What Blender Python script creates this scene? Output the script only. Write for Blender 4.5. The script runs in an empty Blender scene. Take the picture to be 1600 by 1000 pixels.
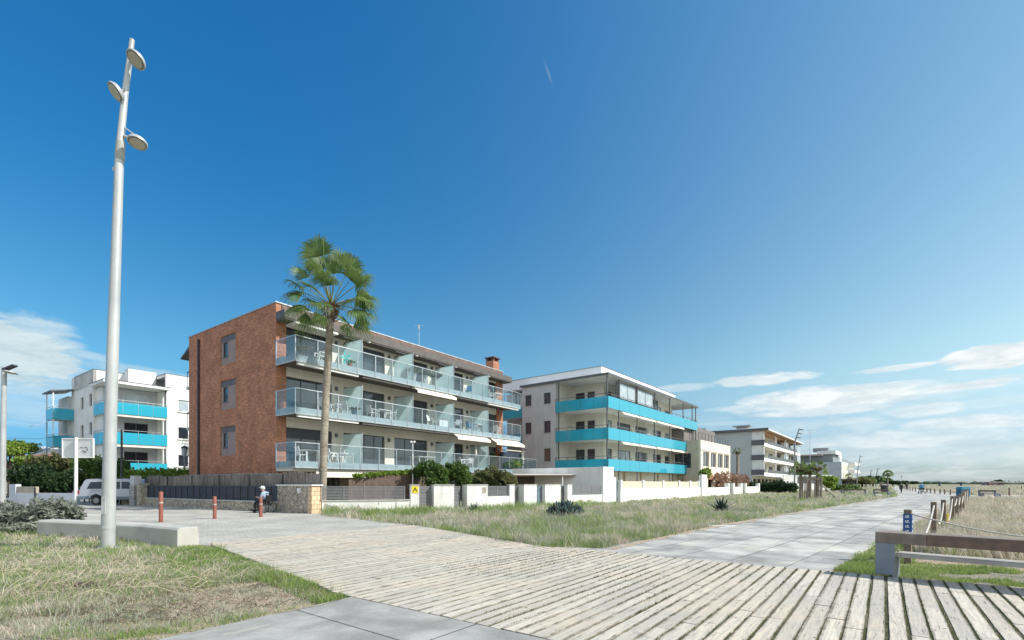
import bpy, bmesh, math, random
import numpy as np
from mathutils import Vector, Matrix
random.seed(7); rng = np.random.default_rng(11)
R = math.radians
scene = bpy.context.scene
col = scene.collection
# ---------------- camera ----------------
F, CX, CY, H = 765.0, 800.0, 755.0, 1.5      # focal length / principal point of the 1600 px photograph, eye height
cd = bpy.data.cameras.new('camera'); cam = bpy.data.objects.new('camera', cd); col.objects.link(cam)
cam.location = (0, 0, H); cam.rotation_euler = (R(90), 0, 0)
cd.sensor_width = 36; cd.lens = 36 * F / 1600; cd.shift_y = (CY - 500) / 1600; cd.clip_start = .05; cd.clip_end = 20000
scene.camera = cam
scene.view_settings.view_transform = 'Standard'; scene.view_settings.look = 'None'
scene.view_settings.exposure = 0.80; scene.view_settings.gamma = 1
# ---------------- sun ----------------
SEL = R(42); saz = R(103)
sv = Vector((math.sin(saz) * math.cos(SEL), math.cos(saz) * math.cos(SEL), math.sin(SEL)))
sl = bpy.data.lights.new('sun', 'SUN'); sl.energy = 3.3; sl.angle = R(.55); sl.color = (1, .955, .89)
so = bpy.data.objects.new('sun', sl); col.objects.link(so); so.rotation_euler = sv.to_track_quat('Z', 'Y').to_euler()
# ---------------- sky ----------------
world = bpy.data.worlds.new('World'); scene.world = world; world.use_nodes = True
nt = world.node_tree; nt.nodes.clear()
class NG:
    def __init__(s, t): s.t = t
    def n(s, typ, **kw):
        x = s.t.nodes.new(typ)
        for k, v in kw.items(): setattr(x, k, v)
        return x
    def put(s, sock, v):
        if hasattr(v, 'is_linked') or hasattr(v, 'links'): s.t.links.new(v, sock)
        else: sock.default_value = v
    def m(s, op, a, b=None, c=None, clamp=False):
        x = s.n('ShaderNodeMath', operation=op); x.use_clamp = clamp
        s.put(x.inputs[0], a)
        if b is not None: s.put(x.inputs[1], b)
        if c is not None: s.put(x.inputs[2], c)
        return x.outputs[0]
    def noise(s, vec, scale, detail=4, rough=.55, dist=0):
        x = s.n('ShaderNodeTexNoise'); s.put(x.inputs['Vector'], vec)
        x.inputs['Scale'].default_value = scale; x.inputs['Detail'].default_value = detail
        x.inputs['Roughness'].default_value = rough; x.inputs['Distortion'].default_value = dist
        return x.outputs[0]
    def comb(s, x, y, z=0.0):
        c = s.n('ShaderNodeCombineXYZ'); s.put(c.inputs[0], x); s.put(c.inputs[1], y); s.put(c.inputs[2], z); return c.outputs[0]
    def rng(s, v, a, b, c=0.0, d=1.0, smooth=True):
        x = s.n('ShaderNodeMapRange', interpolation_type='SMOOTHSTEP' if smooth else 'LINEAR')
        s.put(x.inputs[0], v)
        for i, q in enumerate((a, b, c, d)): s.put(x.inputs[i + 1], q)
        return x.outputs[0]
    def mix(s, f, a, b, mode='MIX'):
        x = s.n('ShaderNodeMix', data_type='RGBA', blend_type=mode)
        s.put(x.inputs[0], f); s.put(x.inputs[6], a); s.put(x.inputs[7], b); return x.outputs[2]
g = NG(nt)
sky = g.n('ShaderNodeTexSky', sky_type='NISHITA'); sky.sun_disc = False
sky.sun_elevation = SEL; sky.sun_rotation = saz; sky.air_density = 1.0; sky.dust_density = .6; sky.ozone_density = 2.2
tc = g.n('ShaderNodeTexCoord'); sp = g.n('ShaderNodeSeparateXYZ'); nt.links.new(tc.outputs['Generated'], sp.inputs[0])
dx, dy, dz = sp.outputs
az = g.m('MULTIPLY', g.m('ARCTAN2', dx, dy), 180 / math.pi)
el = g.m('MULTIPLY', g.m('ARCSINE', dz), 180 / math.pi)
# clear air: deeper, more saturated blue away from the horizon and away from the sun's side
deep = g.rng(el, 2, 42, 0, 1, False)
tint = g.mix(deep, (.56, .76, .80, 1), (.36, .76, 1.0, 1))
tint = g.mix(g.rng(el, 13, 0), tint, (.22, .40, .74, 1))
side = g.m('POWER', g.rng(az, -55, 60, 0, 1), 2)
tint2 = g.mix(side, g.mix(g.rng(el, 32, 8), (.27, .79, .9, 1), (.62, .84, .82, 1)), (1.85, 1.25, .88, 1))
skyc = g.mix(1.0, g.mix(1.0, sky.outputs[0], tint, 'MULTIPLY'), tint2, 'MULTIPLY')
def azel(px, py):
    X = (px - CX) / F; Z = (CY - py) / F
    return math.degrees(math.atan2(X, 1)), math.degrees(math.atan2(Z, math.hypot(X, 1)))
wv = g.comb(g.m('MULTIPLY', az, .10), g.m('MULTIPLY', el, .36), 0.0)
warp = g.noise(wv, 1.5, 3, .5)
fine = g.noise(g.comb(g.m('MULTIPLY', az, .16), g.m('MULTIPLY', el, .62), 3.0), 1.4, 8, .6, .7)
def blob(px, py, wx, wy, soft=1.0, dens=1.0, tilt=0.0):
    a0, e0 = azel(px, py); k = math.degrees(1 / F)
    kx = k * math.cos(R(a0)) ** 2; ky = k * math.cos(R(a0))
    da = g.m('SUBTRACT', az, a0); de = g.m('SUBTRACT', g.m('SUBTRACT', el, e0), g.m('MULTIPLY', da, tilt))
    de = g.m('ADD', de, g.m('MULTIPLY', g.m('SUBTRACT', warp, .5), wy * ky * 1.1))
    q = g.m('ADD', g.m('POWER', g.m('ABSOLUTE', g.m('DIVIDE', da, wx * kx)), 2), g.m('POWER', g.m('ABSOLUTE', g.m('DIVIDE', de, wy * ky)), 2))
    r = g.m('ADD', q, g.m('MULTIPLY', g.m('SUBTRACT', fine, .56), 3.0))
    return g.rng(r, 1.15 + .2 * soft, .95 - .9 * soft, 0, min(1, dens * 1.12))
bl = [(-10, 545, 150, 50, .6, .85, 0), (55, 535, 80, 38, .7, .6, 0), (20, 590, 150, 30, 1, .5, 0), (120, 553, 70, 9, .9, .5, -.1), (40, 600, 190, 26, 1.2, .42, 0), (60, 645, 170, 22, 1.2, .4, 0), (200, 578, 80, 10, 1, .4, 0), (270, 590, 60, 8, 1, .35, 0),
      (1555, 556, 88, 17, .5, .95, 0), (1405, 574, 62, 5, .8, .7, 0), (1190, 593, 75, 8, .8, .75, 0), (1065, 606, 60, 6, 1, .4, 0), (1310, 622, 170, 19, 1.0, .85, 0), (1200, 634, 90, 6, 1, .5, 0), (1420, 618, 120, 7, 1, .5, 0.02), (1500, 603, 95, 9, .8, .8, .03),
      (1410, 600, 60, 6, 1, .6, 0), (1290, 642, 110, 7, .8, .7, 0), (1440, 640, 70, 10, 1, .6, 0), (1330, 659, 45, 6, 1, .5, 0), (1520, 660, 110, 11, 1, .65, 0), (1390, 688, 170, 14, 1.2, .6, 0), (1500, 712, 190, 16, 1.3, .45, 0), (1330, 715, 120, 14, 1.3, .4, 0),
      (1120, 662, 60, 3, 1, .25, 0)]
cl = None
for b in bl:
    v = blob(*b); cl = v if cl is None else g.m('MAXIMUM', cl, v)
# thin condensation trail
a0, e0 = azel(850, 92); a1, e1 = azel(862, 130)
ta = g.m('SUBTRACT', az, g.m('ADD', a0, g.m('MULTIPLY', g.m('SUBTRACT', el, e0), (a1 - a0) / (e1 - e0))))
tr = g.m('MULTIPLY', g.rng(g.m('ABSOLUTE', ta), .22, 0, 0, .16), g.m('MULTIPLY', g.rng(el, e1 - .4, e1 + .9), g.rng(el, e0 + .3, e0 - 1.4)))
cl = g.m('MAXIMUM', cl, tr)
# unseen bright clouds added behind the camera as fill light for shaded walls
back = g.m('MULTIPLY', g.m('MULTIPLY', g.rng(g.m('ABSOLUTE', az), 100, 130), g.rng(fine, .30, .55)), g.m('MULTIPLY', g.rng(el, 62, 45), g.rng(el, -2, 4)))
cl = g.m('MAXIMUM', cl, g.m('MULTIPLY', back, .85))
# broad thin veil low on the right, broken up
veil = g.m('MULTIPLY', g.m('MULTIPLY', g.rng(el, 12, 3), g.rng(az, 5, 40)), g.rng(fine, .38, .66, .05, .5))
cl = g.m('MAXIMUM', cl, veil)
shade = g.noise(g.comb(g.m('MULTIPLY', az, .22), g.m('MULTIPLY', el, .8), 9.0), 1.3, 6, .6, .4)
ccol = g.mix(g.rng(shade, .35, .65), (3.7, 4.15, 4.35, 1), (4.9, 5.1, 5.1, 1))
ccol = g.mix(g.rng(az, 5, -15), ccol, g.mix(1.0, ccol, (.74, .83, .86, 1), 'MULTIPLY'))
ccol = g.mix(g.rng(g.m('ABSOLUTE', az), 70, 100), ccol, (7, 7, 7, 1))  # the added clouds out of view are brightened for more fill light
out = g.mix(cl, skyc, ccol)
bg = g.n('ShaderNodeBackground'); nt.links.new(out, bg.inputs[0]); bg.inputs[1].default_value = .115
wo = g.n('ShaderNodeOutputWorld'); nt.links.new(bg.outputs[0], wo.inputs[0])

# ---------------- helpers ----------------
def ground(px, py): y = H * F / (py - CY); return ((px - CX) / F * y, y)
def at(px, py, d): return Vector(((px - CX) / F * d, d, H + (CY - py) / F * d))
def tag(o, label=None, cat=None, group=None, kind=None):
    if label: o['label'] = label
    if cat: o['category'] = cat
    if group: o['group'] = group
    if kind: o['kind'] = kind
    return o
def thing(name, label, cat, loc=(0, 0, 0), rotz=0, group=None, scale=1):
    o = bpy.data.objects.new(name, None); col.objects.link(o); o.empty_display_size = .2
    o.location = loc if len(loc) == 3 else (*loc, 0); o.rotation_euler = (0, 0, rotz); o.scale = (scale,) * 3
    return tag(o, label, cat, group)
def copy_thing(src, loc, rotz, label, group=None, scale=None):
    def cp(o, par):
        c = o.copy(); col.objects.link(c); c.parent = par
        for ch in [k for k in o.children]: cp(ch, c)
        return c
    c = cp(src, None); c.location = loc if len(loc) == 3 else (*loc, 0); c.rotation_euler = (0, 0, rotz)
    if scale: c.scale = (scale,) * 3
    c['label'] = label
    if group: c['group'] = group
    return c
class MB:
    def __init__(s): s.v = []; s.f = []; s.sm = []
    def add(s, vs, fs, smooth=False):
        n = len(s.v); s.v += [tuple(v) for v in vs]; s.f += [tuple(i + n for i in f) for f in fs]; s.sm += [smooth] * len(fs); return s
    def box(s, x0, x1, y0, y1, z0, z1):
        return s.add([(x0, y0, z0), (x1, y0, z0), (x1, y1, z0), (x0, y1, z0), (x0, y0, z1), (x1, y0, z1), (x1, y1, z1), (x0, y1, z1)],
                     [(0, 3, 2, 1), (4, 5, 6, 7), (0, 1, 5, 4), (1, 2, 6, 5), (2, 3, 7, 6), (3, 0, 4, 7)])
    def obox(s, c, ax, ay, az_):      # centre + three half-axis vectors
        c = Vector(c); vs = [c + ax * i + ay * j + az_ * k for k in (-1, 1) for i, j in ((-1, -1), (1, -1), (1, 1), (-1, 1))]
        return s.add(vs, [(0, 3, 2, 1), (4, 5, 6, 7), (0, 1, 5, 4), (1, 2, 6, 5), (2, 3, 7, 6), (3, 0, 4, 7)])
    def bar(s, p0, p1, w, h=None, up=(0, 0, 1)):
        p0 = Vector(p0); p1 = Vector(p1); d = p1 - p0; h = h or w
        if d.length < 1e-6: return s
        u = Vector(up); 
        if abs(d.normalized().dot(u)) > .98: u = Vector((1, 0, 0))
        sx = d.cross(u).normalized(); sz = sx.cross(d).normalized()
        return s.obox((p0 + p1) / 2, d / 2, sx * w / 2, sz * h / 2)
    def tube(s, pts, rs, n=10, caps=True):
        pts = [Vector(p) for p in pts]
        if not hasattr(rs, '__len__'): rs = [rs] * len(pts)
        rings = []; pu = None
        for i, p in enumerate(pts):
            d = (pts[min(i + 1, len(pts) - 1)] - pts[max(i - 1, 0)]).normalized()
            if pu is None: pu = Vector((1, 0, 0)) if abs(d.x) < .8 else Vector((0, 1, 0))
            a = (pu - d * pu.dot(d)).normalized(); b = d.cross(a); pu = a
            rings.append([p + (a * math.cos(t) + b * math.sin(t)) * rs[i] for t in [2 * math.pi * k / n for k in range(n)]])
        vs = [v for r in rings for v in r]
        fs = [(i * n + k, i * n + (k + 1) % n, (i + 1) * n + (k + 1) % n, (i + 1) * n + k) for i in range(len(pts) - 1) for k in range(n)]
        s.add(vs, fs, True)
        if caps:
            s.add(rings[0], [tuple(range(n))[::-1]]); s.add(rings[-1], [tuple(range(n))])
        return s
    def cyl(s, p0, p1, r0, r1=None, n=14): return s.tube([p0, p1], [r0, r0 if r1 is None else r1], n)
    def prism(s, poly, z0, z1):
        n = len(poly); vs = [(x, y, z0) for x, y in poly] + [(x, y, z1) for x, y in poly]
        return s.add(vs, [tuple(range(n))[::-1], tuple(range(n, 2 * n))] + [(i, (i + 1) % n, (i + 1) % n + n, i + n) for i in range(n)])
    def extr(s, prof, y0, y1, plane='xz'):
        n = len(prof)
        if plane == 'xz': vs = [(a, y0, b) for a, b in prof] + [(a, y1, b) for a, b in prof]
        else: vs = [(y0, a, b) for a, b in prof] + [(y1, a, b) for a, b in prof]
        return s.add(vs, [tuple(range(n)), tuple(range(n, 2 * n))[::-1]] + [(i, i + n, (i + 1) % n + n, (i + 1) % n) for i in range(n)])
    def quad(s, a, b, c, d): return s.add([a, b, c, d], [(0, 1, 2, 3)])
    def sphere(s, c, r, n=12, m=8, sq=1.0):
        c = Vector(c); vs = []; fs = []
        for j in range(m + 1):
            t = math.pi * j / m
            for k in range(n):
                p = 2 * math.pi * k / n; vs.append(c + Vector((math.sin(t) * math.cos(p), math.sin(t) * math.sin(p), math.cos(t) * sq)) * r)
        for j in range(m):
            for k in range(n): fs.append((j * n + k, (j + 1) * n + k, (j + 1) * n + (k + 1) % n, j * n + (k + 1) % n))
        return s.add(vs, fs, True)
    def wall(s, axis, p0, p1, lo, hi, z0, z1, ops=()):
        cs = sorted({lo, hi, *[o[0] for o in ops], *[o[1] for o in ops]}); cs = [c for c in cs if lo <= c <= hi]
        for a, b in zip(cs, cs[1:]):
            hol = sorted([(o[2], o[3]) for o in ops if o[0] <= a + 1e-6 and o[1] >= b - 1e-6]); z = z0
            for h0, h1 in hol + [(z1, z1)]:
                if h0 > z + 1e-4:
                    if axis == 'x': s.box(a, b, p0, p1, z, h0)
                    else: s.box(p0, p1, a, b, z, h0)
                z = max(z, h1)
        return s
    def build(s, name, mt, parent=None, bevel=0):
        me = bpy.data.meshes.new(name); me.from_pydata(s.v, [], s.f)
        me.polygons.foreach_set('use_smooth', s.sm); me.materials.append(mt)
        bm = bmesh.new(); bm.from_mesh(me); bmesh.ops.recalc_face_normals(bm, faces=bm.faces); bm.to_mesh(me); bm.free(); me.update()
        o = bpy.data.objects.new(name, me); col.objects.link(o)
        if parent is not None: o.parent = parent
        if bevel:
            b = o.modifiers.new('bevel', 'BEVEL'); b.width = bevel; b.segments = 2; b.limit_method = 'ANGLE'
        return o

# ---------------- materials ----------------
MATS = {}
def newmat(name):
    m = bpy.data.materials.new(name); m.use_nodes = True; t = m.node_tree; t.nodes.clear(); return m, NG(t)
def finish(g, sh):
    o = g.n('ShaderNodeOutputMaterial'); g.t.links.new(sh, o.inputs[0])
def pbsdf(g, colr, rough=.7, metal=0.0, bump=None, spec=.4):
    p = g.n('ShaderNodeBsdfPrincipled'); g.put(p.inputs['Base Color'], colr); g.put(p.inputs['Roughness'], rough)
    p.inputs['Metallic'].default_value = metal; p.inputs['Specular IOR Level'].default_value = spec
    if bump is not None: g.t.links.new(bump, p.inputs['Normal'])
    return p.outputs[0]
def bumpn(g, h, st, dist=.02):
    b = g.n('ShaderNodeBump'); b.inputs['Strength'].default_value = st; b.inputs['Distance'].default_value = dist; g.put(b.inputs['Height'], h); return b.outputs[0]
def c4(c, k=1.0): return (c[0] * k, c[1] * k, c[2] * k, 1)
def mat(name, c1, c2=None, scale=3, rough=.7, metal=0, bump=0, bscale=60, streak=0, spec=.4, detail=6):
    if name in MATS: return MATS[name]
    m, g = newmat(name); tc = g.n('ShaderNodeTexCoord').outputs['Object']
    c2 = c2 or tuple(x * .85 for x in c1)
    cc = g.mix(g.rng(g.noise(tc, scale, detail, .6), .32, .68), c4(c1), c4(c2))
    if streak:
        mp = g.n('ShaderNodeMapping'); g.t.links.new(tc, mp.inputs[0]); mp.inputs['Scale'].default_value = (2.2, 2.2, .16)
        s_ = g.rng(g.noise(mp.outputs[0], 1.8, 5, .6), .52, .75, 0, streak)
        cc = g.mix(s_, cc, c4([x * .55 + .02 for x in c1]))
    b = bumpn(g, g.noise(tc, bscale, 4, .6), bump) if bump else None
    r = g.rng(g.noise(tc, scale * 2.3, 3), .3, .7, max(.03, rough - .08), min(1, rough + .08))
    finish(g, pbsdf(g, cc, r, metal, b, spec)); MATS[name] = m; return m
def wallvec(g):       # brick coordinates that work on walls along local x and on walls along local y
    tc = g.n('ShaderNodeTexCoord').outputs['Object']; s_ = g.n('ShaderNodeSeparateXYZ'); g.t.links.new(tc, s_.inputs[0])
    return tc, g.comb(g.m('ADD', s_.outputs[0], s_.outputs[1]), s_.outputs[2], 0.0), s_
def brickmat(name, c1, c2, mortar, bw, bh, ms=.012, rough=.85, flat=False, off=.5, bump=.6, var=(.75, 1.2), vscale=.7, bias=0, rot=0, streaks=False):
    m, g = newmat(name)
    tc, v, s_ = wallvec(g)
    if flat: v = tc
    if rot:
        mp = g.n('ShaderNodeMapping'); g.t.links.new(v, mp.inputs[0]); mp.inputs['Rotation'].default_value = (0, 0, rot); v = mp.outputs[0]
    b = g.n('ShaderNodeTexBrick'); g.t.links.new(v, b.inputs['Vector']); b.offset = off
    b.inputs['Color1'].default_value = c4(c1); b.inputs['Color2'].default_value = c4(c2); b.inputs['Mortar'].default_value = c4(mortar)
    b.inputs['Scale'].default_value = 1; b.inputs['Mortar Size'].default_value = ms; b.inputs['Mortar Smooth'].default_value = .3
    b.inputs['Brick Width'].default_value = bw; b.inputs['Row Height'].default_value = bh; b.inputs['Bias'].default_value = bias
    n1 = g.noise(tc, vscale, 7, .65); n2 = g.noise(tc, 9, 4, .6)
    k = g.rng(n1, .3, .7, var[0], var[1]); k = g.m('MULTIPLY', k, g.rng(n2, .3, .7, .88, 1.1))
    if streaks:
        mq = g.n('ShaderNodeMapping'); g.t.links.new(tc, mq.inputs[0]); mq.inputs['Scale'].default_value = (1.5, 1.5, 9)
        k = g.m('MULTIPLY', k, g.rng(g.noise(mq.outputs[0], 1.6, 8, .72), .34, .66, .72, 1.24))
    cc = g.mix(1.0, b.outputs[0], g.comb(k, k, k), 'MULTIPLY')
    h = g.m('SUBTRACT', g.m('MULTIPLY', n2, .5), b.outputs[1])
    finish(g, pbsdf(g, cc, rough, 0, bumpn(g, h, bump, .01), .3)); MATS[name] = m; return m
def stonemat(name, c1, c2, mortar, scale):
    m, g = newmat(name); tc, v, s_ = wallvec(g)
    nn = g.n('ShaderNodeTexNoise'); g.put(nn.inputs['Vector'], v); nn.inputs['Scale'].default_value = 3
    vv = g.n('ShaderNodeVectorMath', operation='MULTIPLY_ADD'); g.t.links.new(nn.outputs[1], vv.inputs[0]); vv.inputs[1].default_value = (.12,) * 3; g.t.links.new(v, vv.inputs[2])
    a = g.n('ShaderNodeTexVoronoi', feature='DISTANCE_TO_EDGE'); g.t.links.new(vv.outputs[0], a.inputs['Vector']); a.inputs['Scale'].default_value = scale
    b = g.n('ShaderNodeTexVoronoi', feature='F1'); g.t.links.new(vv.outputs[0], b.inputs['Vector']); b.inputs['Scale'].default_value = scale
    se = g.n('ShaderNodeSeparateColor'); g.t.links.new(b.outputs['Color'], se.inputs[0])
    cc = g.mix(se.outputs[0], c4(c1), c4(c2)); n2 = g.noise(tc, 14, 5, .6)
    k = g.rng(n2, .25, .75, .7, 1.2); cc = g.mix(1.0, cc, g.comb(k, k, k), 'MULTIPLY')
    e = g.rng(a.outputs[0], .02, .055); cc = g.mix(e, c4(mortar), cc)
    finish(g, pbsdf(g, cc, .85, 0, bumpn(g, g.m('ADD', e, g.m('MULTIPLY', n2, .4)), .8, .02), .3)); MATS[name] = m; return m
def leafmat(name, c1, c2, trans=.35, rough=.55, pscale=.5):
    m, g = newmat(name); geo = g.n('ShaderNodeNewGeometry'); tc = g.n('ShaderNodeTexCoord').outputs['Object']
    f = g.m('ADD', g.m('MULTIPLY', geo.outputs['Random Per Island'], .55), g.m('MULTIPLY', g.rng(g.noise(tc, pscale, 4), .35, .65), .45))
    cc = g.mix(f, c4(c1), c4(c2))
    a = pbsdf(g, cc, rough, 0, None, .35); t = g.n('ShaderNodeBsdfTranslucent'); g.put(t.inputs[0], g.mix(.5, cc, c4([min(1, x * 1.5) for x in c2])))
    mx = g.n('ShaderNodeMixShader'); mx.inputs[0].default_value = trans; g.t.links.new(a, mx.inputs[1]); g.t.links.new(t.outputs[0], mx.inputs[2])
    finish(g, mx.outputs[0]); MATS[name] = m; return m
def glassmat(name, tint, body=.12, bcol=(.5, .65, .68), trans=0.0):
    m, g = newmat(name)
    tr = g.n('ShaderNodeBsdfTransparent'); tr.inputs[0].default_value = c4(tint)
    df = g.n('ShaderNodeBsdfDiffuse'); df.inputs[0].default_value = c4(bcol)
    tl = g.n('ShaderNodeBsdfTranslucent'); tl.inputs[0].default_value = c4(bcol)
    mm = g.n('ShaderNodeMixShader'); mm.inputs[0].default_value = trans; g.t.links.new(df.outputs[0], mm.inputs[1]); g.t.links.new(tl.outputs[0], mm.inputs[2])
    m1 = g.n('ShaderNodeMixShader'); m1.inputs[0].default_value = body; g.t.links.new(tr.outputs[0], m1.inputs[1]); g.t.links.new(mm.outputs[0], m1.inputs[2])
    gl = g.n('ShaderNodeBsdfGlossy'); gl.inputs['Roughness'].default_value = .03
    fr = g.n('ShaderNodeFresnel'); fr.inputs[0].default_value = 1.5
    geo = g.n('ShaderNodeNewGeometry'); fro = g.m('MULTIPLY', g.m('MULTIPLY', fr.outputs[0], 1.4, clamp=True), g.m('SUBTRACT', 1.0, geo.outputs['Backfacing']))
    m2 = g.n('ShaderNodeMixShader'); g.t.links.new(fro, m2.inputs[0]); g.t.links.new(m1.outputs[0], m2.inputs[1]); g.t.links.new(gl.outputs[0], m2.inputs[2])
    finish(g, m2.outputs[0]); MATS[name] = m; return m
BRICK = brickmat('red_brick', (.53, .205, .105), (.35, .13, .07), (.36, .26, .19), .27, .068, .010, var=(.82, 1.18), vscale=.9, streaks=True)
CREAM = mat('cream_render', (.76, .71, .61), (.69, .65, .55), 1.2, .85, bump=.1, streak=.25)
WHITE = mat('white_render', (.80, .80, .77), (.70, .70, .67), .8, .85, bump=.1, streak=.35)
GREYR = mat('grey_render', (.55, .555, .54), (.50, .50, .485), .9, .85, bump=.1, streak=.45)
BEIGE = mat('beige_render', (.70, .65, .54), (.64, .59, .49), .8, .85, bump=.1, streak=.2)
PGREY = mat('pale_grey_render', (.55, .56, .56), (.50, .51, .52), .8, .85, streak=.3)
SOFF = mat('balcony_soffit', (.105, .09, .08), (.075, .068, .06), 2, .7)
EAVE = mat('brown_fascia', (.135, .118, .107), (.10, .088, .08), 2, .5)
COPE = mat('metal_coping', (.55, .56, .57), (.45, .46, .47), 2, .4, .6)
SLABE = mat('slab_edge', (.46, .50, .51), (.38, .42, .43), 2, .6)
STEEL = mat('brushed_steel', (.62, .63, .64), (.5, .51, .53), 3, .35, .8)
DARKM = mat('dark_metal', (.035, .038, .045), (.05, .052, .06), 3, .5)
DGREY = mat('dark_grey_metal', (.12, .125, .135), (.10, .105, .11), 3, .5)
MGREY = mat('grey_metal', (.26, .265, .27), (.22, .225, .23), 3, .45, .2)
WFRAME = mat('white_frame', (.78, .78, .77), (.7, .7, .7), 3, .45)
PLAST = mat('white_plastic', (.82, .82, .80), (.74, .74, .72), 5, .4)
CLOTHW = mat('cream_canvas', (.78, .72, .62), (.68, .62, .53), 4, .85)
TEAL = mat('teal_fabric', (.05, .55, .50), (.04, .45, .42), 5, .7)
BLUEF = mat('blue_fabric', (.05, .30, .55), (.04, .24, .46), 5, .7)
TERRA = mat('terracotta', (.42, .17, .09), (.34, .13, .07), 5, .8)
PANE = mat('window_pane', (.022, .03, .042), (.016, .02, .03), .8, .04, spec=1.0)
PANEB = mat('pane_blind_down', (.055, .068, .088), (.04, .05, .065), .6, .12, spec=.9)
PANEC = mat('pane_curtain', (.42, .48, .50), (.30, .35, .38), 1.5, .12, spec=.9)
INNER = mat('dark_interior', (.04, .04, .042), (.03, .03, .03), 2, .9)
RGLASS = glassmat('railing_glass', (.875, .92, .94), .022, (.52, .62, .68), .5)
FROST = glassmat('frosted_glass', (.8, .9, .9), .8, (.80, .91, .91), .8)
BLUEP = glassmat('blue_balcony_panel', (.15, .5, .6), .97, (.06, .56, .71), .4)
STONE = stonemat('rubble_stone', (.50, .44, .34), (.33, .30, .25), (.15, .135, .11), 4.2)
STONEL = brickmat('cut_stone', (.62, .46, .30), (.52, .38, .24), (.26, .19, .13), .30, .22, .012, var=(.8, 1.15))
BLOCKW = brickmat('grey_block', (.36, .37, .36), (.28, .29, .29), (.16, .16, .16), .4, .2, .012)
# ================= SETTING =================
def sheet(name, pts, z, m, kind='structure', px=True):
    P = [ground(*p) if px else p for p in pts]
    mb = MB(); mb.add([(x, y, z) for x, y in P], [tuple(range(len(P)))]); o = mb.build(name, m)
    for p in o.data.polygons:
        if p.normal.z < 0: o.data.flip_normals()
        break
    return tag(o, kind=kind)
def groundmat(name, sand, tan, green, gmin, gmax, scale=.35, rocks=0.0):
    m, g = newmat(name); tc = g.n('ShaderNodeTexCoord').outputs['Object']
    a = g.noise(tc, scale, 9, .62, .4); b = g.noise(tc, scale * 6, 6, .7); c = g.noise(tc, 28, 5, .7)
    base = g.mix(g.rng(b, .35, .65), c4(sand), c4(tan))
    cc = g.mix(g.rng(a, gmin, gmax), base, c4(green))
    dk = g.rng(c, .35, .62, .62, 1.1); cc = g.mix(1.0, cc, g.comb(dk, dk, dk), 'MULTIPLY')
    finish(g, pbsdf(g, cc, .95, 0, bumpn(g, g.m('ADD', c, b), .9, .05), .15)); return m
# ground reaching to the horizon: dry dune grass land
sheet('ground', [(-9000, -60), (9000, -60), (9000, 9000), (-9000, 9000)], 0.0, groundmat('dune_ground', (.40, .36, .28), (.32, .29, .21), (.16, .20, .08), .45, .62, .3), px=False)
# street and plaza
STREETM = mat('street_asphalt', (.27, .275, .275), (.22, .225, .225), 1.5, .9, bump=.2, bscale=120)
PLAZA = brickmat('plaza_pavers', (.46, .435, .385), (.38, .365, .325), (.21, .20, .17), .42, .21, .012, flat=True, rot=R(-50), var=(.85, 1.15), vscale=.5, bump=.25)
sheet('street', [(-60, 10), (-13, 17), (-11, 40), (-60, 60)], .006, STREETM, px=False)
sheet('plaza_pavement', [(-60, 807), (90, 814), (290, 852), (330, 853.5), (641, 820.8), (520, 801.5), (480, 801), (200, 786), (60, 784), (-60, 789)], .012, PLAZA)
# light band of kerb stones across the plaza
sheet('kerb_strip', [(60, 803), (70, 806.5), (200, 807), (300, 806), (300, 804.8), (200, 804.6)], .016, mat('kerb_stone', (.50, .49, .45), (.44, .43, .40), 3, .9))

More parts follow.
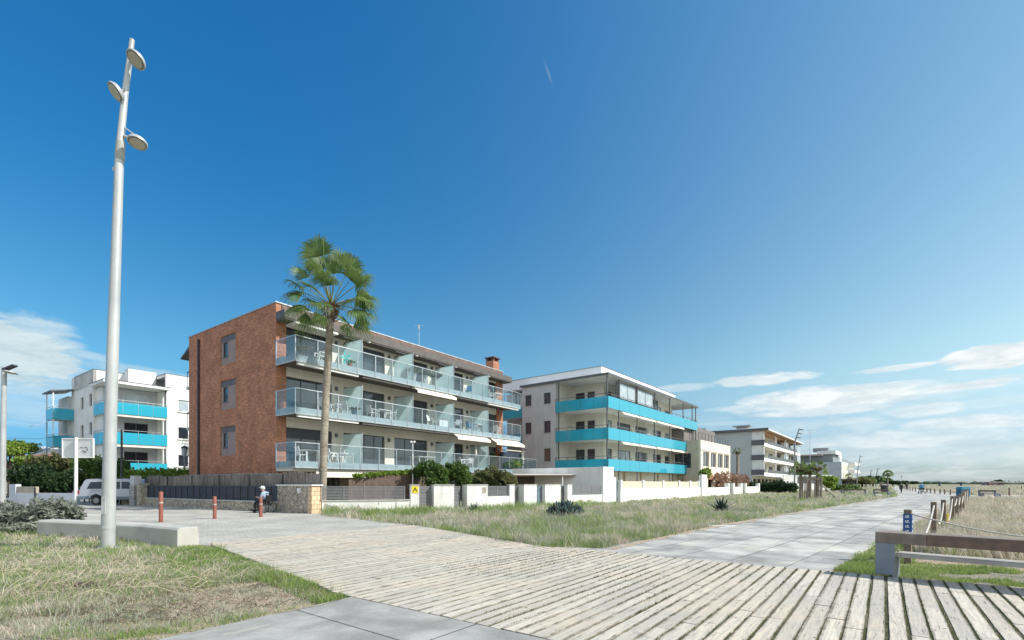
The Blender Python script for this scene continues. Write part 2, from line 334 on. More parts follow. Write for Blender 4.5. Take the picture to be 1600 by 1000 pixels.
# --- boardwalk ---
TH = R(37.2); U3 = Vector((math.sin(TH), math.cos(TH))); V3 = Vector((-math.cos(TH), math.sin(TH)))
def ab(a, b): p = U3 * a + V3 * b; return (p.x, p.y)
def lerp_tab(tab, x):
    if x <= tab[0][0]: return tab[0][1]
    for (x0, y0), (x1, y1) in zip(tab, tab[1:]):
        if x <= x1: return y0 + (y1 - y0) * (x - x0) / (x1 - x0)
    return tab[-1][1]
AMAX = [(-8, 10.3), (-1.55, 9.70), (.77, 9.56), (6.2, 9.42), (13.0, 11.5)]
AMIN = [(-8, 3.55), (2.5, 3.83), (5.49, 3.75), (12.6, 4.95), (13.0, 5.1)]
def plankmat():
    m, g = newmat('weathered_planks'); geo = g.n('ShaderNodeNewGeometry'); tc = g.n('ShaderNodeTexCoord').outputs['Object']
    mp = g.n('ShaderNodeMapping'); g.t.links.new(tc, mp.inputs[0]); mp.inputs['Rotation'].default_value = (0, 0, -(math.pi / 2 - TH) )
    mp2 = g.n('ShaderNodeMapping'); g.t.links.new(mp.outputs[0], mp2.inputs[0]); mp2.inputs['Scale'].default_value = (1.1, 16, 1)
    gr = g.noise(mp2.outputs[0], 2.2, 7, .65, .3); spot = g.noise(tc, 7, 5, .65); big = g.noise(tc, .55, 4)
    mp3 = g.n('ShaderNodeMapping'); g.t.links.new(mp.outputs[0], mp3.inputs[0]); mp3.inputs['Scale'].default_value = (2.2, 34, 1)
    crack = g.rng(g.noise(mp3.outputs[0], 1.4, 6, .7, .8), .60, .66)
    cc = g.mix(geo.outputs['Random Per Island'], (.60, .55, .46, 1), (.43, .40, .34, 1))
    cc = g.mix(g.rng(big, .42, .62, 0, .5), cc, (.64, .52, .38, 1))
    cc = g.mix(g.rng(gr, .42, .66, 0, .75), cc, (.36, .34, .30, 1))
    cc = g.mix(g.rng(spot, .60, .72, 0, .6), cc, (.27, .25, .21, 1))
    sb = g.n('ShaderNodeSeparateXYZ'); g.t.links.new(mp.outputs[0], sb.inputs[0]); fb = g.m('FRACT', g.m('DIVIDE', g.m('ADD', sb.outputs[1], 8.0), .170))
    mp4 = g.n('ShaderNodeMapping'); g.t.links.new(mp.outputs[0], mp4.inputs[0]); mp4.inputs['Scale'].default_value = (26, 3, 1)
    cr2 = g.m('MULTIPLY', g.rng(g.noise(mp4.outputs[0], 1.1, 5, .65, .6), .635, .67), g.rng(g.noise(tc, 1.7, 3), .42, .6, .1, .8))
    cc = g.mix(cr2, cc, (.10, .085, .065, 1))
    vk = g.n('ShaderNodeTexVoronoi', feature='F1'); g.t.links.new(tc, vk.inputs['Vector']); vk.inputs['Scale'].default_value = 3.2
    cc = g.mix(g.m('MULTIPLY', g.rng(vk.outputs['Distance'], .075, .045), .8), cc, (.09, .075, .06, 1))
    eg = g.m('MAXIMUM', g.rng(fb, .10, .0), g.rng(fb, .70, .84)); eg = g.m('MULTIPLY', eg, g.rng(spot, .38, .62, .25, .95))
    cc = g.mix(eg, cc, (.17, .15, .115, 1))
    cc = g.mix(g.m('MULTIPLY', crack, .85), cc, (.12, .11, .09, 1))
    finish(g, pbsdf(g, cc, .9, 0, bumpn(g, g.m('SUBTRACT', gr, crack), .8, .008), .2)); return m
PLANK = plankmat()
mb = MB(); b = -8.0; pitch = .170; row = 0
while b < 12.95:
    w = pitch - random.choice((.014, .020, .026, .034)); a0 = lerp_tab(AMIN, b) + (random.uniform(-.03, .02) if b > 5.6 else random.uniform(.004, .012)); a1 = lerp_tab(AMAX, b) + random.uniform(-.03, .03)
    cuts = [a0]; x = a0 + random.uniform(.7, 2.4)
    while x < a1 - .35: cuts.append(x); x += random.choice((1.2, 1.8, 2.4)) + random.uniform(-.05, .05)
    cuts.append(a1)
    for c0, c1 in zip(cuts, cuts[1:]):
        c1 -= .008; z = .050 + random.uniform(-.003, .004); dz_ = random.uniform(-.005, .005); db = random.uniform(-.003, .003); sk = random.uniform(-.004, .004)
        n = max(2, int((c1 - c0) / .35)); vs = []
        for i in range(n + 1):
            a = c0 + (c1 - c0) * i / n; ja = random.uniform(-.004, .004); jb = random.uniform(-.004, .004)
            zz = z + dz_ * (i / n - .5) + random.uniform(-.0015, .0015)
            for bb, z_ in ((b + db + ja + sk * i / n, .004), (b + db + ja + sk * i / n, zz), (b + w + db + jb + sk * i / n, zz), (b + w + db + jb + sk * i / n, .004)):
                p = ab(a, bb); vs.append((p[0], p[1], z_))
        fs = [(i * 4 + k, i * 4 + k + 1, i * 4 + k + 5, i * 4 + k + 4) for i in range(n) for k in range(3)] + [(0, 1, 2, 3), (n * 4 + 3, n * 4 + 2, n * 4 + 1, n * 4)]
        mb.add(vs, fs)
    b += pitch; row += 1
tag(mb.build('boardwalk', PLANK, bevel=0), kind='structure')
# the planks' worn upper edges are part of the plank texture
GAPM = mat('gap_soil', (.12, .10, .065), (.085, .085, .045), 6, .95)
sheet('boardwalk_bed', [ab(lerp_tab(AMIN, b), b) for b in (-8, 2.5, 5.5, 12.6, 12.97)] + [ab(lerp_tab(AMAX, b), b) for b in (12.97, 6.2, .77, -1.44, -8)], .0415, GAPM, px=False)

# --- concrete slab paths ---
def slabmat(name, theta, bw, bh, c1, c2, off=.5, mortar=(.10, .10, .095), ms=.011, shift=(0, 0)):
    m, g = newmat(name); tc = g.n('ShaderNodeTexCoord').outputs['Object']
    mp = g.n('ShaderNodeMapping'); g.t.links.new(tc, mp.inputs[0]); mp.inputs['Rotation'].default_value = (0, 0, -(math.pi / 2 - theta)); mp.inputs['Location'].default_value = (shift[0], shift[1], 0)
    v = mp.outputs[0]
    b = g.n('ShaderNodeTexBrick'); g.t.links.new(v, b.inputs['Vector']); b.offset = off; b.inputs['Scale'].default_value = 1
    b.inputs['Color1'].default_value = c4(c1); b.inputs['Color2'].default_value = c4(c2); b.inputs['Mortar'].default_value = c4(mortar)
    b.inputs['Mortar Size'].default_value = ms; b.inputs['Brick Width'].default_value = bw; b.inputs['Row Height'].default_value = bh; b.inputs['Mortar Smooth'].default_value = .1
    n1 = g.noise(tc, .9, 7, .6, .3); n2 = g.noise(tc, 60, 3, .7)
    k = g.m('MULTIPLY', g.rng(n1, .32, .68, .62, 1.16), g.rng(n2, .25, .75, .86, 1.1))
    mp2 = g.n('ShaderNodeMapping'); g.t.links.new(v, mp2.inputs[0]); mp2.inputs['Scale'].default_value = (.6, 2.6, 1)
    sn = g.rng(g.noise(mp2.outputs[0], .9, 6, .6, .6), .55, .68, 0, .38)
    cc = g.mix(1.0, b.outputs[0], g.comb(k, k, k), 'MULTIPLY'); cc = g.mix(sn, cc, (.60, .54, .42, 1))   # blown sand
    finish(g, pbsdf(g, cc, .88, 0, bumpn(g, g.m('SUBTRACT', n2, b.outputs[1]), .35, .005), .3)); return m
NEARS = slabmat('near_slabs', R(37.2), 1.35, 2.1, (.36, .352, .328), (.40, .39, .36), off=0, shift=(-.28 + 1.35, 0.0 - 1.25))
def slab(name, P, z, m):
    mb = MB(); mb.prism(P, -.02, z); return tag(mb.build(name, m), kind='structure')
slab('slab_path', [ab(3.555, -8), ab(3.825, 2.5), ab(3.745, 5.42), ab(-3, 5.3), ab(-3, -8)], .046, NEARS)
THP = math.atan2(717, 765)
PROM = slabmat('promenade_slabs', THP, 1.9, .95, (.35, .34, .32), (.51, .49, .445), off=.37, shift=(.3, .5))
up = Vector((math.sin(THP), math.cos(THP))); vp = Vector((-math.cos(THP), math.sin(THP)))
# left edge then right edge of the promenade, seen in the photograph and laid on the ground
slab('promenade', [ab(9.46, 6.0), ground(1010, 846), ground(1120, 822.5), ground(1230, 803.5), ground(1325, 788.5), ground(1398, 776.8), ground(1400, 770.5), ground(1396, 764.2), ground(1398, 759.6), ground(1404, 759.6),
                    ground(1425, 763.4), ground(1470, 768.8), ground(1520, 774.5), ground(1515, 777.5), ground(1489, 786), ground(1462, 799), ground(1425, 819), ground(1368, 852), ab(9.60, .72)], .040, PROM)
sheet('side_path', [ground(1518, 774.6), ground(1640, 773.8), ground(1640, 777), ground(1517, 777.8)], .019, PROM, px=False)
sheet('bench_path', [ground(1398, 776.6), ground(1300, 776), ground(1290, 773.8), ground(1400, 772.6)], .018, PROM, px=False)

def drift(name, line, w0, w1, z, m, seed=1, sd=(1, 1)):     # thin uneven strip of blown sand lying along an edge
    r = random.Random(seed); P = [Vector(ground(*p)) for p in line]; vs = []; pts = []
    for a, b_ in zip(P, P[1:]):
        n = max(2, int((b_ - a).length / .35)); pts += [a.lerp(b_, i / n) for i in range(n)]
    pts.append(P[-1]); wl = wr = w0
    for i, p in enumerate(pts):
        d = (pts[min(i + 1, len(pts) - 1)] - pts[max(i - 1, 0)]).normalized(); nn = Vector((-d.y, d.x)); wl += (r.uniform(w0, w1) - wl) * .45; wr += (r.uniform(w0, w1) - wr) * .45
        q0_ = p + nn * (wl * sd[0] - .02); q1_ = p - nn * (wr * sd[1] - .02); vs += [(q0_.x, q0_.y, z), (q1_.x, q1_.y, z)]
    mb = MB(); mb.add(vs, [(2 * i, 2 * i + 1, 2 * i + 3, 2 * i + 2) for i in range(len(pts) - 1)]); return tag(mb.build(name, m), kind='structure')
# --- sandy patch in the left foreground and bare strips ---
SAND = groundmat('bare_sand', (.58, .47, .35), (.44, .35, .25), (.24, .21, .14), .56, .68, 1.2)
sheet('sand_patch', [(540, 939), (500, 951), (284, 1001), (100, 1001), (-40, 985), (60, 955), (160, 952), (215, 925), (300, 905), (360, 893), (430, 893), (478, 905)], .005, SAND)
def _z(): pass
SANDEDGE = [(940, 861), (1000, 846), (1112, 822), (1222, 803), (1238, 803), (1125, 825), (1020, 850), (960, 866)]

def jag(pts, amp, n=9, seed=3):
    r = random.Random(seed); out = []
    for i, p in enumerate(pts):
        q = pts[(i + 1) % len(pts)]
        for k in range(n):
            t_ = k / n; y_ = p[1] + (q[1] - p[1]) * t_; s_ = amp * (y_ - 750) / 100; out.append((p[0] + (q[0] - p[0]) * t_ + r.uniform(-s_, s_) * 2.2, y_ + r.uniform(-s_, s_) * .35))
    return out
drift('sand_drift', [(948, 861), (1010, 846), (1118, 823), (1229, 804), (1325, 789), (1396, 777.5)], .05, .45, .0455, SAND, 2, (0, 1))
drift('sand_drift', [(292, 1000), (400, 970), (500, 951), (538, 940)], .03, .11, .0515, SAND, 4, (0, 1))
sheet('soil_strip', [(860, 859), (900, 851), (1000, 848), (960, 861)], .004, SAND)
sheet('soil_margin', [(1400, 868), (1650, 880), (1650, 898), (1400, 884)], .004, SAND)

# ================= GRASS (nobody could count it) =================
def inpoly(P, poly):
    x, y = P[:, 0], P[:, 1]; ins = np.zeros(len(P), bool); n = len(poly)
    for i in range(n):
        x0, y0 = poly[i]; x1, y1 = poly[(i + 1) % n]
        c = ((y0 > y) != (y1 > y)) & (x < (x1 - x0) * (y - y0) / (y1 - y0 + 1e-12) + x0); ins ^= c
    return ins
def vnoise(P, s, seed):
    r = np.random.default_rng(seed); T = r.random((256, 256)); q = P * s; i = np.floor(q).astype(int); f = q - i; f = f * f * (3 - 2 * f)
    g_ = lambda a, b: T[(i[:, 0] + a) % 256, (i[:, 1] + b) % 256]
    return (g_(0, 0) * (1 - f[:, 0]) + g_(1, 0) * f[:, 0]) * (1 - f[:, 1]) + (g_(0, 1) * (1 - f[:, 0]) + g_(1, 1) * f[:, 0]) * f[:, 1]
def scatter_px(poly, n, seed, ref=(0, 0)):     # uniform over the picture area of a ground polygon = density falling with distance
    r = np.random.default_rng(seed); G = np.array([ground(*p) for p in poly])
    q = np.array(poly, float); lo, hi = q.min(0), q.max(0); P = r.random((int(n * 2.6), 2)) * (hi - lo) + lo; P = P[inpoly(P, poly)][:n]
    y = H * F / (P[:, 1] - CY); return np.stack([(P[:, 0] - CX) / F * y, y], 1)
def blades(name, P, h, w, lean, m, z0=0.0, seed=1, hmod=None, parent=None):
    r = np.random.default_rng(seed); n = len(P)
    d = np.hypot(P[:, 0], P[:, 1]); hh = h * r.uniform(.45, 1.25, n) * (hmod if hmod is not None else 1)
    ww = np.maximum(w, .00085 * d) * r.uniform(.6, 1.3, n)
    a = r.uniform(0, 2 * np.pi, n); le = lean * r.uniform(.2, 1.3, n) * hh; la = r.uniform(0, 2 * np.pi, n)
    dx = np.cos(a) * ww / 2; dy = np.sin(a) * ww / 2; lx = np.cos(la) * le; ly = np.sin(la) * le
    V = np.zeros((n, 5, 3)); x, y = P[:, 0], P[:, 1]
    V[:, 0] = np.stack([x - dx, y - dy, np.full(n, z0)], 1); V[:, 1] = np.stack([x + dx, y + dy, np.full(n, z0)], 1)
    V[:, 2] = np.stack([x + dx * .7 + lx * .35, y + dy * .7 + ly * .35, z0 + hh * .6], 1); V[:, 3] = np.stack([x - dx * .7 + lx * .35, y - dy * .7 + ly * .35, z0 + hh * .6], 1)
    V[:, 4] = np.stack([x + lx, y + ly, z0 + hh], 1)
    me = bpy.data.meshes.new(name); me.vertices.add(n * 5); me.vertices.foreach_set('co', V.reshape(-1).astype(np.float32))
    base = (np.arange(n) * 5)[:, None]; L = np.concatenate([base + np.array([[0, 1, 2, 3]]), base + np.array([[3, 2, 4]])], 1).reshape(-1)
    me.loops.add(n * 7); me.loops.foreach_set('vertex_index', L.astype(np.int32))
    me.polygons.add(n * 2); ls = np.stack([np.arange(n) * 7, np.arange(n) * 7 + 4], 1).reshape(-1); me.polygons.foreach_set('loop_start', ls.astype(np.int32))
    try: me.polygons.foreach_set('loop_total', np.tile([4, 3], n).astype(np.int32))
    except Exception: pass
    me.update(calc_edges=True); me.materials.append(m); o = bpy.data.objects.new(name, me); col.objects.link(o)
    if parent: o.parent = parent
    return o
GRN = leafmat('grass_green', (.12, .19, .05), (.32, .40, .14), .35, .6, .6)
GRY = leafmat('grass_grey_green', (.22, .24, .17), (.44, .45, .34), .3, .7, .6)
STRAW = leafmat('grass_straw', (.42, .35, .27), (.68, .59, .48), .3, .7, .6)
BRIGHT = leafmat('grass_bright', (.11, .19, .04), (.32, .40, .12), .35, .6, .8)
def area(tagname, poly, n, seed, hs=(.16, .2, .22), wts=(.9, 1, 1), base_w=.007, nz=.45, dry=0.0):
    P = scatter_px(poly, n, seed); v = vnoise(P, nz, seed + 5) * .6 + vnoise(P, nz * 3.7, seed + 6) * .4; u = vnoise(P, nz * 1.9, seed + 9)
    k = np.random.default_rng(seed + 2).random(len(P)); q = v + (k - .5) * .5 - dry
    clump = .35 + 1.9 * (vnoise(P, 1.3, seed + 3) * .7 + vnoise(P, 4.1, seed + 4) * .3) ** 2
    A = q > .54; B = (~A) & (q > .36); C = (~A) & (~B)
    for nm, msk, h, mt_, lean in (('green_grass', A, hs[0], GRN, .6), ('grey_grass', B, hs[1], GRY, .8), ('straw_grass', C, hs[2], STRAW, 1.0)):
        o = blades(nm, P[msk], h, base_w, lean, mt_, seed=seed + 7, hmod=clump[msk])
        tag(o, tagname[nm.split('_')[0]], 'grass', kind='stuff')
LEFT = [(-30, 800), (120, 828), (180, 838), (275, 862), (330, 856), (380, 878), (450, 902), (540, 938), (500, 950), (284, 1002), (-30, 1002)]
LEFTA = dict(hs=(.10, .11, .11), dry=-.05)
area({'green': 'green grass blades growing round the big white lamp post', 'grey': 'grey green dry grass in the left foreground', 'straw': 'straw coloured dead grass in the left foreground'},
     [(-30, 800), (120, 826), (180, 840), (275, 860), (330, 862), (400, 885), (450, 905), (360, 915), (290, 925), (215, 940), (120, 960), (-30, 975)], 34000, 21, LEFTA['hs'], base_w=.006, nz=1.0, dry=LEFTA['dry'])
area({'green': 'sparse green tufts on the sand patch', 'grey': 'sparse grey tufts on the sand patch', 'straw': 'sparse dead straw lying on the sand patch'},
     LEFT, 15000, 22, (.05, .055, .06), base_w=.006, nz=1.2, dry=.0)
P = scatter_px([(275, 858), (300, 852), (345, 860), (460, 905), (545, 938), (500, 948), (420, 915), (340, 893), (270, 880), (210, 850)], 16000, 23)
tag(blades('bright_grass', P, .085, .006, .7, BRIGHT, seed=3, hmod=.5 + vnoise(P, 2, 4)), 'bright green grass fringe along the left edge of the boardwalk', 'grass', kind='stuff')
P = scatter_px([(60, 985), (150, 965), (250, 955), (420, 945), (470, 952), (330, 985), (180, 1001), (60, 1001)], 5000, 24)
P = P[vnoise(P, 1.7, 8) > .6]
tag(blades('bright_tuft', P, .06, .006, .7, BRIGHT, seed=5), 'low green turf beside the concrete slab path', 'grass', kind='stuff')
STRIP = [(500, 806), (560, 799), (640, 798), (740, 795), (800, 791), (876, 786), (960, 781), (1100, 771), (1170, 769.5), (1240, 770), (1330, 768.5), (1400, 767.2), (1399, 776), (1330, 787), (1232, 802), (1120, 821), (1005, 846), (945, 860), (850, 857), (642, 821)]
area({'green': 'green grass on the strip below the garden walls', 'grey': 'grey green weeds on the strip below the garden walls', 'straw': 'dry pinkish straw on the strip below the garden walls'},
     STRIP, 95000, 31, (.17, .21, .25), base_w=.010, nz=.8, dry=.01)
P = scatter_px([(560, 803), (760, 830), (900, 846), (1100, 818), (1200, 805), (1190, 800), (1080, 818), (960, 838), (860, 850), (700, 822), (560, 800)], 9000, 33)
tag(blades('bright_verge', P, .16, .009, .7, BRIGHT, seed=6, hmod=.4 + vnoise(P, 1.5, 14)), 'fresh green grass along the edge of the promenade', 'grass', kind='stuff')
P = scatter_px([(500, 800), (640, 800), (740, 797), (800, 794), (940, 788), (945, 792), (800, 800), (640, 808), (505, 806)], 9000, 37)
tag(blades('wall_grass', P, .38, .012, .5, GRN, seed=6, hmod=.4 + vnoise(P, 1.1, 14)), 'green grass tufts at the foot of the white garden walls', 'grass', kind='stuff')
RIGHT = [(1300, 893), (1350, 857), (1425, 822), (1470, 800), (1505, 779), (1640, 778), (1640, 943), (1440, 915)]
area({'green': 'green grass on the dune behind the wooden bench', 'grey': 'grey dune grass behind the rope fence', 'straw': 'pale straw dune grass behind the rope fence'},
     [(1420, 838), (1470, 803), (1507, 779), (1640, 778), (1640, 885), (1440, 868)], 60000, 41, (.16, .24, .3), base_w=.008, nz=.5, dry=.16)
P = scatter_px([(1302, 893), (1352, 857), (1425, 822), (1480, 797), (1490, 800), (1430, 850), (1430, 880), (1640, 895), (1640, 927), (1440, 906)], 26000, 43)
P = P[vnoise(P, 1.3, 91) * .6 + vnoise(P, 4, 92) * .4 > .40]
tag(blades('bright_dune_edge', P, .085, .006, .7, BRIGHT, seed=8, hmod=.4 + vnoise(P, 1.7, 24)), 'bright green grass between the boardwalk and the rope fence', 'grass', kind='stuff')
area({'green': 'green growth on the far dune', 'grey': 'grey growth on the far dune', 'straw': 'straw coloured growth on the far dune'},
     [(1410, 761.5), (1440, 758.6), (1640, 758.6), (1640, 773), (1520, 773.5), (1470, 767.5)], 22000, 45, (.35, .4, .45), base_w=.02, nz=.12, dry=.14)
area({'green': 'green growth left of the far promenade', 'grey': 'grey growth left of the far promenade', 'straw': 'straw growth left of the far promenade'},
     [(1235, 767), (1300, 762.5), (1396, 760), (1396, 772), (1300, 773)], 9000, 46, (.2, .25, .25), base_w=.02, nz=.1, dry=.02)
# tussocks: blades growing in distinct clumps
def tussocks(name, label, poly, n, seed, h, m, nb=34, spread=.10, w=.007, cut=0.0, nz=.6):
    C = scatter_px(poly, n, seed); C = C[vnoise(C, nz, seed + 40) > cut]; r = np.random.default_rng(seed); k = len(C)
    sc = np.repeat(r.uniform(.45, 1.35, k), nb); P = np.repeat(C, nb, 0) + r.normal(size=(k * nb, 2)) * spread * sc[:, None]
    d = np.hypot(*(P - np.repeat(C, nb, 0)).T); hm = sc * np.clip(1.25 - d / (spread * sc) * .35, .3, 1.2)
    return tag(blades(name, P, h, w, .75, m, seed=seed, hmod=hm), label, 'grass', kind='stuff')
LP_ = [(-30, 815), (120, 832), (275, 866), (335, 872), (420, 905), (330, 905), (215, 935), (60, 965), (-30, 970)]
tussocks('grass_tussock', 'taller green tussocks in the left foreground', LP_, 150, 71, .17, GRN)
tussocks('dry_tussock', 'dry bleached tussocks in the left foreground', LP_, 120, 72, .17, STRAW, nb=24)
tussocks('grey_tussock', 'grey dead tussocks around the sand patch', [(-30, 940), (120, 930), (330, 890), (470, 915), (500, 940), (330, 980), (100, 998), (-30, 998)], 170, 73, .10, GRY, nb=30, spread=.09)
tussocks('grass_tussock', 'rounded green tussocks scattered over the strip below the garden walls', STRIP, 800, 74, .27, BRIGHT, nb=40, spread=.20, w=.012, cut=.42, nz=.35)
tussocks('dry_tussock', 'pinkish straw tussocks scattered over the strip below the garden walls', STRIP, 650, 75, .28, STRAW, nb=34, spread=.22, w=.011, cut=.46, nz=.3)
tussocks('grey_tussock', 'grey green tussocks scattered over the strip below the garden walls', STRIP, 700, 76, .30, GRY, nb=40, spread=.24, w=.012, cut=.42, nz=.4)
RP_ = [(1425, 845), (1470, 805), (1510, 780), (1640, 779), (1640, 890), (1440, 870)]
tussocks('grass_tussock', 'green tussocks among the straw of the right dune', RP_, 300, 77, .30, GRN, cut=.45, spread=.15, w=.009)
tussocks('dry_tussock', 'pale bristling tussocks on the right dune', RP_, 500, 78, .38, STRAW, spread=.14, w=.009)
tussocks('bright_tussock', 'bright grass spilling over the left edge of the boardwalk', [(320, 855), (345, 858), (470, 906), (545, 937), (535, 942), (440, 905), (330, 868)], 90, 79, .13, BRIGHT, spread=.07, w=.006)
# moss and grass in the gaps between the planks
Pn = []
r_ = np.random.default_rng(5)
for i in range(26000):
    bb = r_.uniform(-4, 9.5); k = math.floor((bb + 8) / pitch); gb = -8 + (k + 1) * pitch - .013 + r_.uniform(-.008, .008); a = r_.uniform(lerp_tab(AMIN, gb), lerp_tab(AMAX, gb))
    Pn.append(ab(a, gb))
Pn = np.array(Pn); keep = (vnoise(Pn, 1.1, 77) * .65 + vnoise(Pn, .35, 78) * .35 + np.clip((Pn[:, 0] - 1.0) * .05, -.2, .16)) > .50; Pn = Pn[keep]
tag(blades('gap_grass', Pn, .036, .007, .35, leafmat('moss_green', (.07, .09, .03), (.15, .17, .06), .2), z0=.04, seed=9), 'thin grass and moss growing in the gaps between planks', 'grass', kind='stuff')
# loose dead stalks and twigs
def stalks(name, poly, n, seed, L, m, label):
    P = scatter_px(poly, n, seed); mb = MB(); r = random.Random(seed)
    for x, y in P:
        a = r.uniform(0, 6.28); l = L * r.uniform(.4, 1.3); h = r.uniform(.01, .4) * (L if L > .3 else .12); b_ = a + r.uniform(-.6, .6)
        p0 = Vector((x, y, .02)); p1 = p0 + Vector((math.cos(a) * l * .5, math.sin(a) * l * .5, h)); p2 = p1 + Vector((math.cos(b_) * l * .5, math.sin(b_) * l * .5, r.uniform(-h, .05)))
        mb.tube([p0, p1, p2], [.004, .0035, .0018], 4, False)
    return tag(mb.build(name, m), label, 'dead stalks', kind='stuff')
DRY = leafmat('dry_stalk', (.42, .35, .24), (.60, .53, .40), .1, .8)
stalks('dead_stalks', [(-20, 850), (120, 840), (200, 880), (330, 880), (420, 905), (300, 930), (180, 935), (-20, 950)], 520, 3, .45, DRY, 'long bleached dead stalks lying over the left foreground')
stalks('twig_litter', [(180, 910), (330, 895), (470, 905), (520, 935), (330, 970), (150, 980), (20, 960)], 700, 4, .16, leafmat('twig_brown', (.10, .075, .05), (.22, .17, .12), .05, .9), 'small brown twigs and bark litter on the sand')
stalks('dune_stalks', [(1430, 860), (1520, 800), (1630, 790), (1640, 890), (1500, 880)], 420, 5, .4, DRY, 'bleached dead stalks in the dune grass on the right')
# ================= BUILDINGS =================
def B2(mb, axis, a0, a1, p0, p1, z0, z1):
    lo, hi = min(p0, p1), max(p0, p1)
    return mb.box(a0, a1, lo, hi, z0, z1) if axis == 'x' else mb.box(lo, hi, a0, a1, z0, z1)
def window(parent, axis, p, lo, hi, z0, z1, inward=1, n=2, frame=DARKM, pane=PANE, fw=.06, rec=.1, nh=1, name='window'):
    q = p + inward * rec; mb = MB()
    B2(mb, axis, lo, hi, q, q + inward * .06, z1 - fw, z1); B2(mb, axis, lo, hi, q, q + inward * .06, z0, z0 + fw)
    B2(mb, axis, lo, lo + fw, q, q + inward * .06, z0 + fw, z1 - fw); B2(mb, axis, hi - fw, hi, q, q + inward * .06, z0 + fw, z1 - fw)
    for i in range(1, n):
        c = lo + (hi - lo) * i / n; B2(mb, axis, c - fw / 2, c + fw / 2, q + inward * .005, q + inward * .055, z0 + fw, z1 - fw)
    for i in range(1, nh):
        c = z0 + (z1 - z0) * i / nh; B2(mb, axis, lo + fw, hi - fw, q + inward * .01, q + inward * .05, c - fw / 2, c + fw / 2)
    w = mb.build(name, frame, parent)
    pm = MB(); B2(pm, axis, lo + fw * .9, hi - fw * .9, q + inward * .025, q + inward * .035, z0 + fw * .9, z1 - fw * .9); pm.build('pane', pane, w)
    return w
def railing(parent, runs, z0, z1, step=1.4, mt=STEEL, rail=.05, post=.045, name='railing', lower=False):
    mb = MB()
    for (x0, y0, x1, y1) in runs:
        a = Vector((x0, y0, 0)); d = Vector((x1, y1, 0)) - a; n = max(1, round(d.length / step))
        mb.bar((x0, y0, z1), (x1, y1, z1), rail, rail)
        if lower: mb.bar((x0, y0, z0 + .1), (x1, y1, z0 + .1), rail * .7, rail * .7)
        for i in range(n + 1):
            p = a + d * i / n; mb.bar((p.x, p.y, z0), (p.x, p.y, z1 - rail / 2), post, post)
    return mb.build(name, mt, parent)

# ---------- red brick apartment building ----------
TB = R(54.3)
BR = thing('apartment_building', 'red brick four-storey apartment block with glass fronted balconies behind the tall palm', 'building', (-13.74, 28.5, 0), TB)
BRX, BRY, BLEN, BDEP = 0, 0, 22.05, 11.85
FL = [2.72, 5.75, 8.70]
pan = [(4.88, 6.97, z + .58, z + 2.5) for z in FL]
mb = MB(); mb.wall('y', 0, .3, 0, BDEP, 2.1, 11.48, pan); mb.box(0, .3, 0, BDEP, 11.48, 12.02)
mb.wall('x', 0, .4, .3, .62, 2.1, 11.0)
mb.wall('x', 0, .4, BLEN - .95, BLEN, 2.1, 11.0)
mb.box(.3, BLEN, 0.002, .3, 11.5, 12.02); mb.box(BLEN - .3, BLEN, .3, BDEP, 2.1, 12.02)
mb.box(.3, BLEN - .3, BDEP - .3, BDEP, 2.1, 12.02)
mb.build('brick_wall', BRICK, BR)
ops = []
SPANS = [(.62, 3.75), (4.62, 8.03), (8.9, 12.26), (13.15, 16.5), (17.4, 21.1)]
for z in FL:
    for a, b in SPANS: ops.append((a, b, z + .02, z + 2.12))
MB().wall('x', .06, .3, .62, BLEN - .95, 2.35, 11.0, ops).build('rendered_wall', CREAM, BR)
MB().box(.3, BLEN - .3, .75, BDEP - .3, .1, 11.9).build('inner_wall', INNER, BR)
GP_ = mat('brown_grey_panel', (.31, .24, .225), (.27, .21, .195), 1.5, .75, streak=.15)
for (b0, b1, z0, z1) in pan:
    m_ = MB().wall('y', .07, .2, b0, b1, z0, z1, [(b0 + 1.22, b0 + 1.84, z0 + .55, z1 - .42)]); p_ = m_.build('window_surround', GP_, BR)
    mb = MB(); mb.box(.07, .12, b0 + 1.2, b0 + 1.22, z0 + .53, z1 - .42); mb.box(.03, .16, b0 + 1.16, b0 + 1.9, z0 + .5, z0 + .55); mb.build('window_sill', DGREY, p_)
    window(BR, 'y', .07, b0 + 1.22, b0 + 1.84, z0 + .55, z1 - .42, 1, 1, DARKM, PANE, .04, .05)
    MB().box(.068, .0705, b0 + .02, b1 - .02, z1 - .4, z1 - .02).build('lintel_panel', mat('slate_panel', (.13, .125, .135), (.11, .105, .115), 2, .7), p_)
MB().box(-.004, .28, .3, BDEP - .3, .0, 2.1).box(.28, .3, 0, .3, 0, 2.09).build('stone_base', BLOCKW, BR)
MB().wall('x', .5, .7, 0, BLEN, 0, 2.38, [(2.6, 4.6, 0, 2.1), (6, 9, 0, 2.1), (11, 12.2, 0, 2.1), (14.5, 18, 0, 2.1)]).build('basement_wall', mat('basement_render', (.20, .16, .13), (.16, .13, .11), 1, .8), BR)
window(BR, 'x', .5, 2.6, 4.6, 0, 2.1, 1, 2); window(BR, 'x', .5, 6, 9, 0, 2.1, 1, 3); window(BR, 'x', .5, 11, 12.2, 0, 2.1, 1, 1); window(BR, 'x', .5, 14.5, 18, 0, 2.1, 1, 3)
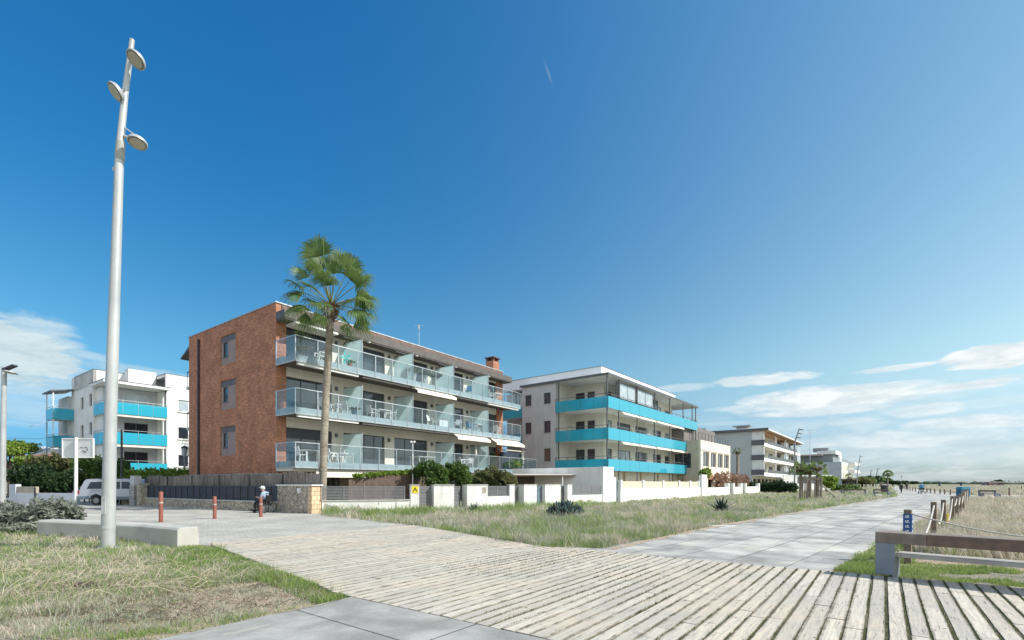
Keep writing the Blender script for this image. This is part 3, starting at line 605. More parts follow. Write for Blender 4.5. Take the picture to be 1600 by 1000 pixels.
# roof: canopy slab, fascia, coping
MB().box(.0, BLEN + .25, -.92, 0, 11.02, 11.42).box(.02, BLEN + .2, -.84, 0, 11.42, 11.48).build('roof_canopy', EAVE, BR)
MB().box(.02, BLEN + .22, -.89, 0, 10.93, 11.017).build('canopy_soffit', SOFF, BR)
mb = MB(); mb.box(-.05, BLEN + .05, -.06, .36, 12.02, 12.09); mb.box(-.05, .36, .36, BDEP + .05, 12.02, 12.09); mb.box(BLEN - .36, BLEN + .05, .36, BDEP + .05, 12.02, 12.09); mb.box(.36, BLEN - .36, BDEP - .36, BDEP + .05, 12.02, 12.09)
mb.build('roof_coping', COPE, BR)
MB().box(.32, BLEN - .02, -.05, -.0, 11.5, 11.74).box(.32, BLEN - .02, -.035, -.0, 11.742, 12.015).build('fascia_board', mat('fascia_red_brown', (.20, .13, .105), (.13, .085, .07), 2, .7), BR)
MB().box(.28, BLEN - .28, .28, BDEP - .28, 11.9, 11.97).build('flat_roof', mat('gravel_roof', (.3, .3, .29), None, 4, .9), BR)
mb = MB(); mb.extr([(BDEP, 11.45), (BDEP + 1.5, 10.75), (BDEP + 1.5, 10.68), (BDEP, 11.2)], 0.0, 6, 'yz'); mb.build('rear_eave', EAVE, BR)
for z in (8.6, 5.6):
    MB().box(.2, 4, BDEP, BDEP + 1.0, z - .2, z).build('rear_balcony_slab', SLABE, BR)
    railing(BR, [(.25, BDEP, .25, BDEP + .95), (.25, BDEP + .95, 4, BDEP + .95)], z, z + 1.1, .35, DARKM, .05, .03, 'rear_railing')
mb = MB(); mb.tube([(-.09, 10.1, 11.6), (-.09, 10.1, 2.0)], .075, 10); mb.build('downpipe', DARKM, BR)
mb = MB()
# chimney
mb.box(BLEN - .95, BLEN - .05, .4, 1.3, 12.1, 13.0); ch = mb.build('chimney', BRICK, BR)
mb = MB()
for i, j in ((0, 0), (1, 0), (0, 1), (1, 1)): mb.box(BLEN - .93 + i * .6, BLEN - .68 + i * .6, .43 + j * .6, .68 + j * .6, 13.0, 13.28)
mb.box(BLEN - 1.03, BLEN + .03, .32, 1.38, 13.28, 13.38); mb.build('chimney_cap', mat('dark_brick_cap', (.12, .06, .05), None, 4, .9), ch)
# floors
EXT = 24.65
for k, z in enumerate(FL):
    L = EXT if k == 0 else BLEN
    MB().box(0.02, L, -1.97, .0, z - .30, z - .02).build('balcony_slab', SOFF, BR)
    mb = MB(); mb.box(0, L + .02, -2.02, -1.97, z - .36, z + .03); mb.box(-.03, .02, -2.02, -.02, z - .36, z + .03); mb.box(L, L + .05, -1.97, -.02, z - .36, z + .03); mb.build('slab_edge_trim', SLABE, BR)
    MB().box(.05, L - .03, -1.95, .05, z - .02, z).build('balcony_floor', mat('terrace_tiles', (.42, .36, .30), None, 3, .6), BR)
    runs = [(-.005, -.03, -.005, -2.03), (-.005, -2.045, L + .03, -2.045), (L + .03, -2.03, L + .03, -.03)]
    railing(BR, runs, z - .3, z + 1.08, 1.42)
    n = round(L / 1.42)
    for i in range(n):
        a0 = L * i / n + .03; a1 = L * (i + 1) / n - .03
        MB().box(a0, a1, -2.085, -2.07, z - .28, z + 1.0).build('glass_panel', RGLASS, BR)
    MB().box(-.045, -.03, -2.0, -1.04, z - .28, z + 1.0).build('glass_panel', RGLASS, BR); MB().box(-.045, -.03, -.98, -.05, z - .28, z + 1.0).build('glass_panel', RGLASS, BR)
    MB().box(L + .06, L + .075, -2.0, -.05, z - .28, z + 1.0).build('glass_panel', RGLASS, BR)
    for a in (1.6, 5.9, 10.2, 14.5, 18.8): MB().cyl((a, -.9, z + 2.66 if k < 2 else 10.9), (a, -.9, z + 2.71 if k < 2 else 10.94), .11, .11, 12).build('ceiling_lamp', PLAST, BR)
DV = [4.52, 8.80, 13.03, 17.33]
for k, z in enumerate(FL):
    for d in (DV if k else [4.52, 13.03, 17.33]):
        s_ = MB().box(d - .012, d + .012, -1.98, -.02, z + .03, z + 1.93).build('privacy_screen', FROST, BR)
        mb = MB(); mb.box(d - .02, d + .02, -2.02, -1.98, z + .03, z + 1.97); mb.box(d - .016, d + .016, -1.98, -.02, z + 1.93, z + 1.97); mb.build('screen_frame', STEEL, s_)
for k, z in enumerate(FL):
    for j, (a, b) in enumerate(SPANS):
        pn = PANE
        if (k, j) in ((2, 1), (2, 2), (1, 1), (1, 3), (0, 1), (0, 2), (0, 4)): pn = PANEB
        window(BR, 'x', .06, a, b, z + .02, z + 2.12, 1, 3 if j != 1 else 4, DARKM, pn, .055, .12)
        if (k, j) in ((2, 1), (1, 2), (1, 4), (0, 0)): 
            zz = z + 1.5; MB().box(a + .06, b - .06, .12, .16, zz, z + 2.1).build('roller_blind', mat('dark_blind', (.055, .06, .072), (.045, .05, .06), 1, .6), BR)
        if (k, j) in ((2, 2),): MB().box(a + .3, b - 1.2, .13, .16, z + .1, z + 1.3).build('white_shutter', PLAST, BR)
# wall lamps and small boxes
for z in FL:
    for a in (3.95, 8.3, 12.6, 16.85): MB().box(a, a + .14, -.06, .06, z + 1.75, z + 2.0).build('wall_lamp', DGREY, BR)
# awnings: closed cassettes and half open ones below the slabs
def cassette(a0, a1, zt, mt, y=-1.75): 
    MB().box(a0, a1, y - .18, y + .02, zt - .2, zt - .02).build('awning_cassette', mt, BR)
def awning(a0, a1, zt, out, drop, y=-1.75):
    mb = MB(); th = .03
    mb.extr([(y - .05, zt - .04), (y - out, zt - drop), (y - out, zt - drop - th), (y - .05, zt - .04 - th)], a0, a1, 'yz')
    mb.box(a0, a1, y - out - .04, y - out, zt - drop - .2, zt - drop)
    w = mb.build('awning', CLOTHW, BR)
    m2 = MB(); m2.bar((a0 + .3, y, zt - .1), (a0 + .3, y - out, zt - drop - .06), .04); m2.bar((a1 - .3, y, zt - .1), (a1 - .3, y - out, zt - drop - .06), .04); m2.box(a0, a1, y - .1, y + .05, zt - .17, zt - .02)
    m2.build('awning_arm', WFRAME, w)
cassette(.25, 4.3, FL[2] - .3, PLAST); cassette(4.6, 8.6, FL[2] - .3, EAVE); awning(8.95, 13.0, FL[2] - .3, .55, .32); cassette(13.1, 17.2, FL[2] - .3, EAVE); cassette(17.4, 21.9, FL[2] - .3, PLAST)
cassette(.25, 4.3, FL[1] - .3, PLAST); cassette(4.6, 12.8, FL[1] - .3, EAVE); awning(13.1, 17.2, FL[1] - .3, .6, .36); awning(17.7, 21.9, FL[1] - .3, .85, .5)
MB().extr([(-1.75, 2.36), (-1.78, 2.36), (-1.9, 1.85), (-1.87, 1.85)], 1.4, 5.3, 'yz').build('awning', CLOTHW, BR)
MB().box(.6, 3.4, -1.1, .0, 10.78, 10.9).build('canopy_blind_box', PLAST, BR)
for a in (4.5, 8.8, 13.05, 17.35): MB().bar((a, -.8, 10.9), (a, -.05, 10.55), .05).bar((a - .5, -.8, 10.86), (a + .5, -.8, 10.86), .06).build('awning_bracket', DGREY, BR)
# planter screen at the right end of the ground floor terrace
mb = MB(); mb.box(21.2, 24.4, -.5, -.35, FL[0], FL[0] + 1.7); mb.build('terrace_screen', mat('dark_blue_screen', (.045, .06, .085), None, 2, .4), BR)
mb = MB(); mb.box(24.4, 24.75, -.6, -.25, FL[0], FL[0] + 1.85); mb.box(21.1, 24.95, -.64, -.24, FL[0] + 1.85, FL[0] + 1.92); mb.build('terrace_pillar', CREAM, BR)
MB().box(.02, EXT, -1.7, .5, 2.2, 2.38).build('terrace_beam', CREAM, BR)
mb = MB()
for a in (5.5, 10.5, 15.5, 20.5, 24.4): mb.box(a - .15, a + .15, -1.6, -1.3, 0, 2.2)
mb.build('terrace_column', CREAM, BR)
# antenna
def bloc(T, org, a, b, z=0): c, s_ = math.cos(T), math.sin(T); return Vector((org[0] + a * c - b * s_, org[1] + a * s_ + b * c, z))
def aerial(loc, h, label, k=1.0):
    t = thing('antenna', label, 'antenna', loc)
    MB().cyl((0, 0, 0), (0, 0, h), .035 * k, .03 * k, 8).build('mast', STEEL, t)
    mb = MB(); mb.bar((-.5 * k, 0, h - .1), (.5 * k, 0, h - .1), .03 * k)
    for i in range(5): mb.bar((-.4 * k + i * .2 * k, -.22 * k, h - .1), (-.4 * k + i * .2 * k, .22 * k, h - .1), .02 * k)
    mb.box(-.12 * k, .12 * k, -.05, .05, h - .5 * k, h - .25 * k); mb.build('aerial_array', STEEL, t)
aerial(bloc(TB, (-13.74, 28.5), 15.1, 4, 11.97), 3.5, 'thin television aerial on the roof of the red brick block', .75)

# ---------- building with turquoise balconies ----------
TU = R(51.75); UO = (9.0, 46.0)
UB = thing('apartment_building', 'pale apartment block wrapped in bright turquoise balconies, right of the brick block', 'building', (*UO, 0), TU)
UF = [2.98, 5.93, 8.90]
wl = [(6.47, 7.33), (8.89, 9.73)]
ops = [(a, b, z, z1) for (z, z1) in ((9.65, 10.8), (6.68, 7.9)) for a, b in wl] + [(6.47, 7.33, 3.75, 5.07)]
MB().wall('y', .03, .33, 5.84, 10.1, 0, 11.68, ops).build('side_wall', GREYR, UB)
for o_ in ops: 
    window(UB, 'y', .03, *o_, 1, 1 if o_[0] > 8 else 2, DGREY, PANEB if o_[2] > 6 else mat('brown_shutter', (.20, .12, .09), None, 4, .6), .05, .13)
    MB().box(-.04, .14, o_[0] - .05, o_[1] + .05, o_[2] - .06, o_[2]).build('window_sill', GREYR, UB)
# body: walls at b=2 (front), a=3 (back of the corner loggia), b=5.84 (end of the loggia)
fo = []; 
for z in UF: fo += [(3.6, 4.9, z + .02, z + 2.1), (6.0, 9.4, z + .02, z + 2.1), (10.6, 14.2, z + .02, z + 2.1), (15.6, 18.4, z + .02, z + 2.1), (19.6, 21.2, z + .5, z + 2.0)]
MB().wall('x', 2.0, 2.25, 3.0, 22.0, 0, 11.68, fo).build('front_wall', CREAM, UB)
for i, o_ in enumerate(fo): window(UB, 'x', 2.0, *o_, 1, 2 if o_[1] - o_[0] < 2 else 3, DGREY, (PANE, PANEC, PANEB, PANE)[i % 4], .06, .1)
lo_ = []
for z in UF: lo_ += [(3.0, 3.9, z + .02, z + 2.05), (4.2, 5.3, z + .02, z + 2.05)]
MB().wall('y', 3.0, 3.25, 2.25, 5.84, 0, 11.68, lo_).build('loggia_wall', CREAM, UB)
for i, o_ in enumerate(lo_): window(UB, 'y', 3.0, *o_, 1, 1, DGREY, PANE if i % 2 else PANEB, .06, .1)
MB().box(.33, 3.0, 5.84, 6.1, 0, 11.68).build('loggia_side_wall', CREAM, UB)
MB().box(.33, 22.0, 10.0, 10.1, 0, 11.68).box(21.75, 22.0, 2.25, 14, 0, 11.68).box(2.5, 21.75, 13.8, 14, 0, 11.68).box(2.3, 2.5, 10.1, 14, 0, 11.68).build('rear_wall', GREYR, UB)
MB().box(3.6, 21.7, 2.6, 9.9, .1, 11.5).box(.7, 3.5, 6.2, 9.9, .1, 11.5).build('inner_wall', INNER, UB)
MB().box(-.12, 26.2, -.12, 10.3, 11.69, 11.86).build('roof_slab', mat('roof_slab_white', (.72, .72, .70), None, 1, .8), UB)
MB().box(-.16, 26.24, -.16, -.12, 11.66, 11.9).box(-.16, -.12, -.12, 10.3, 11.66, 11.9).build('roof_edge', DGREY, UB)
MB().box(1.38, 21.6, 1.38, 13.9, 11.862, 12.96).build('roof_parapet', mat('parapet_white', (.80, .81, .81), (.75, .76, .76), 1, .8, streak=.15), UB)
MB().box(1.34, 21.64, 1.34, 13.94, 12.961, 13.0).build('parapet_coping', DGREY, UB)
for k, z in enumerate(UF):
    L = 26.0
    mb = MB(); mb.box(.02, 26.0, .02, 2.0, z - .22, z); mb.box(.02, 3.0, 2.0, 5.84, z - .22, z); mb.build('balcony_slab', WHITE, UB)
    for i in range(11):
        MB().box(L * i / 11 + .02, L * (i + 1) / 11 - .015, -.05, -.03, z - .28, z + .82).build('balcony_panel', BLUEP, UB)
    for i in range(4):
        MB().box(-.05, -.03, 5.84 * i / 4 + .015, 5.84 * (i + 1) / 4 - .015, z - .28, z + .82).build('balcony_panel', BLUEP, UB)
    MB().box(L + .03, L + .05, 0.0, 2.0, z - .28, z + .82).build('balcony_panel', BLUEP, UB)
    railing(UB, [(0, 5.84, 0, 0), (0, 0, L, 0), (L, 0, L, 2.0)], z - .2, z + 1.08, 1.3, DGREY, .045, .035)
    # recessed side balcony at the back left
    MB().box(.5, 2.2, 10.1, 14.5, z - .22, z).build('balcony_slab', WHITE, UB); MB().box(.45, .48, 10.15, 14.5, z - .28, z + .9).build('balcony_panel', BLUEP, UB)
mb = MB()
for a in (.12, 2.6, 6.9, 11.6, 16.2, 20.9, 24.4, 25.85): mb.box(a - .05, a + .05, .08, .18, 0, 11.66)
mb.build('balcony_column', DGREY, UB)
MB().box(.08, .18, 5.5, 5.6, 2.9, 11.66).build('balcony_column', DGREY, UB)
# glazed enclosures on the top floor, awnings on the floors below
z = UF[2]
for (a0, a1, p_) in ((3.0, 6.7, PANEC), (7.1, 11.4, PANEC)):
    window(UB, 'x', .2, a0, a1, z + 1.0, z + 2.6, 1, 2, DGREY, p_, .07, .02)
window(UB, 'x', .2, 11.8, 16.0, z + .9, z + 2.6, 1, 2, DGREY, PANE, .07, 1.3); window(UB, 'x', .2, 2.2, 2.5, z + .9, z + 2.6, 1, 1, DGREY, PANE, .05, .02)
for z in (UF[1], UF[0]):
    for i, (a0, a1, ou) in enumerate(((2.9, 6.7, .35), (7.1, 11.4, .3), (11.8, 16.0, .3), (16.4, 20.7, .25), (21.1, 24.3, .3))):
        if z == UF[1] and i == 4: continue
        m_ = MB().extr([(.12, z + 2.72), (.12 - ou, z + 2.45), (.12 - ou, z + 2.36), (.12, z + 2.66)], a0, a1, 'yz'); m_.build('awning', CLOTHW, UB)
    mb = MB()      # white lattice screen between two terraces
    for i in range(10): mb.box(11.3 + i * .33, 11.33 + i * .33, 1.0, 1.03, z, z + 2.2)
    for i in range(9): mb.box(11.3, 14.3, .97, 1.0, z + .2 + i * .24, z + .225 + i * .24)
    mb.build('lattice_screen', WFRAME, UB)
MB().box(3.5, 5.1, 2.9, 2.97, 0, .02).build('threshold', CREAM, UB)
mb = MB()
for a0, a1 in ((3.2, 5.8), (6.4, 10), (10.6, 15), (15.6, 20), (20.6, 25.4)): mb.box(a0, a1, 1.2, 1.3, 1.7, 2.68)
mb.build('ground_floor_blind', CLOTHW, UB)

# ---------- white apartment building on the far left ----------
WO = (-36.6, 52.0); TW = TB
WB = thing('apartment_building', 'white apartment block with turquoise balconies at the far left behind the big lamp post', 'building', (*bloc(TW, WO, -5.12, 0)[:2], 0), TW)
WF = [2.7, 5.72, 8.7]
fo = []
for z in WF: fo += [(2.0, 4.1, z + .02, z + 2.1)]
# frame: origin at the balcony corner; balcony block a 0..5.1, b 0..; main front wall at b=1.7 behind it, right wing flush b=0
fr = []
for z in WF: fr += [(6.3, 8.4, z + .6, z + 1.9)]
MB().wall('x', .5, .75, 5.15, 12, 0, 13.2, fr).build('front_wall', WHITE, WB)
for i, o_ in enumerate(fr): window(WB, 'x', .5, *o_, 1, 2, WFRAME, (PANE, PANE, PANEC)[i], .07, .1); MB().box(o_[0] - .1, o_[1] + .1, .38, .6, o_[2] - .08, o_[2]).build('window_sill', WHITE, WB)
mb = MB(); mb.wall('x', 2.2, 2.4, .3, 5.15, 0, 11.3, fo); mb.build('loggia_wall', PGREY, WB)
for i, o_ in enumerate(fo): window(WB, 'x', 2.2, *o_, 1, 2, WFRAME if i == 2 else DGREY, PANEC if i == 2 else PANE, .07, .08)
MB().box(4.95, 5.15, .75, 2.4, 0, 11.3).build('loggia_side_wall', WHITE, WB)
sp_ = []
for z in WF: sp_ += [(7.6, 8.6, z + .7, z + 2.0), (4.7, 5.7, z + .8, z + 2.1)]
MB().wall('y', 0, .25, 4.2, 12, 0, 13.2, sp_).build('side_wall', WHITE, WB)
for o_ in sp_: window(WB, 'y', 0, *o_, 1, 1, DGREY, PANEB, .06, .14)
MB().box(.25, .4, 2.3, 4.2, 0, 11.3).build('loggia_end_wall', WHITE, WB)
MB().box(.5, 11.9, 2.6, 10.9, 0, 11.5).build('inner_wall', INNER, WB)
mb = MB(); mb.box(.0, 12, 4.2, 11.0, 11.6, 13.18); mb.box(5.15, 9.0, .76, 4.2, 12.9, 13.18); mb.box(2.6, 5.1, 3.0, 4.2, 11.6, 13.6)
mb.build('roof_storey', WHITE, WB)
MB().box(-.02, 12.02, 4.18, 11.02, 13.19, 13.25).box(5.13, 9.0, .48, 4.18, 13.2, 13.26).build('roof_coping', DGREY, WB)
MB().box(-.35, 5.3, -.35, 4.2, 11.35, 11.6).build('loggia_roof', WHITE, WB); MB().box(-.38, 5.33, -.38, 4.2, 11.601, 11.66).build('roof_edge', DGREY, WB)
for k, z in enumerate(WF):
    MB().box(.03, 5.12, .03, 2.2, z - .25, z).box(.03, .9, 2.2, 4.2, z - .25, z).build('balcony_slab', CREAM, WB)
    for i in range(4): MB().box(5.12 * i / 4 + .02, 5.12 * (i + 1) / 4 - .015, -.03, -.005, z - .3, z + .85).build('balcony_panel', BLUEP, WB)
    for i in range(3): MB().box(-.03, -.005, 4.1 * i / 3 + .02, 4.1 * (i + 1) / 3 - .015, z - .3, z + .85).build('balcony_panel', BLUEP, WB)
    railing(WB, [(0, 4.1, 0, 0), (0, 0, 5.1, 0)], z - .2, z + 1.08, 1.3, STEEL, .05, .04)
    if k < 2: MB().box(.03, 5.1, .05, .25, z + 2.45, z + 2.7).build('fascia_beam', CREAM, WB)
mb = MB(); mb.box(.05, .15, .05, .15, 0, 11.35); mb.box(4.95, 5.05, .05, .15, 0, 11.35); mb.build('balcony_column', DGREY, WB)
# small balconies of the right wing
for z in (5.6, 2.6): railing(WB, [(7.0, -.4, 10.5, -.4), (7.0, -.4, 7.0, .5)], z, z + 1.1, .3, DARKM, .05, .03, 'window_railing')
MB().box(7.0, 10.5, -.42, .5, 5.45, 5.6).build('small_balcony_slab', WHITE, WB)
# rear wing with its own balconies and blue awnings (seen left of the main block)
MB().box(-.3, .0, 12.02, 16, 0, 11.2).build('rear_wing_wall', PGREY, WB)
MB().extr([(-1.95, 11.55), (.0, 11.9), (.0, 11.8), (-1.95, 11.4)], 10.9, 14.6, 'xz').build('rear_wing_roof', DGREY, WB)
for k, z in enumerate(WF):
    MB().box(-1.7, -.02, 11.1, 14.0, z - .2, z).build('rear_balcony_slab', WHITE, WB)
    mb = MB(); mb.box(-1.75, -1.71, 11.1, 14.0, z - .25, z + .95); mb.box(-1.71, -.02, 11.04, 11.08, z - .25, z + .95); mb.build('rear_balcony_panel', BLUEP if k else mat('dark_teal_panel', (.03, .16, .19), None, 2, .3), WB)
    railing(WB, [(-1.72, 11.1, -1.72, 14.0), (-1.72, 11.1, -.05, 11.1)], z + .9, z + 1.12, 1.2, STEEL, .05, .04, 'rear_railing')
    if k < 2: MB().extr([(-1.7, z + 2.7), (-3.2, z + 1.9), (-3.2, z + 1.84), (-1.7, z + 2.64)], 11.2, 13.8, 'xz').build('awning', mat('blue_grey_canvas', (.35, .42, .52), None, 3, .8), WB)
mb = MB(); mb.box(-1.75, -1.65, 11.1, 11.2, 0, 11.4); mb.box(-1.75, -1.65, 13.8, 13.9, 0, 11.4); mb.build('wing_column', WFRAME, WB)

# ---------- beige house beyond ----------
HO = (23.9, 62.0)
HB = thing('house', 'beige house with a row of tall windows and brick arches, right of the turquoise block', 'house', (*HO, 0), TU)
fo = [(1.0 + i * 3.2, 3.6 + i * 3.2, 3.6, 5.6) for i in range(4)]
MB().wall('x', 0, .25, 0, 13.9, 0, 7.0, fo + [(3.2 + i * 3.0, 5.2 + i * 3.0, .9, 2.0) for i in range(3)]).build('front_wall', BEIGE, HB)
for o_ in fo: window(HB, 'x', 0, *o_, 1, 2, BEIGE, PANE, .1, .15)
mb = MB()
for i in range(3):
    c = 4.2 + i * 3.0; pts = [(c - 1.3, 2.0)] + [(c + 1.3 * math.cos(math.pi - math.pi * t / 8), 2.0 + .9 * math.sin(math.pi * t / 8)) for t in range(1, 8)] + [(c + 1.3, 2.0)]
    mb.extr(pts, -.03, -.0, 'xz')
mb.build('arch_trim', mat('arch_brick', (.38, .17, .10), (.28, .12, .08), 6, .8), HB)
MB().wall('y', 0, .25, .25, 9, 0, 6.98, [(1.2, 3.4, 3.4, 5.4), (4.2, 6.4, 3.4, 5.4)]).build('side_wall', mat('tan_render', (.50, .45, .35), None, 1, .85), HB)
window(HB, 'y', 0, 1.2, 3.4, 3.4, 5.4, 1, 2, BEIGE, PANE); window(HB, 'y', 0, 4.2, 6.4, 3.4, 5.4, 1, 2, BEIGE, PANE)
MB().box(-.06, 13.96, -.07, -.0, 5.72, 5.86).build('string_course', BEIGE, HB)
MB().box(.4, 13.9, .5, 9, 0, 6.6).build('inner_wall', INNER, HB)
MB().box(0.3, 13.9, 2.2, 9, 6.6, 9.2).build('roof_storey', mat('dark_roof_render', (.20, .18, .17), None, 1, .8), HB)
railing(HB, [(0.2, .3, 13.8, .3)], 7.0, 8.0, 1.4, DGREY, .06, .05)

# ---------- grey-white terraced building ----------
GO = (50.8, 98.7)
GB = thing('apartment_building', 'white four-storey block with dark banded terraces and a rooftop chimney hut, beyond the beige house', 'building', (*GO, 0), TU)
SIDEG = mat('cool_grey_side', (.47, .49, .50), (.44, .46, .47), .5, .85, streak=.1); GL = 46
MB().box(0, .3, 2.2, 20, 0, 12.1).build('side_wall', SIDEG, GB)
GF = [3.3, 6.3, 9.3]; fo = []
for z in GF: fo += [(2 + i * 7.2, 7.0 + i * 7.2, z + .05, z + 2.2) for i in range(6)]
MB().wall('x', 2.2, 2.45, .3, GL, 0, 12.1, fo + [(1 + i * 4, 4.4 + i * 4, 0, 2.4) for i in range(11)]).build('front_wall', CREAM, GB)
for i, o_ in enumerate(fo): window(GB, 'x', 2.2, *o_, 1, 4, WFRAME, (PANE, PANEC, PANE)[i % 3], .08, .1)
MB().box(.5, GL, 2.9, 20, 0, 12).build('inner_wall', INNER, GB)
MB().extr([(-.9, 12.15), (20.5, 12.15), (20.5, 12.55), (-.9, 12.45)], -.6, GL + .5, 'yz').build('roof', mat('roof_white', (.66, .65, .62), None, 1, .8), GB)
MB().box(-.65, -.6, -.95, 20.5, 12.1, 12.6).build('roof_edge', DGREY, GB)
WOODS = mat('wood_soffit', (.52, .30, .17), (.44, .25, .14), 2, .7)
MB().box(-.4, GL, -.7, 2.2, 12.06, 12.14).build('roof_soffit', WOODS, GB)
for z in GF:
    MB().box(-.1, GL, 0, 2.2, z - .3, z).build('terrace_slab', WHITE, GB)
    mb = MB(); mb.box(-.15, GL, -.1, 0, z - .35, z + .35); mb.build('terrace_band', WHITE, GB)
    mb = MB(); mb.box(-.2, -.15, -.1, 2.3, z - .1, z + .95); mb.box(3.5, GL - 6, -.16, -.1, z + .36, z + .95); mb.build('dark_band', DGREY, GB)
    mb = MB(); mb.box(GL - 6, GL, -.14, -.1, z + .3, z + 2.5); mb.box(GL - 20, GL - 14, .6, .65, z + .1, z + 2.5); mb.build('glass_enclosure', PANEC, GB)
    for a in (.0, 12.4, 24.8, 37): MB().box(a, a + .3, .0, .25, z, z + 2.7).build('terrace_pillar', WHITE, GB)
    MB().box(-.0, .12, .3, 2.2, z, z + 2.7).build('terrace_wall', WHITE, GB)
    MB().box(.5, GL, .1, 2.2, z + 2.62, z + 2.66).build('terrace_soffit', WOODS if z > 6.5 else CREAM, GB)
mb = MB(); mb.box(9, 11.4, 5, 7.6, 12.5, 13.7); hu = mb.build('chimney', WHITE, GB); MB().box(8.5, 11.9, 4.5, 8.1, 14.2, 14.4).box(9.2, 11.2, 5.2, 7.4, 13.7, 14.2).build('chimney_cap', MGREY, hu)
MB().box(2, 7.5, 12, 22, 12.5, 13.6).build('roof_hut', mat('blue_grey_roof', (.22, .27, .32), None, 1, .7), GB)
aerial((41.3, 110, 12.4), 4.5, 'small aerial on the roof of the white terraced block', 2.2)
MB().box(0, GL, -1.2, -.9, .0, .02).build('plinth', CREAM, GB)
mb = MB(); mb.wall('x', -3.2, -3.0, 8, 46, 0, 2.2, [(12 + i * 3, 14 + i * 3, .5, 1.8) for i in range(10)]); mb.build('terrace_wall_front', WHITE, GB)
mb = MB()
for i in range(14): mb.bar((1 + i * 3.2, -3.0, 2.6), (1 + i * 3.2, 0, 2.9), .12)
mb.box(.5, 44, -3.1, -2.9, 2.5, 2.7); mb.build('pergola', WFRAME, GB)

# ---------- hotel-like block further off ----------
KO = ((515 / F) * 182, 182.0)
TK = R(90 - math.degrees(math.atan2(660, F)))
KB = thing('apartment_building', 'light grey block with open roof terrace, the farthest large building along the promenade', 'building', (*KO, 0), TK)
MB().wall('y', 0, .4, 0, 24, 0, 9.5, [(8, 12, 6.6, 8.4), (8, 12, 3.2, 5.2)]).build('side_wall', mat('blue_grey_render', (.46, .50, .53), None, .5, .85), KB)
window(KB, 'y', 0, 8, 12, 6.6, 8.4, 1, 3, DGREY, PANE, .12); window(KB, 'y', 0, 8, 12, 3.2, 5.2, 1, 3, DGREY, PANE, .12)
MB().wall('x', 0, .4, .4, 36, 0, 9.5, [(1.5, 17, 6.2, 8.4), (1.5, 17, 3.2, 5.4), (.8, 34, 0, 2.6)]).build('front_wall', WHITE, KB)
LATT = mat('cream_lattice', (.62, .58, .46), (.50, .47, .38), 6, .8)
MB().box(1.5, 17, .1, .2, 6.2, 8.4).box(1.5, 17, .1, .2, 3.2, 5.4).build('lattice_screen', LATT, KB)
MB().box(.6, 36, .6, 24, 0, 9.3).build('inner_wall', INNER, KB)
for z in (3.0, 6.0, 9.0): MB().box(18, 36, -2.2, 0, z - .3, z + .8).build('balcony', WHITE, KB)
MB().box(2, 20, 3, 26, 9.5, 12.4).build('roof_storey', mat('penthouse_grey', (.28, .31, .34), None, 1, .7), KB)
MB().box(-1, 1.9, 6, 21, 12.0, 12.5).build('roof_awning', mat('pinkish_awning', (.45, .34, .31), None, 2, .8), KB)
MB().box(1.0, 16, 2, 8, 12.5, 13.8).box(22, 34, 4, 20, 9.5, 13.2).build('roof_room', WHITE, KB)
mb = MB(); mb.box(5, 9, 5, 10, 13.8, 15.2); mb.box(3, 6, 18, 22, 12.5, 14); mb.build('stair_tower', MGREY, KB)
railing(KB, [(.2, 23, .2, .2), (.2, .2, 20, .2)], 9.5, 10.6, 3, MGREY, .12, .1)
MB().box(-1.5, 17, -3.5, 0, 2.7, 3.1).build('entrance_canopy', mat('dark_brown', (.09, .07, .06), None, 2, .7), KB)
mb = MB(); [mb.box(x, x + .3, -3.4, -3.1, 0, 2.7) for x in (-1.3, 5, 11, 16.5)]; mb.build('canopy_post', mat('dark_brown2', (.09, .07, .06), None, 2, .7), KB)
aerial((112, 184, 9.5), 12.0, 'tall thin aerial above the farthest large building', 2.5)

# ---------- small houses far left ----------
def house(loc, rz, w, d, h, wallm, roofm, label, rh=1.4):
    t = thing('house', label, 'house', loc, rz)
    o_ = [(w * .15, w * .4, h * .35, h * .75), (w * .6, w * .85, h * .35, h * .75)]
    MB().wall('x', 0, .25, 0, w, 0, h, o_).box(0, .25, .25, d, 0, h).box(w - .25, w, .25, d, 0, h).box(.25, w - .25, d - .25, d, 0, h).build('wall', wallm, t)
    for q in o_: window(t, 'x', 0, *q, 1, 2, WFRAME, PANE, .08)
    MB().box(.4, w - .4, .6, d - .4, 0, h - .1).build('inner_wall', INNER, t)
    mb = MB(); mb.add([(-.4, -.4, h), (w + .4, -.4, h), (w + .4, d + .4, h), (-.4, d + .4, h), (w * .3, d / 2, h + rh), (w * .7, d / 2, h + rh)], [(0, 1, 5, 4), (1, 2, 5), (2, 3, 4, 5), (3, 0, 4), (3, 2, 1, 0)]); mb.build('roof', roofm, t)
    return t
TILE = mat('red_roof_tile', (.30, .13, .09), (.22, .10, .07), 3, .8)
house((*at(20, 700, 62)[:2], 0), R(10), 8, 8, 4.9, PGREY, TILE, 'small old house with a red tiled roof behind the far left hedge', .7)
house((*at(48, 700, 85)[:2], 0), R(5), 12, 9, 7.4, mat('blue_white_house', (.62, .68, .74), None, 1, .8), mat('pale_roof', (.50, .52, .54), None, 2, .7), 'pale bluish house in the distance above the far left hedge', 1.6)
house((*at(-25, 700, 70)[:2], 0), R(0), 6.0, 7, 4.4, BEIGE, TILE, 'low beige house cut by the left edge of the picture', .6)
# ================= GARDEN WALLS, FENCES =================
def frame_thing(name, label, cat, p0, p1, group=None):   # local x runs from p0 to p1, local y points away from the camera side
    d = Vector((p1[0] - p0[0], p1[1] - p0[1])); t = thing(name, label, cat, (p0[0], p0[1], 0), math.atan2(d.y, d.x), group); return t, d.length
P0 = (-9.78, 23.9)
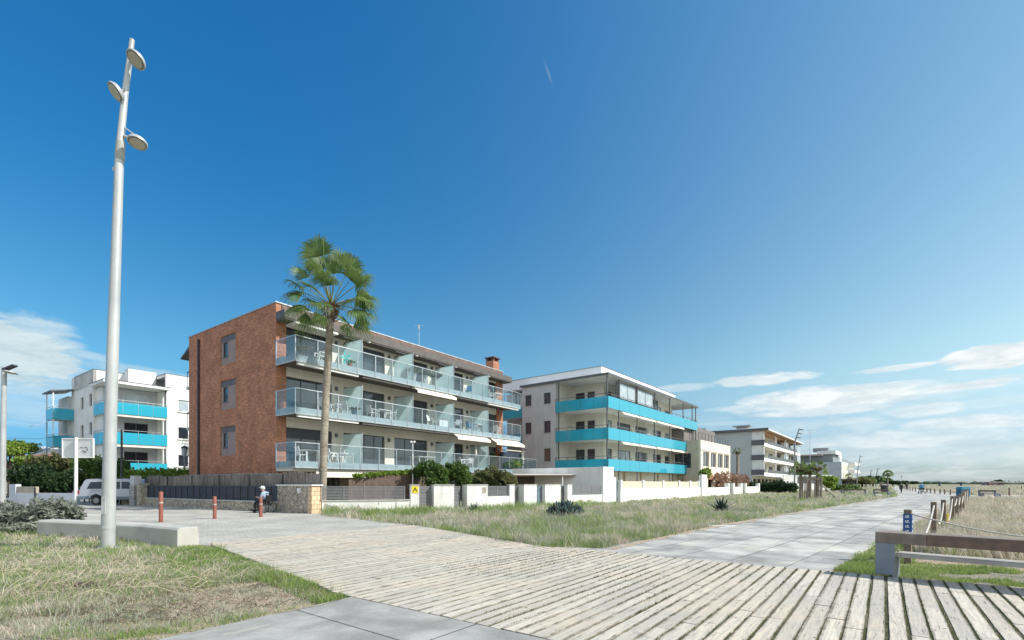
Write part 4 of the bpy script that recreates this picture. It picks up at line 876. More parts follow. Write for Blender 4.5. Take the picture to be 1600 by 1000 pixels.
# street-side wall: local x from the left end towards the pier
pl = (P0[0] - .863 * 18, P0[1] + .505 * 18)
SW, L = frame_thing('garden_wall', 'long low rubble wall with dark mesh and grey brushwood screen, behind the wheelchair', 'wall', pl, P0)
L -= 2.75
MB().box(0, L, 0, .3, -.1, .50).build('stone_wall', STONE, SW); MB().box(0, L, -.03, .33, .50, .55).build('wall_coping', mat('pale_coping', (.55, .55, .52), None, 2, .8), SW)
mb = MB(); mb.box(0, L, .14, .16, .56, 1.32); f_ = mb.build('mesh_fence', mat('dark_mesh', (.045, .055, .072), (.035, .042, .055), 3, .7), SW)
mb = MB()
for i in range(23): mb.box(L * i / 22 - .025, L * i / 22 + .025, .10, .14, .55, 1.36)
mb.box(0, L, .11, .135, 1.30, 1.345); mb.build('fence_post', DARKM, f_)
def reedmat():
    m, g = newmat('brushwood'); tc, v, s_ = wallvec(g); mp = g.n('ShaderNodeMapping'); g.t.links.new(tc, mp.inputs[0]); mp.inputs['Scale'].default_value = (30, 1, .8)
    n1 = g.noise(mp.outputs[0], 1.5, 6, .7); n2 = g.noise(tc, .8, 4)
    cc = g.mix(g.rng(n1, .35, .65), (.10, .088, .078, 1), (.33, .30, .27, 1)); k = g.rng(n2, .3, .7, .75, 1.15); cc = g.mix(1.0, cc, g.comb(k, k, k), 'MULTIPLY')
    finish(g, pbsdf(g, cc, .95, 0, bumpn(g, n1, .8, .02), .1)); return m
REED = reedmat()
mb = MB(); rr = random.Random(4); x = 0
while x < L + 2.6:
    w = rr.uniform(.05, .1); zt = 1.96 + .004 * x + rr.uniform(-.05, .04) + .05 * math.sin(x * 1.3); y = .55 + rr.uniform(-.015, .015); mb.box(x, x + w - .004, y, y + .03, 0.9, zt); x += w
mb.build('brushwood_screen', REED, SW)
mb = MB()
for i in range(7): mb.box(i * 3.0 - .02, i * 3.0 + .02, .49, .53, .6, 1.98)
mb.build('screen_post', DARKM, SW)
# stone corner pier
PT, _ = frame_thing('stone_pier', 'rubble stone corner pier with white cap and a small white plate', 'wall', (P0[0] - .863 * 2.7, P0[1] + .505 * 2.7), P0)
MB().box(0, 2.7, 0, .56, -.1, 1.37).build('rubble_body', STONE, PT)
MB().box(2.701, 2.712, .0, .56, 0, 1.37).box(2.45, 2.712, -.012, -.001, 0, 1.37).build('quoin', STONEL, PT)
MB().box(-.04, 2.78, -.06, .62, 1.372, 1.43).build('wall_cap', WHITE, PT)
MB().box(1.62, 1.86, -.02, 0, 1.02, 1.25).build('notice_plate', PLAST, PT)
MB().box(1.66, 1.82, -.024, -.021, 1.10, 1.11).box(1.66, 1.80, -.024, -.021, 1.15, 1.16).build('notice_lines', MGREY, PT)
# white wall with grey slat fence
WP = [(-9.45, 24.35), (-5.36, 25.75), (-3.15, 26.6), (-1.42, 28.5), (.156, 29.8), (3.26, 32.8), (6.70, 35.9)]
SLAT = mat('slat_grey', (.20, .20, .21), (.17, .17, .18), 2, .5, .1)
PEEL = mat('peeling_white', (.78, .775, .74), (.66, .65, .61), 1.4, .85, bump=.2, streak=.35)
def slats(t, x0, x1, y, z0, z1, n, every=1.15, par=None):
    mb = MB(); h = (z1 - z0) / n
    for i in range(n): mb.box(x0, x1, y, y + .025, z0 + i * h + .015, z0 + (i + 1) * h - .012)
    s_ = mb.build('slat_panel', SLAT, t); mb = MB(); k = max(1, round((x1 - x0) / every))
    for i in range(k + 1): c = x0 + (x1 - x0) * i / k; mb.box(c - .02, c + .02, y - .02, y - .001, z0, z1)
    mb.box(x0, x1, y + .03, y + .04, z0, z1) if False else None
    mb.build('slat_post', MGREY, s_); return s_
t, L = frame_thing('garden_wall', 'low peeling white wall topped with grey slat fence, right of the stone pier', 'wall', WP[0], WP[1])
L -= .02
MB().box(.0, L - .0, 0, .25, -.2, .60).build('white_wall', PEEL, t); MB().box(0, L, -.04, .29, .601, .65).build('wall_coping', mat('stained_coping', (.62, .60, .55), (.4, .39, .35), 4, .85), t)
slats(t, .02, L - .25, .1, .68, 1.36, 9)
# bare plaster patches where the paint has come off
PATCH = mat('bare_plaster', (.42, .39, .33), (.34, .32, .27), 5, .95)
def patch(t, pts, y=-.006):
    MB().extr(pts, y, y + .004, 'xz').build('bare_patch', PATCH, t)
patch(t, [(.1, .05), (.12, .5), (.3, .43), (.45, .36), (.7, .38), (.85, .2), (.75, .05)]); patch(t, [(1.0, .0), (1.1, .12), (1.35, .2), (1.6, .26), (1.72, .42), (1.85, .28), (2.05, .18), (2.1, .0)])
patch(t, [(3.55, .1), (3.57, .5), (3.63, .52), (3.64, .2), (3.6, .08)]); patch(t, [(2.7, .4), (2.72, .56), (2.76, .5), (2.75, .38)])
# piers (each a thing) and the gates between them
def pier(x_px0, x_px1, dep, ang, thick, h, label, patchy=0):
    p = at(x_px0, 755, dep); t = thing('gate_pier', label, 'wall', (p.x, p.y, 0), ang, 'white piers between the garden gates')
    # width so that the far bottom corner lands where the photograph has it
    r = (x_px1 - CX) / F; c, s_ = math.cos(ang), math.sin(ang); w = (r * p.y - p.x) / (c - r * s_)
    MB().box(0, w, 0, thick, -.25, h).build('pier_body', PEEL, t, .01); MB().box(-.03, w + .03, -.03, thick + .03, h + .001, h + .05).build('pier_cap', mat('grey_cap', (.50, .49, .47), None, 3, .8), t)
    if patchy: patch(t, [(w * .72, h - .5), (w * .7, h - .12), (w * .95, h - .1), (w * .93, h - .45)])
    return t, w, p
A1 = math.atan2(.85, 2.21); A2 = math.atan2(1.2, 1.7); A3 = math.atan2(3.05, 3.2)
t1, w1, p1 = pier(641.5, 655, 25.9, A1, .4, 1.38, 'narrow white pier carrying the yellow warning sign')
t2, w2, p2 = pier(678, 709.5, 26.6, A1, .75, 1.38, 'widest, cleanest white pier, below the ivy, just right of the slatted gate')
t3, w3, p3 = pier(730, 762, 28.1, A2 * .8, .8, 1.38, 'white pier with a grey stain at its upper right corner, behind the small aloe plant', 1)
t5, w5, p5 = pier(796.5, 804, 29.9, A2, .3, 1.38, 'very narrow white pier at the right end of the dark slatted opening')
t6, w6, p6 = pier(819, 838.5, 30.9, A3, .8, 1.38, 'white pier left of the blue grey gate, under the canopy')
t7, w7, p7 = pier(852, 876, 32.2, A3, .6, 1.38, 'cream white pier right of the blue grey gate, behind the prickly bush')
t8, w8, p8 = pier(887, 894, 33.6, A3, .35, 1.38, 'slim white pier left of the last slat fence before the tall white wall')
s_ = thing('warning_sign', 'small yellow warning sign fixed on the narrow white pier', 'sign', (p1.x, p1.y, 0), A1)
MB().box(.07, .40, -.02, -.004, .98, 1.34).build('sign_plate', mat('sign_yellow', (.80, .62, .03), None, 3, .5), s_)
MB().extr([(.10, 1.05), (.235, 1.30), (.37, 1.05), (.325, 1.05), (.235, 1.22), (.145, 1.05)], -.026, -.021, 'xz').box(.222, .248, -.026, -.021, 1.08, 1.17).build('sign_mark', mat('sign_black', (.02, .02, .02), None, 3, .5), s_)
def gate(pa, wa, anga, pb, label, h=1.3, m=None, sl=True, back=.35):
    a = Vector((pa.x + math.cos(anga) * wa, pa.y + math.sin(anga) * wa)); b = Vector((pb.x, pb.y)); d = (b - a); n = Vector((-d.y, d.x)).normalized() * back
    t, L = frame_thing('garden_gate', label, 'gate', a + n, b + n, 'gates in the white garden wall')
    if sl:
        mb = MB(); k = 16; hh = h / k
        for i in range(k): mb.box(.02, L - .02, 0, .03, .03 + i * hh, .03 + (i + 1) * hh - .018)
        mb.build('slats', SLAT, t)
    else: MB().box(.02, L - .02, 0, .03, .03, h).build('gate_leaf', m, t)
    mb = MB(); mb.box(0, .04, -.01, .05, 0, h + .03); mb.box(L - .04, L, -.01, .05, 0, h + .03); mb.box(.04, L - .04, -.01, .05, h, h + .03); mb.build('gate_frame', MGREY, t)
    MB().box(.1, .13, -.05, -.02, .85, 1.0).box(.1, .13, -.02, -.01, .92, .95).build('handle', STEEL, t)
    return t
BGG = mat('blue_grey_gate', (.14, .20, .24), None, 2, .4)
gate(p1, w1, A1, p2, 'grey slatted gate right of the pier with the yellow sign')
gate(p2, w2, A1, p3, 'narrow grey slatted gate between the two broad white piers', back=.5)
gate(p5, w5, A2, p6, 'dark plain gate right of the dark slatted opening', m=DGREY, sl=False, back=.5)
gate(p6, w6, A3, p7, 'blue grey metal gate between two cream piers under the canopy', m=BGG, sl=False, back=.3)
gate(p7, w7, A3, p8, 'dark narrow gate behind the prickly bush', m=DGREY, sl=False, back=.3)
e3 = Vector((p3.x + math.cos(A2 * .8) * w3, p3.y + math.sin(A2 * .8) * w3))
t, L = frame_thing('garden_wall', 'short white wall with dark slatted panel behind the small aloe plant', 'wall', e3, (p5.x, p5.y))
MB().box(.01, L - .01, .02, .25, -.2, .72).build('white_wall', PEEL, t); slats(t, .02, L - .05, .14, .74, 1.34, 8, .9)
MB().box(.01, L - .02, .2, .24, .74, 1.34).build('back_panel', DARKM, t)
e8 = Vector((p8.x + math.cos(A3) * w8, p8.y + math.sin(A3) * w8))
t, L = frame_thing('garden_wall', 'short white wall with slat fence and two bare plaster spots, left of the tall white wall', 'wall', e8, (6.62, 35.85))
MB().box(.01, L, .02, .25, -.2, .68).build('white_wall', PEEL, t); slats(t, .02, L - .05, .12, .72, 1.34, 7, 1.0)
patch(t, [(.6, .1), (.7, .3), (.9, .38), (1.1, .3), (1.15, .1)], .012); patch(t, [(1.5, .08), (1.55, .28), (1.75, .36), (2.0, .22), (2.05, .08)], .012)
# tall white dividing wall and front wall of the turquoise building
KW = (6.7, 35.9)
t = thing('dividing_wall', 'tall white rendered wall between the brick block and the turquoise block', 'wall', (*KW, 0), TU)
MB().box(0, 1.65, 0, .3, -.2, 2.72).box(0, .3, .3, 8.5, -.2, 2.70).build('wall_body', WHITE, t, .01)
MB().box(1.66, 2.15, .05, .3, -.2, 1.95).build('wall_step', WHITE, t)
MB().cyl((.55, -.02, 2.4), (.55, .0, 2.4), .06, .06, 10).build('wall_vent', MGREY, t)
q0 = (KW[0] + .619 * 2.2, KW[1] + .7853 * 2.2)
t = thing('garden_wall', 'long white wall with cream slatted panels in front of the turquoise block', 'wall', (*q0, 0), TU)
MB().box(0, .62, .25, .3, .0, 1.72).build('side_gate', BGG, t)
MB().box(.65, 20.3, 0, .25, -.2, 1.06).build('white_wall', WHITE, t)
SL2 = brickmat('cream_slats', (.70, .62, .47), (.66, .58, .44), (.42, .36, .26), 50, .11, .012, var=(.95, 1.05))
pos = [.65, 4.9, 9.4, 13.6, 16.9, 19.6]
mb = MB()
for a in pos: mb.box(a, a + .28, -.02, .27, 1.06, 1.76)
mb.build('wall_pillar', WHITE, t)
for a, b_ in zip(pos, pos[1:]): MB().box(a + .29, b_ - .01, .08, .14, 1.07, 1.66).build('slatted_panel', SL2, t)
MB().box(20.0, 20.7, .3, .34, 0, 1.7).build('side_gate', BGG, t); MB().box(20.75, 22.6, 0, .3, -.2, 2.45).build('end_pillar', WHITE, t)
q1 = (q0[0] + .619 * 22.7, q0[1] + .7853 * 22.7)
t = thing('garden_wall', 'low white wall with rounded gate posts under the reddish hedge of the beige house', 'wall', (*q1, 0), TU)
MB().wall('x', 0, .3, 0, 26, -.2, 1.0, [(9, 11, -.2, 1.0), (15.5, 17.5, -.2, 1.0)]).build('white_wall', WHITE, t)
mb = MB()
for a in (8.6, 11.0, 15.1, 17.5, 25.9): mb.cyl((a + .2, .15, -.2), (a + .2, .15, 1.5), .32, .32, 10)
mb.build('wall_pillar', WHITE, t)
mb = MB(); mb.box(9, 11, .4, .45, .1, 1.5); mb.box(15.5, 17.5, .4, .45, .1, 1.5); mb.build('side_gate', MGREY, t)
pw = at(1240, 760, 100)
t = thing('garden_wall', 'white wall with a dark panel beside the tall leaning lamp, beyond the clipped hedge', 'wall', (pw.x - 2, pw.y, 0), R(10))
MB().box(0, 11.5, 0, .4, -.1, 3.2).build('white_wall', WHITE, t); MB().box(3.2, 9.5, -.05, .0, 1.5, 2.9).build('dark_panel', DGREY, t)
# far left walls
c0 = ground(14, 786); c1 = ground(118, 788)
t, L = frame_thing('garden_wall', 'white and beige wall below the dark hedge at the far left, left of the sign post', 'wall', c0, c1)
MB().box(.0, .75, 0, .35, -.1, 1.42).box(.75, L, .05, .3, -.1, .78).build('white_wall', mat('blue_white_wall', (.58, .62, .68), None, 1, .8), t)
MB().box(.76, 2.9, .06, .29, .781, 1.25).build('beige_panel', mat('old_beige_panel', (.42, .38, .30), None, 3, .9), t)
MB().box(2.95, 3.1, -.04, .0, 0, 1.2).build('wall_post', DARKM, t)
x, y = ground(203, 790)
t = thing('gate_pillar', 'pale pillar with blue grey block base between the van and the brushwood wall', 'wall', (x, y, 0), R(-30))
MB().box(-.1, .55, 0, .5, -.1, 1.35).build('block_base', BLOCKW, t); MB().box(-.06, .5, .04, .46, 1.351, 2.0).build('pillar_top', mat('pale_block', (.50, .52, .52), None, 2, .8), t)
x, y = ground(181, 789)
t = thing('gate_pillar', 'low rough stone pillar seen between the big lamp post and the thin black pole', 'wall', (x, y + .6, 0), R(-30)); MB().box(-.2, .6, 0, .5, -.1, 1.2).build('pillar_body', STONE, t); MB().box(-.24, .64, -.04, .54, 1.201, 1.26).build('pillar_cap', COPE, t)
x, y = ground(219, 790.5)
t = thing('gate_pillar', 'rough stone pillar at the left end of the brushwood wall', 'wall', (x - .1, y, 0), R(-30)); MB().box(-.15, .3, -.05, .5, -.1, 1.45).build('pillar_body', STONE, t); MB().box(-.18, .33, -.08, .53, 1.451, 1.5).build('pillar_cap', COPE, t)
# wooden fence with ivy behind the slat fence
a = at(545, 755, 27.6); b_ = at(673, 755, 31.0)
t, L = frame_thing('wooden_fence', 'brown wooden board fence overgrown with ivy in front of the brick block', 'fence', (a.x, a.y), (b_.x, b_.y))
mb = MB(); x = 0; rr = random.Random(9)
while x < L: mb.box(x, x + .115, 0, .03, 0, 1.9 + .02 * x + .22 * min(1, x / 2.0) - .2 + rr.uniform(-.015, .015)); x += .125
mb.build('board_panel', mat('brown_boards', (.16, .11, .085), (.10, .07, .055), 4, .85), t)
# canopy over a terrace
a = at(800, 755, 37.5)
t = thing('canopy', 'flat white topped terrace canopy with orange wooden underside behind the garden piers', 'canopy', (a.x, a.y - 1, 0), R(9))
MB().box(0, 6.4, 0, 3.0, 2.12, 2.2).build('canopy_roof', WHITE, t); MB().box(.05, 6.3, .05, 2.95, 2.06, 2.119).build('wood_soffit', WOODS, t)
for x in (.2, 3.9, 6.2): MB().cyl((x, .12, 0), (x, .12, 2.06), .05, .05, 8).build('canopy_post', WFRAME, t)
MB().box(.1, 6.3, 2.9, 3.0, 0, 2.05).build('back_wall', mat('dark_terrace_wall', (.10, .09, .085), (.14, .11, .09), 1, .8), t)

# ================= STREET FURNITURE =================
LAMPW = mat('lamp_post_paint', (.50, .51, .50), (.40, .42, .42), 1.5, .4, .25, bump=.05, streak=.4)
LENS = mat('lamp_lens', (.50, .47, .38), (.40, .37, .29), 3, .25)
LRIM = mat('lamp_rim_dark', (.16, .15, .13), None, 3, .5)
def disc_head(t, c, nrm, r, arm_from, m=LAMPW):
    nrm = Vector(nrm).normalized(); c = Vector(c)
    mb = MB(); mb.tube([c - nrm * .0, c + nrm * .04, c + nrm * .09, c + nrm * .115], [r, r * 1.02, r * .84, r * .4], 24); h = mb.build('lamp_head', m, t)
    MB().tube([c - nrm * .012, c + nrm * .002], [r * .88, r * .9], 24).build('lamp_rim', LRIM, h); MB().tube([c - nrm * .02, c - nrm * .012], [r * .78, r * .8], 24).build('lens', LENS, h)
    mb = MB(); mb.tube([arm_from, c + nrm * .1], [.035, .035], 8); mb.tube([Vector(arm_from) + Vector((0, 0, .22)), c + nrm * .17], [.015, .015], 6); mb.build('lamp_arm', m, t)
x, y = ground(168, 858)
LP = thing('street_lamp', 'tall white leaning lamp post with three round heads in the left foreground', 'street lamp', (x, y, 0))
def lp(px, py, o_=0): p = at(px, py, y + o_); return Vector((p.x - x, o_, p.z))
mb = MB(); b0_ = lp(168.2, 858); mid = lp(187, 232); top = lp(206.5, 62)
mb.tube([b0_ * 1.0 + Vector((0, 0, -.2)), lp(168.9, 835), lp(173, 640), mid], [.137, .134, .122, .085], 24); mb.build('pole', LAMPW, LP)
MB().tube([lp(168.6, 826), lp(168.7, 822)], [.143, .143], 24).build('base_ring', LAMPW, LP)
MB().tube([lp(187, 250), lp(188.6, 222)], [.092, .09], 20).build('pole_collar', mat('collar_grey', (.40, .40, .37), None, 2, .5), LP)
MB().tube([mid, lp(195, 150), top], [.075, .066, .05], 20).build('upper_pole', LAMPW, LP)
disc_head(LP, lp(211.5, 93.5, -.22), (.28, .50, .82), .195, lp(203, 96))
disc_head(LP, lp(179.5, 144, -.22), (.48, .52, .66), .19, lp(196, 152))
disc_head(LP, lp(214.5, 224, -.05), (-.06, .22, .96), .19, lp(193, 213))
MB().box(-.025, .035, -.03, .03, 0, .09).build('small_box', LAMPW, LP).location = lp(179, 268)
MB().tube([Vector((0, 0, -.02)), Vector((0, 0, .03))], [.21, .21], 20).build('base_plate', STEEL, LP)
for i in range(6): MB().cyl((.175 * math.cos(i * 1.047), .175 * math.sin(i * 1.047), .03), (.175 * math.cos(i * 1.047), .175 * math.sin(i * 1.047), .07), .018, .018, 6).build('bolt', STEEL, LP)
dz0 = Vector((.02, -.134, 1.0)); MB().obox(dz0, Vector((.045, 0, 0)), Vector((0, .006, 0)), Vector((.003, 0, .2))).build('access_door', mat('door_grey', (.50, .52, .52), None, 3, .5), LP)
MB().obox(Vector((.03, -.139, 1.12)), Vector((.006, 0, 0)), Vector((0, .004, 0)), Vector((0, 0, .012))).build('door_lock', DARKM, LP)
# lamp at the left edge
dd = 36.0; p = at(3.5, 755, dd)
t = thing('street_lamp', 'white lamp post cut by the left edge of the picture', 'street lamp', (p.x, p.y, 0)); zt = H + (755 - 574) / F * dd
MB().tube([(0, 0, 0), (.15, 0, zt)], [.19, .15], 14).build('pole', LAMPW, t)
disc_head(t, (.8, -.2, zt - .45), (.1, .1, 1), .42, (.15, 0, zt - .4)); MB().obox((.55, 0, zt - .02), Vector((.4, 0, .16)), Vector((0, .2, 0)), Vector((-.02, 0, .05))).build('solar_panel', DARKM, t)
# sign board
p = at(118.5, 755, 34.5)
t = thing('sign_board', 'blank white board on a white pole, marked with faint grey scribbles, left of the van', 'sign', (p.x, p.y, 0))
MB().cyl((0, 0, 0), (.03, 0, 4.72), .11, .1, 12).build('pole', WFRAME, t)
MB().box(-1.02, 1.1, .12, .18, 3.35, 4.62).build('board', mat('board_face', (.60, .63, .62), (.52, .55, .54), .8, .6), t)
mb = MB(); mb.box(-1.07, 1.15, .08, .2, 4.62, 4.68); mb.box(-1.07, 1.15, .08, .2, 3.29, 3.35); mb.box(-1.07, -1.02, .08, .2, 3.35, 4.62); mb.box(1.10, 1.15, .08, .2, 3.35, 4.62); mb.build('board_frame', WFRAME, t)
mb = MB(); SC = mat('scribble_grey', (.12, .13, .14), None, 3, .7)
for pts in ([(.2, 4.02), (.32, 4.04), (.45, 4.0)], [(.52, 4.0), (.62, 4.07), (.7, 4.02)], [(.72, 4.0), (.74, 3.86), (.68, 3.78)], [(.3, 3.76), (.42, 3.82), (.5, 3.74), (.6, 3.78)], [(.42, 3.72), (.58, 3.66), (.64, 3.72)]):
    for q0_, q1_ in zip(pts, pts[1:]): mb.bar((q0_[0], .115, q0_[1]), (q1_[0], .115, q1_[1]), .035, .03)
mb.build('scribble', SC, t)
p = at(190, 755, 35.0)
t = thing('thin_pole', 'thin black pole standing right beside the big lamp post', 'pole', (p.x, p.y, 0)); MB().cyl((0, 0, 0), (0, 0, 5.35), .075, .06, 10).build('pole', DARKM, t); MB().cyl((0, 0, 0), (0, 0, .3), .12, .11, 10).build('base_sleeve', DARKM, t)
p = at(288.5, 755, 40)
t = thing('street_lamp', 'small lantern shaped lamp in front of the white block, left of the brick corner', 'street lamp', (p.x, p.y, 0))
MB().cyl((0, 0, 0), (0, 0, 3.7), .1, .07, 10).build('pole', MGREY, t); MB().tube([(0, 0, 3.7), (0, 0, 4.35)], [.12, .24], 8).build('lantern_glass', PANEC, t); MB().tube([(0, 0, 4.351), (0, 0, 4.42), (0, 0, 4.55)], [.27, .25, .08], 10).build('lantern_cap', DARKM, t)
p = at(645, 755, 29.5)
t = thing('garden_lamp', 'slim white garden lamp with twin round heads rising beside the ivy', 'lamp', (p.x, p.y, 0))
MB().cyl((0, 0, 0), (0, 0, 3.95), .035, .03, 8).build('pole', WFRAME, t)
for s_ in (-1, 1): MB().sphere((s_ * .09, 0, 3.98), .075, 10, 8).build('lamp_head', PLAST, t)
MB().box(-.04, .04, -.03, .03, 3.3, 3.75).build('lamp_bracket', STEEL, t)
# bollards
RUST = mat('rusty_red_bollard', (.28, .095, .065), (.20, .065, .045), 5, .65, bump=.2)
def bollard(px, py, h, label):
    x, y = ground(px, py); t = thing('bollard', label, 'bollard', (x, y, 0), 0, 'rusty bollards across the plaza')
    MB().tube([(0, 0, 0), (0, 0, h - .02), (0, 0, h)], [.07, .07, .055], 18).build('post', RUST, t); MB().tube([(0, 0, h * .62), (0, 0, h * .67)], [.0725, .0725], 18).build('reflective_band', mat('bollard_band', (.45, .38, .34), None, 4, .5), t)
    MB().cyl((0, 0, 0), (0, 0, .03), .095, .09, 16).build('base_collar', RUST, t)
bollard(251.5, 816.5, 1.18, 'leftmost of the three rusty bollards, nearest the big lamp post'); bollard(335.5, 811, .95, 'middle one of the three rusty bollards'); bollard(407.5, 808, .90, 'rusty bollard directly in front of the person in the wheelchair')
# concrete seat block
CONC = mat('pale_concrete', (.50, .49, .45), (.40, .39, .35), 1.2, .9, bump=.25, bscale=40, streak=.3)
q = [ground(277, 855.5), (-9.4, 12.35), (-11.2, 13.1), (-13.5, 13.9)]
mb = MB(); pts = []
for i, c in enumerate(q):
    d = Vector(q[min(i + 1, 3)]) - Vector(q[max(i - 1, 0)]); nrm = Vector((d.y, -d.x)).normalized()
    if nrm.y < 0: nrm = -nrm
    c = Vector(c); k = .46; pts.append([(c.x, c.y, -.05), (c.x, c.y, .40), (c.x + nrm.x * .06, c.y + nrm.y * .06, .455), (c.x + nrm.x * k, c.y + nrm.y * k, .455), (c.x + nrm.x * (k + .03), c.y + nrm.y * (k + .03), -.05)])
vs = [v for r_ in pts for v in r_]; fs = [(i * 5 + k, i * 5 + (k + 1) % 5, i * 5 + 5 + (k + 1) % 5, i * 5 + 5 + k) for i in range(3) for k in range(5)] + [(0, 1, 2, 3, 4), (19, 18, 17, 16, 15)]
mb.add(vs, fs); tag(mb.build('concrete_kerb_bench', CONC, bevel=.015), 'long low curved pale concrete block behind the big lamp post', 'kerb block')
# wooden bench
GW = mat('grey_weathered_wood', (.27, .235, .20), (.17, .135, .11), 4, .85, bump=.3); GWL = mat('bleached_wood', (.47, .45, .42), (.36, .34, .31), 4, .8, bump=.3); BRW = mat('brown_wood', (.20, .13, .095), (.13, .09, .07), 5, .8, bump=.3)
GALV = mat('galvanised_steel', (.23, .265, .30), (.18, .21, .245), 2, .6, .1, streak=.3)
def bench(loc, rz, label, L=3.0):
    t = thing('bench', label, 'bench', loc, rz, 'long timber benches')
    MB().box(0, .62, 0, .09, .57, .735).build('back_rail', GW, t, .008); MB().box(.622, L, 0, .09, .57, .735).build('back_rail', BRW, t, .008)
    MB().box(0, L, .091, .40, .685, .735).build('top_plank', GW, t, .006)
    for x in (0, L - .24): MB().box(x, x + .24, .005, .095, .08, .569).box(x + .215, x + .24, .1, .5, 0, .34).box(x + .216, x + .239, .0, .1, 0, .08).build('leg', GALV, t, .004)
    for y_ in (.14, .33): MB().box(.24, L - .24, y_, y_ + .17, .35, .41).build('seat_plank', GWL, t, .006)
    return t
bn = bench((5.71, 7.70, 0), math.atan2(-.72, .69), 'nearest timber bench seen from behind at the right edge of the boardwalk', 3.4)
def bench_px(px0, py0, px1, py1, label):
    a = ground(px0, py0); b_ = ground(px1, py1); d = Vector(b_) - Vector(a); return copy_thing(bn, (*a, 0), math.atan2(d.y, d.x), label, None, None)
bench_px(1313, 772.5, 1344, 773.2, 'timber bench on the grass left of the promenade, the farther left one'); bench_px(1364, 773.2, 1396, 774.6, 'timber bench with a pale boulder in front, beside the promenade'); bench_px(1528, 775.6, 1567, 777.4, 'timber bench far right in the dunes beyond the blue container')
for nm, px, py, sc in (('boulder', 1371, 776.5, .36),):
    x, y = ground(px, py); bm = bmesh.new(); bmesh.ops.create_icosphere(bm, subdivisions=3, radius=1)
    for v in bm.verts: v.co *= 1 + .16 * math.sin(v.co.x * 4 + v.co.z * 3) * math.cos(v.co.y * 5); v.co.z = max(v.co.z * .75, -.4)
    me = bpy.data.meshes.new(nm); bm.to_mesh(me); bm.free(); me.materials.append(mat('boulder_grey', (.42, .40, .36), (.30, .29, .26), 3, .9)); o = bpy.data.objects.new(nm, me); col.objects.link(o); o.location = (x, y, .3 * sc); o.scale = (sc * 1.3, sc, sc * .85); tag(o, 'pale grey boulder in front of the bench beside the promenade', 'boulder')
x, y = ground(1382, 770.5)
t = thing('litter_bin', 'dark litter bin behind the bench with the boulder', 'litter bin', (x, y, 0)); MB().tube([(0, 0, .1), (0, 0, 1.15)], [.42, .5], 14).build('bin_body', DARKM, t); MB().tube([(0, 0, 1.151), (0, 0, 1.22)], [.53, .5], 14).build('bin_rim', DGREY, t); MB().cyl((0, 0, 0), (0, 0, .1), .2, .2, 8).build('bin_foot', DARKM, t)
# rope fence
POSTW = mat('post_wood', (.26, .19, .14), (.16, .12, .09), 6, .85, bump=.4); ROPE = mat('white_rope', (.62, .58, .50), (.48, .45, .39), 20, .9, bump=.4, bscale=200)
def fpost(x, y, h, label, group, top=None, r=.055, lean=(0, 0), nm='fence_post'):
    t = thing(nm, label, 'fence post', (x, y, 0), R(43), group); e = Vector((lean[0], lean[1], h))
    MB().obox(e / 2, Vector((r, 0, 0)), Vector((0, r, 0)), e / 2).build('post', POSTW, t, .006); MB().obox(e + Vector((0, 0, .006)), Vector((r * 1.02, 0, 0)), Vector((0, r * 1.02, 0)), Vector((0, 0, .006))).build('post_top', mat('post_end_grain', (.36, .31, .25), None, 9, .9), t); return t
np_ = [(7.36, 9.1), (10.38, 12.05), (12.78, 14.5), (15.65, 17.4), (16.9, 18.6), (18.3, 20.0), (19.6, 21.4), (21.2, 23.0), (23.2, 25.2), (25.4, 27.6), (28.2, 30.6), (31.4, 33.9), (35.0, 37.6)]
words = ['nearest rope fence post, wearing the blue notice', 'second rope fence post behind the bench, with a slack white rope looped to it', 'third post of the rope fence, with a yellow strip at its foot', 'fourth post of the rope fence, leaning slightly', 'fifth post of the rope fence', 'sixth post of the rope fence', 'seventh post of the rope fence', 'eighth post of the rope fence', 'ninth post of the rope fence, short of the blue container',
         'tenth post of the rope fence', 'eleventh post of the rope fence', 'twelfth post of the rope fence', 'last post of the near rope fence, beside the blue container']
for i, ((x, y), w) in enumerate(zip(np_, words)): fpost(x, y, 1.0 + (.03 if i % 2 else 0), w, 'posts of the near rope fence', lean=((.05, .0) if i in (3, 6) else (-.03, .02) if i == 7 else (0, 0)))
ox = (10.26, 6.08); fpost(*ox, 1.0, 'rope fence post out beyond the right edge', 'posts of the near rope fence')
def rope(p, q, sag, label, nm='rope', r=.014):
    p = Vector(p); q = Vector(q); pts = []
    for i in range(17):
        t_ = i / 16; v = p.lerp(q, t_); v.z -= sag * 4 * t_ * (1 - t_); pts.append(v)
    return tag(MB().tube(pts, r, 7).build(nm, ROPE), label, 'rope', 'ropes of the near fence')
rope((7.40, 9.05, .93), (ox[0], ox[1], .93), .34, 'taut pale rope running from the blue notice post out to the right')
rope((7.36, 9.16, .88), (10.34, 12.0, .95), .62, 'slack white rope hanging in a deep loop behind the blue notice post', r=.02)
ol = ['second', 'third', 'fourth', 'fifth', 'sixth', 'seventh', 'eighth', 'ninth', 'tenth', 'eleventh', 'twelfth']
for i in range(1, 12):
    a = np_[i]; b_ = np_[i + 1]; L = math.dist(a, b_); rope((*a, .95), (*b_, .95), .16 * L, 'sagging white rope from the %s post of the near fence to the next one' % ol[i - 1], r=.02)
BLUE = mat('notice_blue', (.035, .10, .30), None, 3, .4)
t = thing('notice', 'blue notice with small white pictograms wrapped on the nearest rope fence post', 'sign', (7.36, 9.1, 0), R(43))
MB().box(-.064, .064, -.064, .064, .52, .93).build('notice_plate', BLUE, t)
mb = MB()
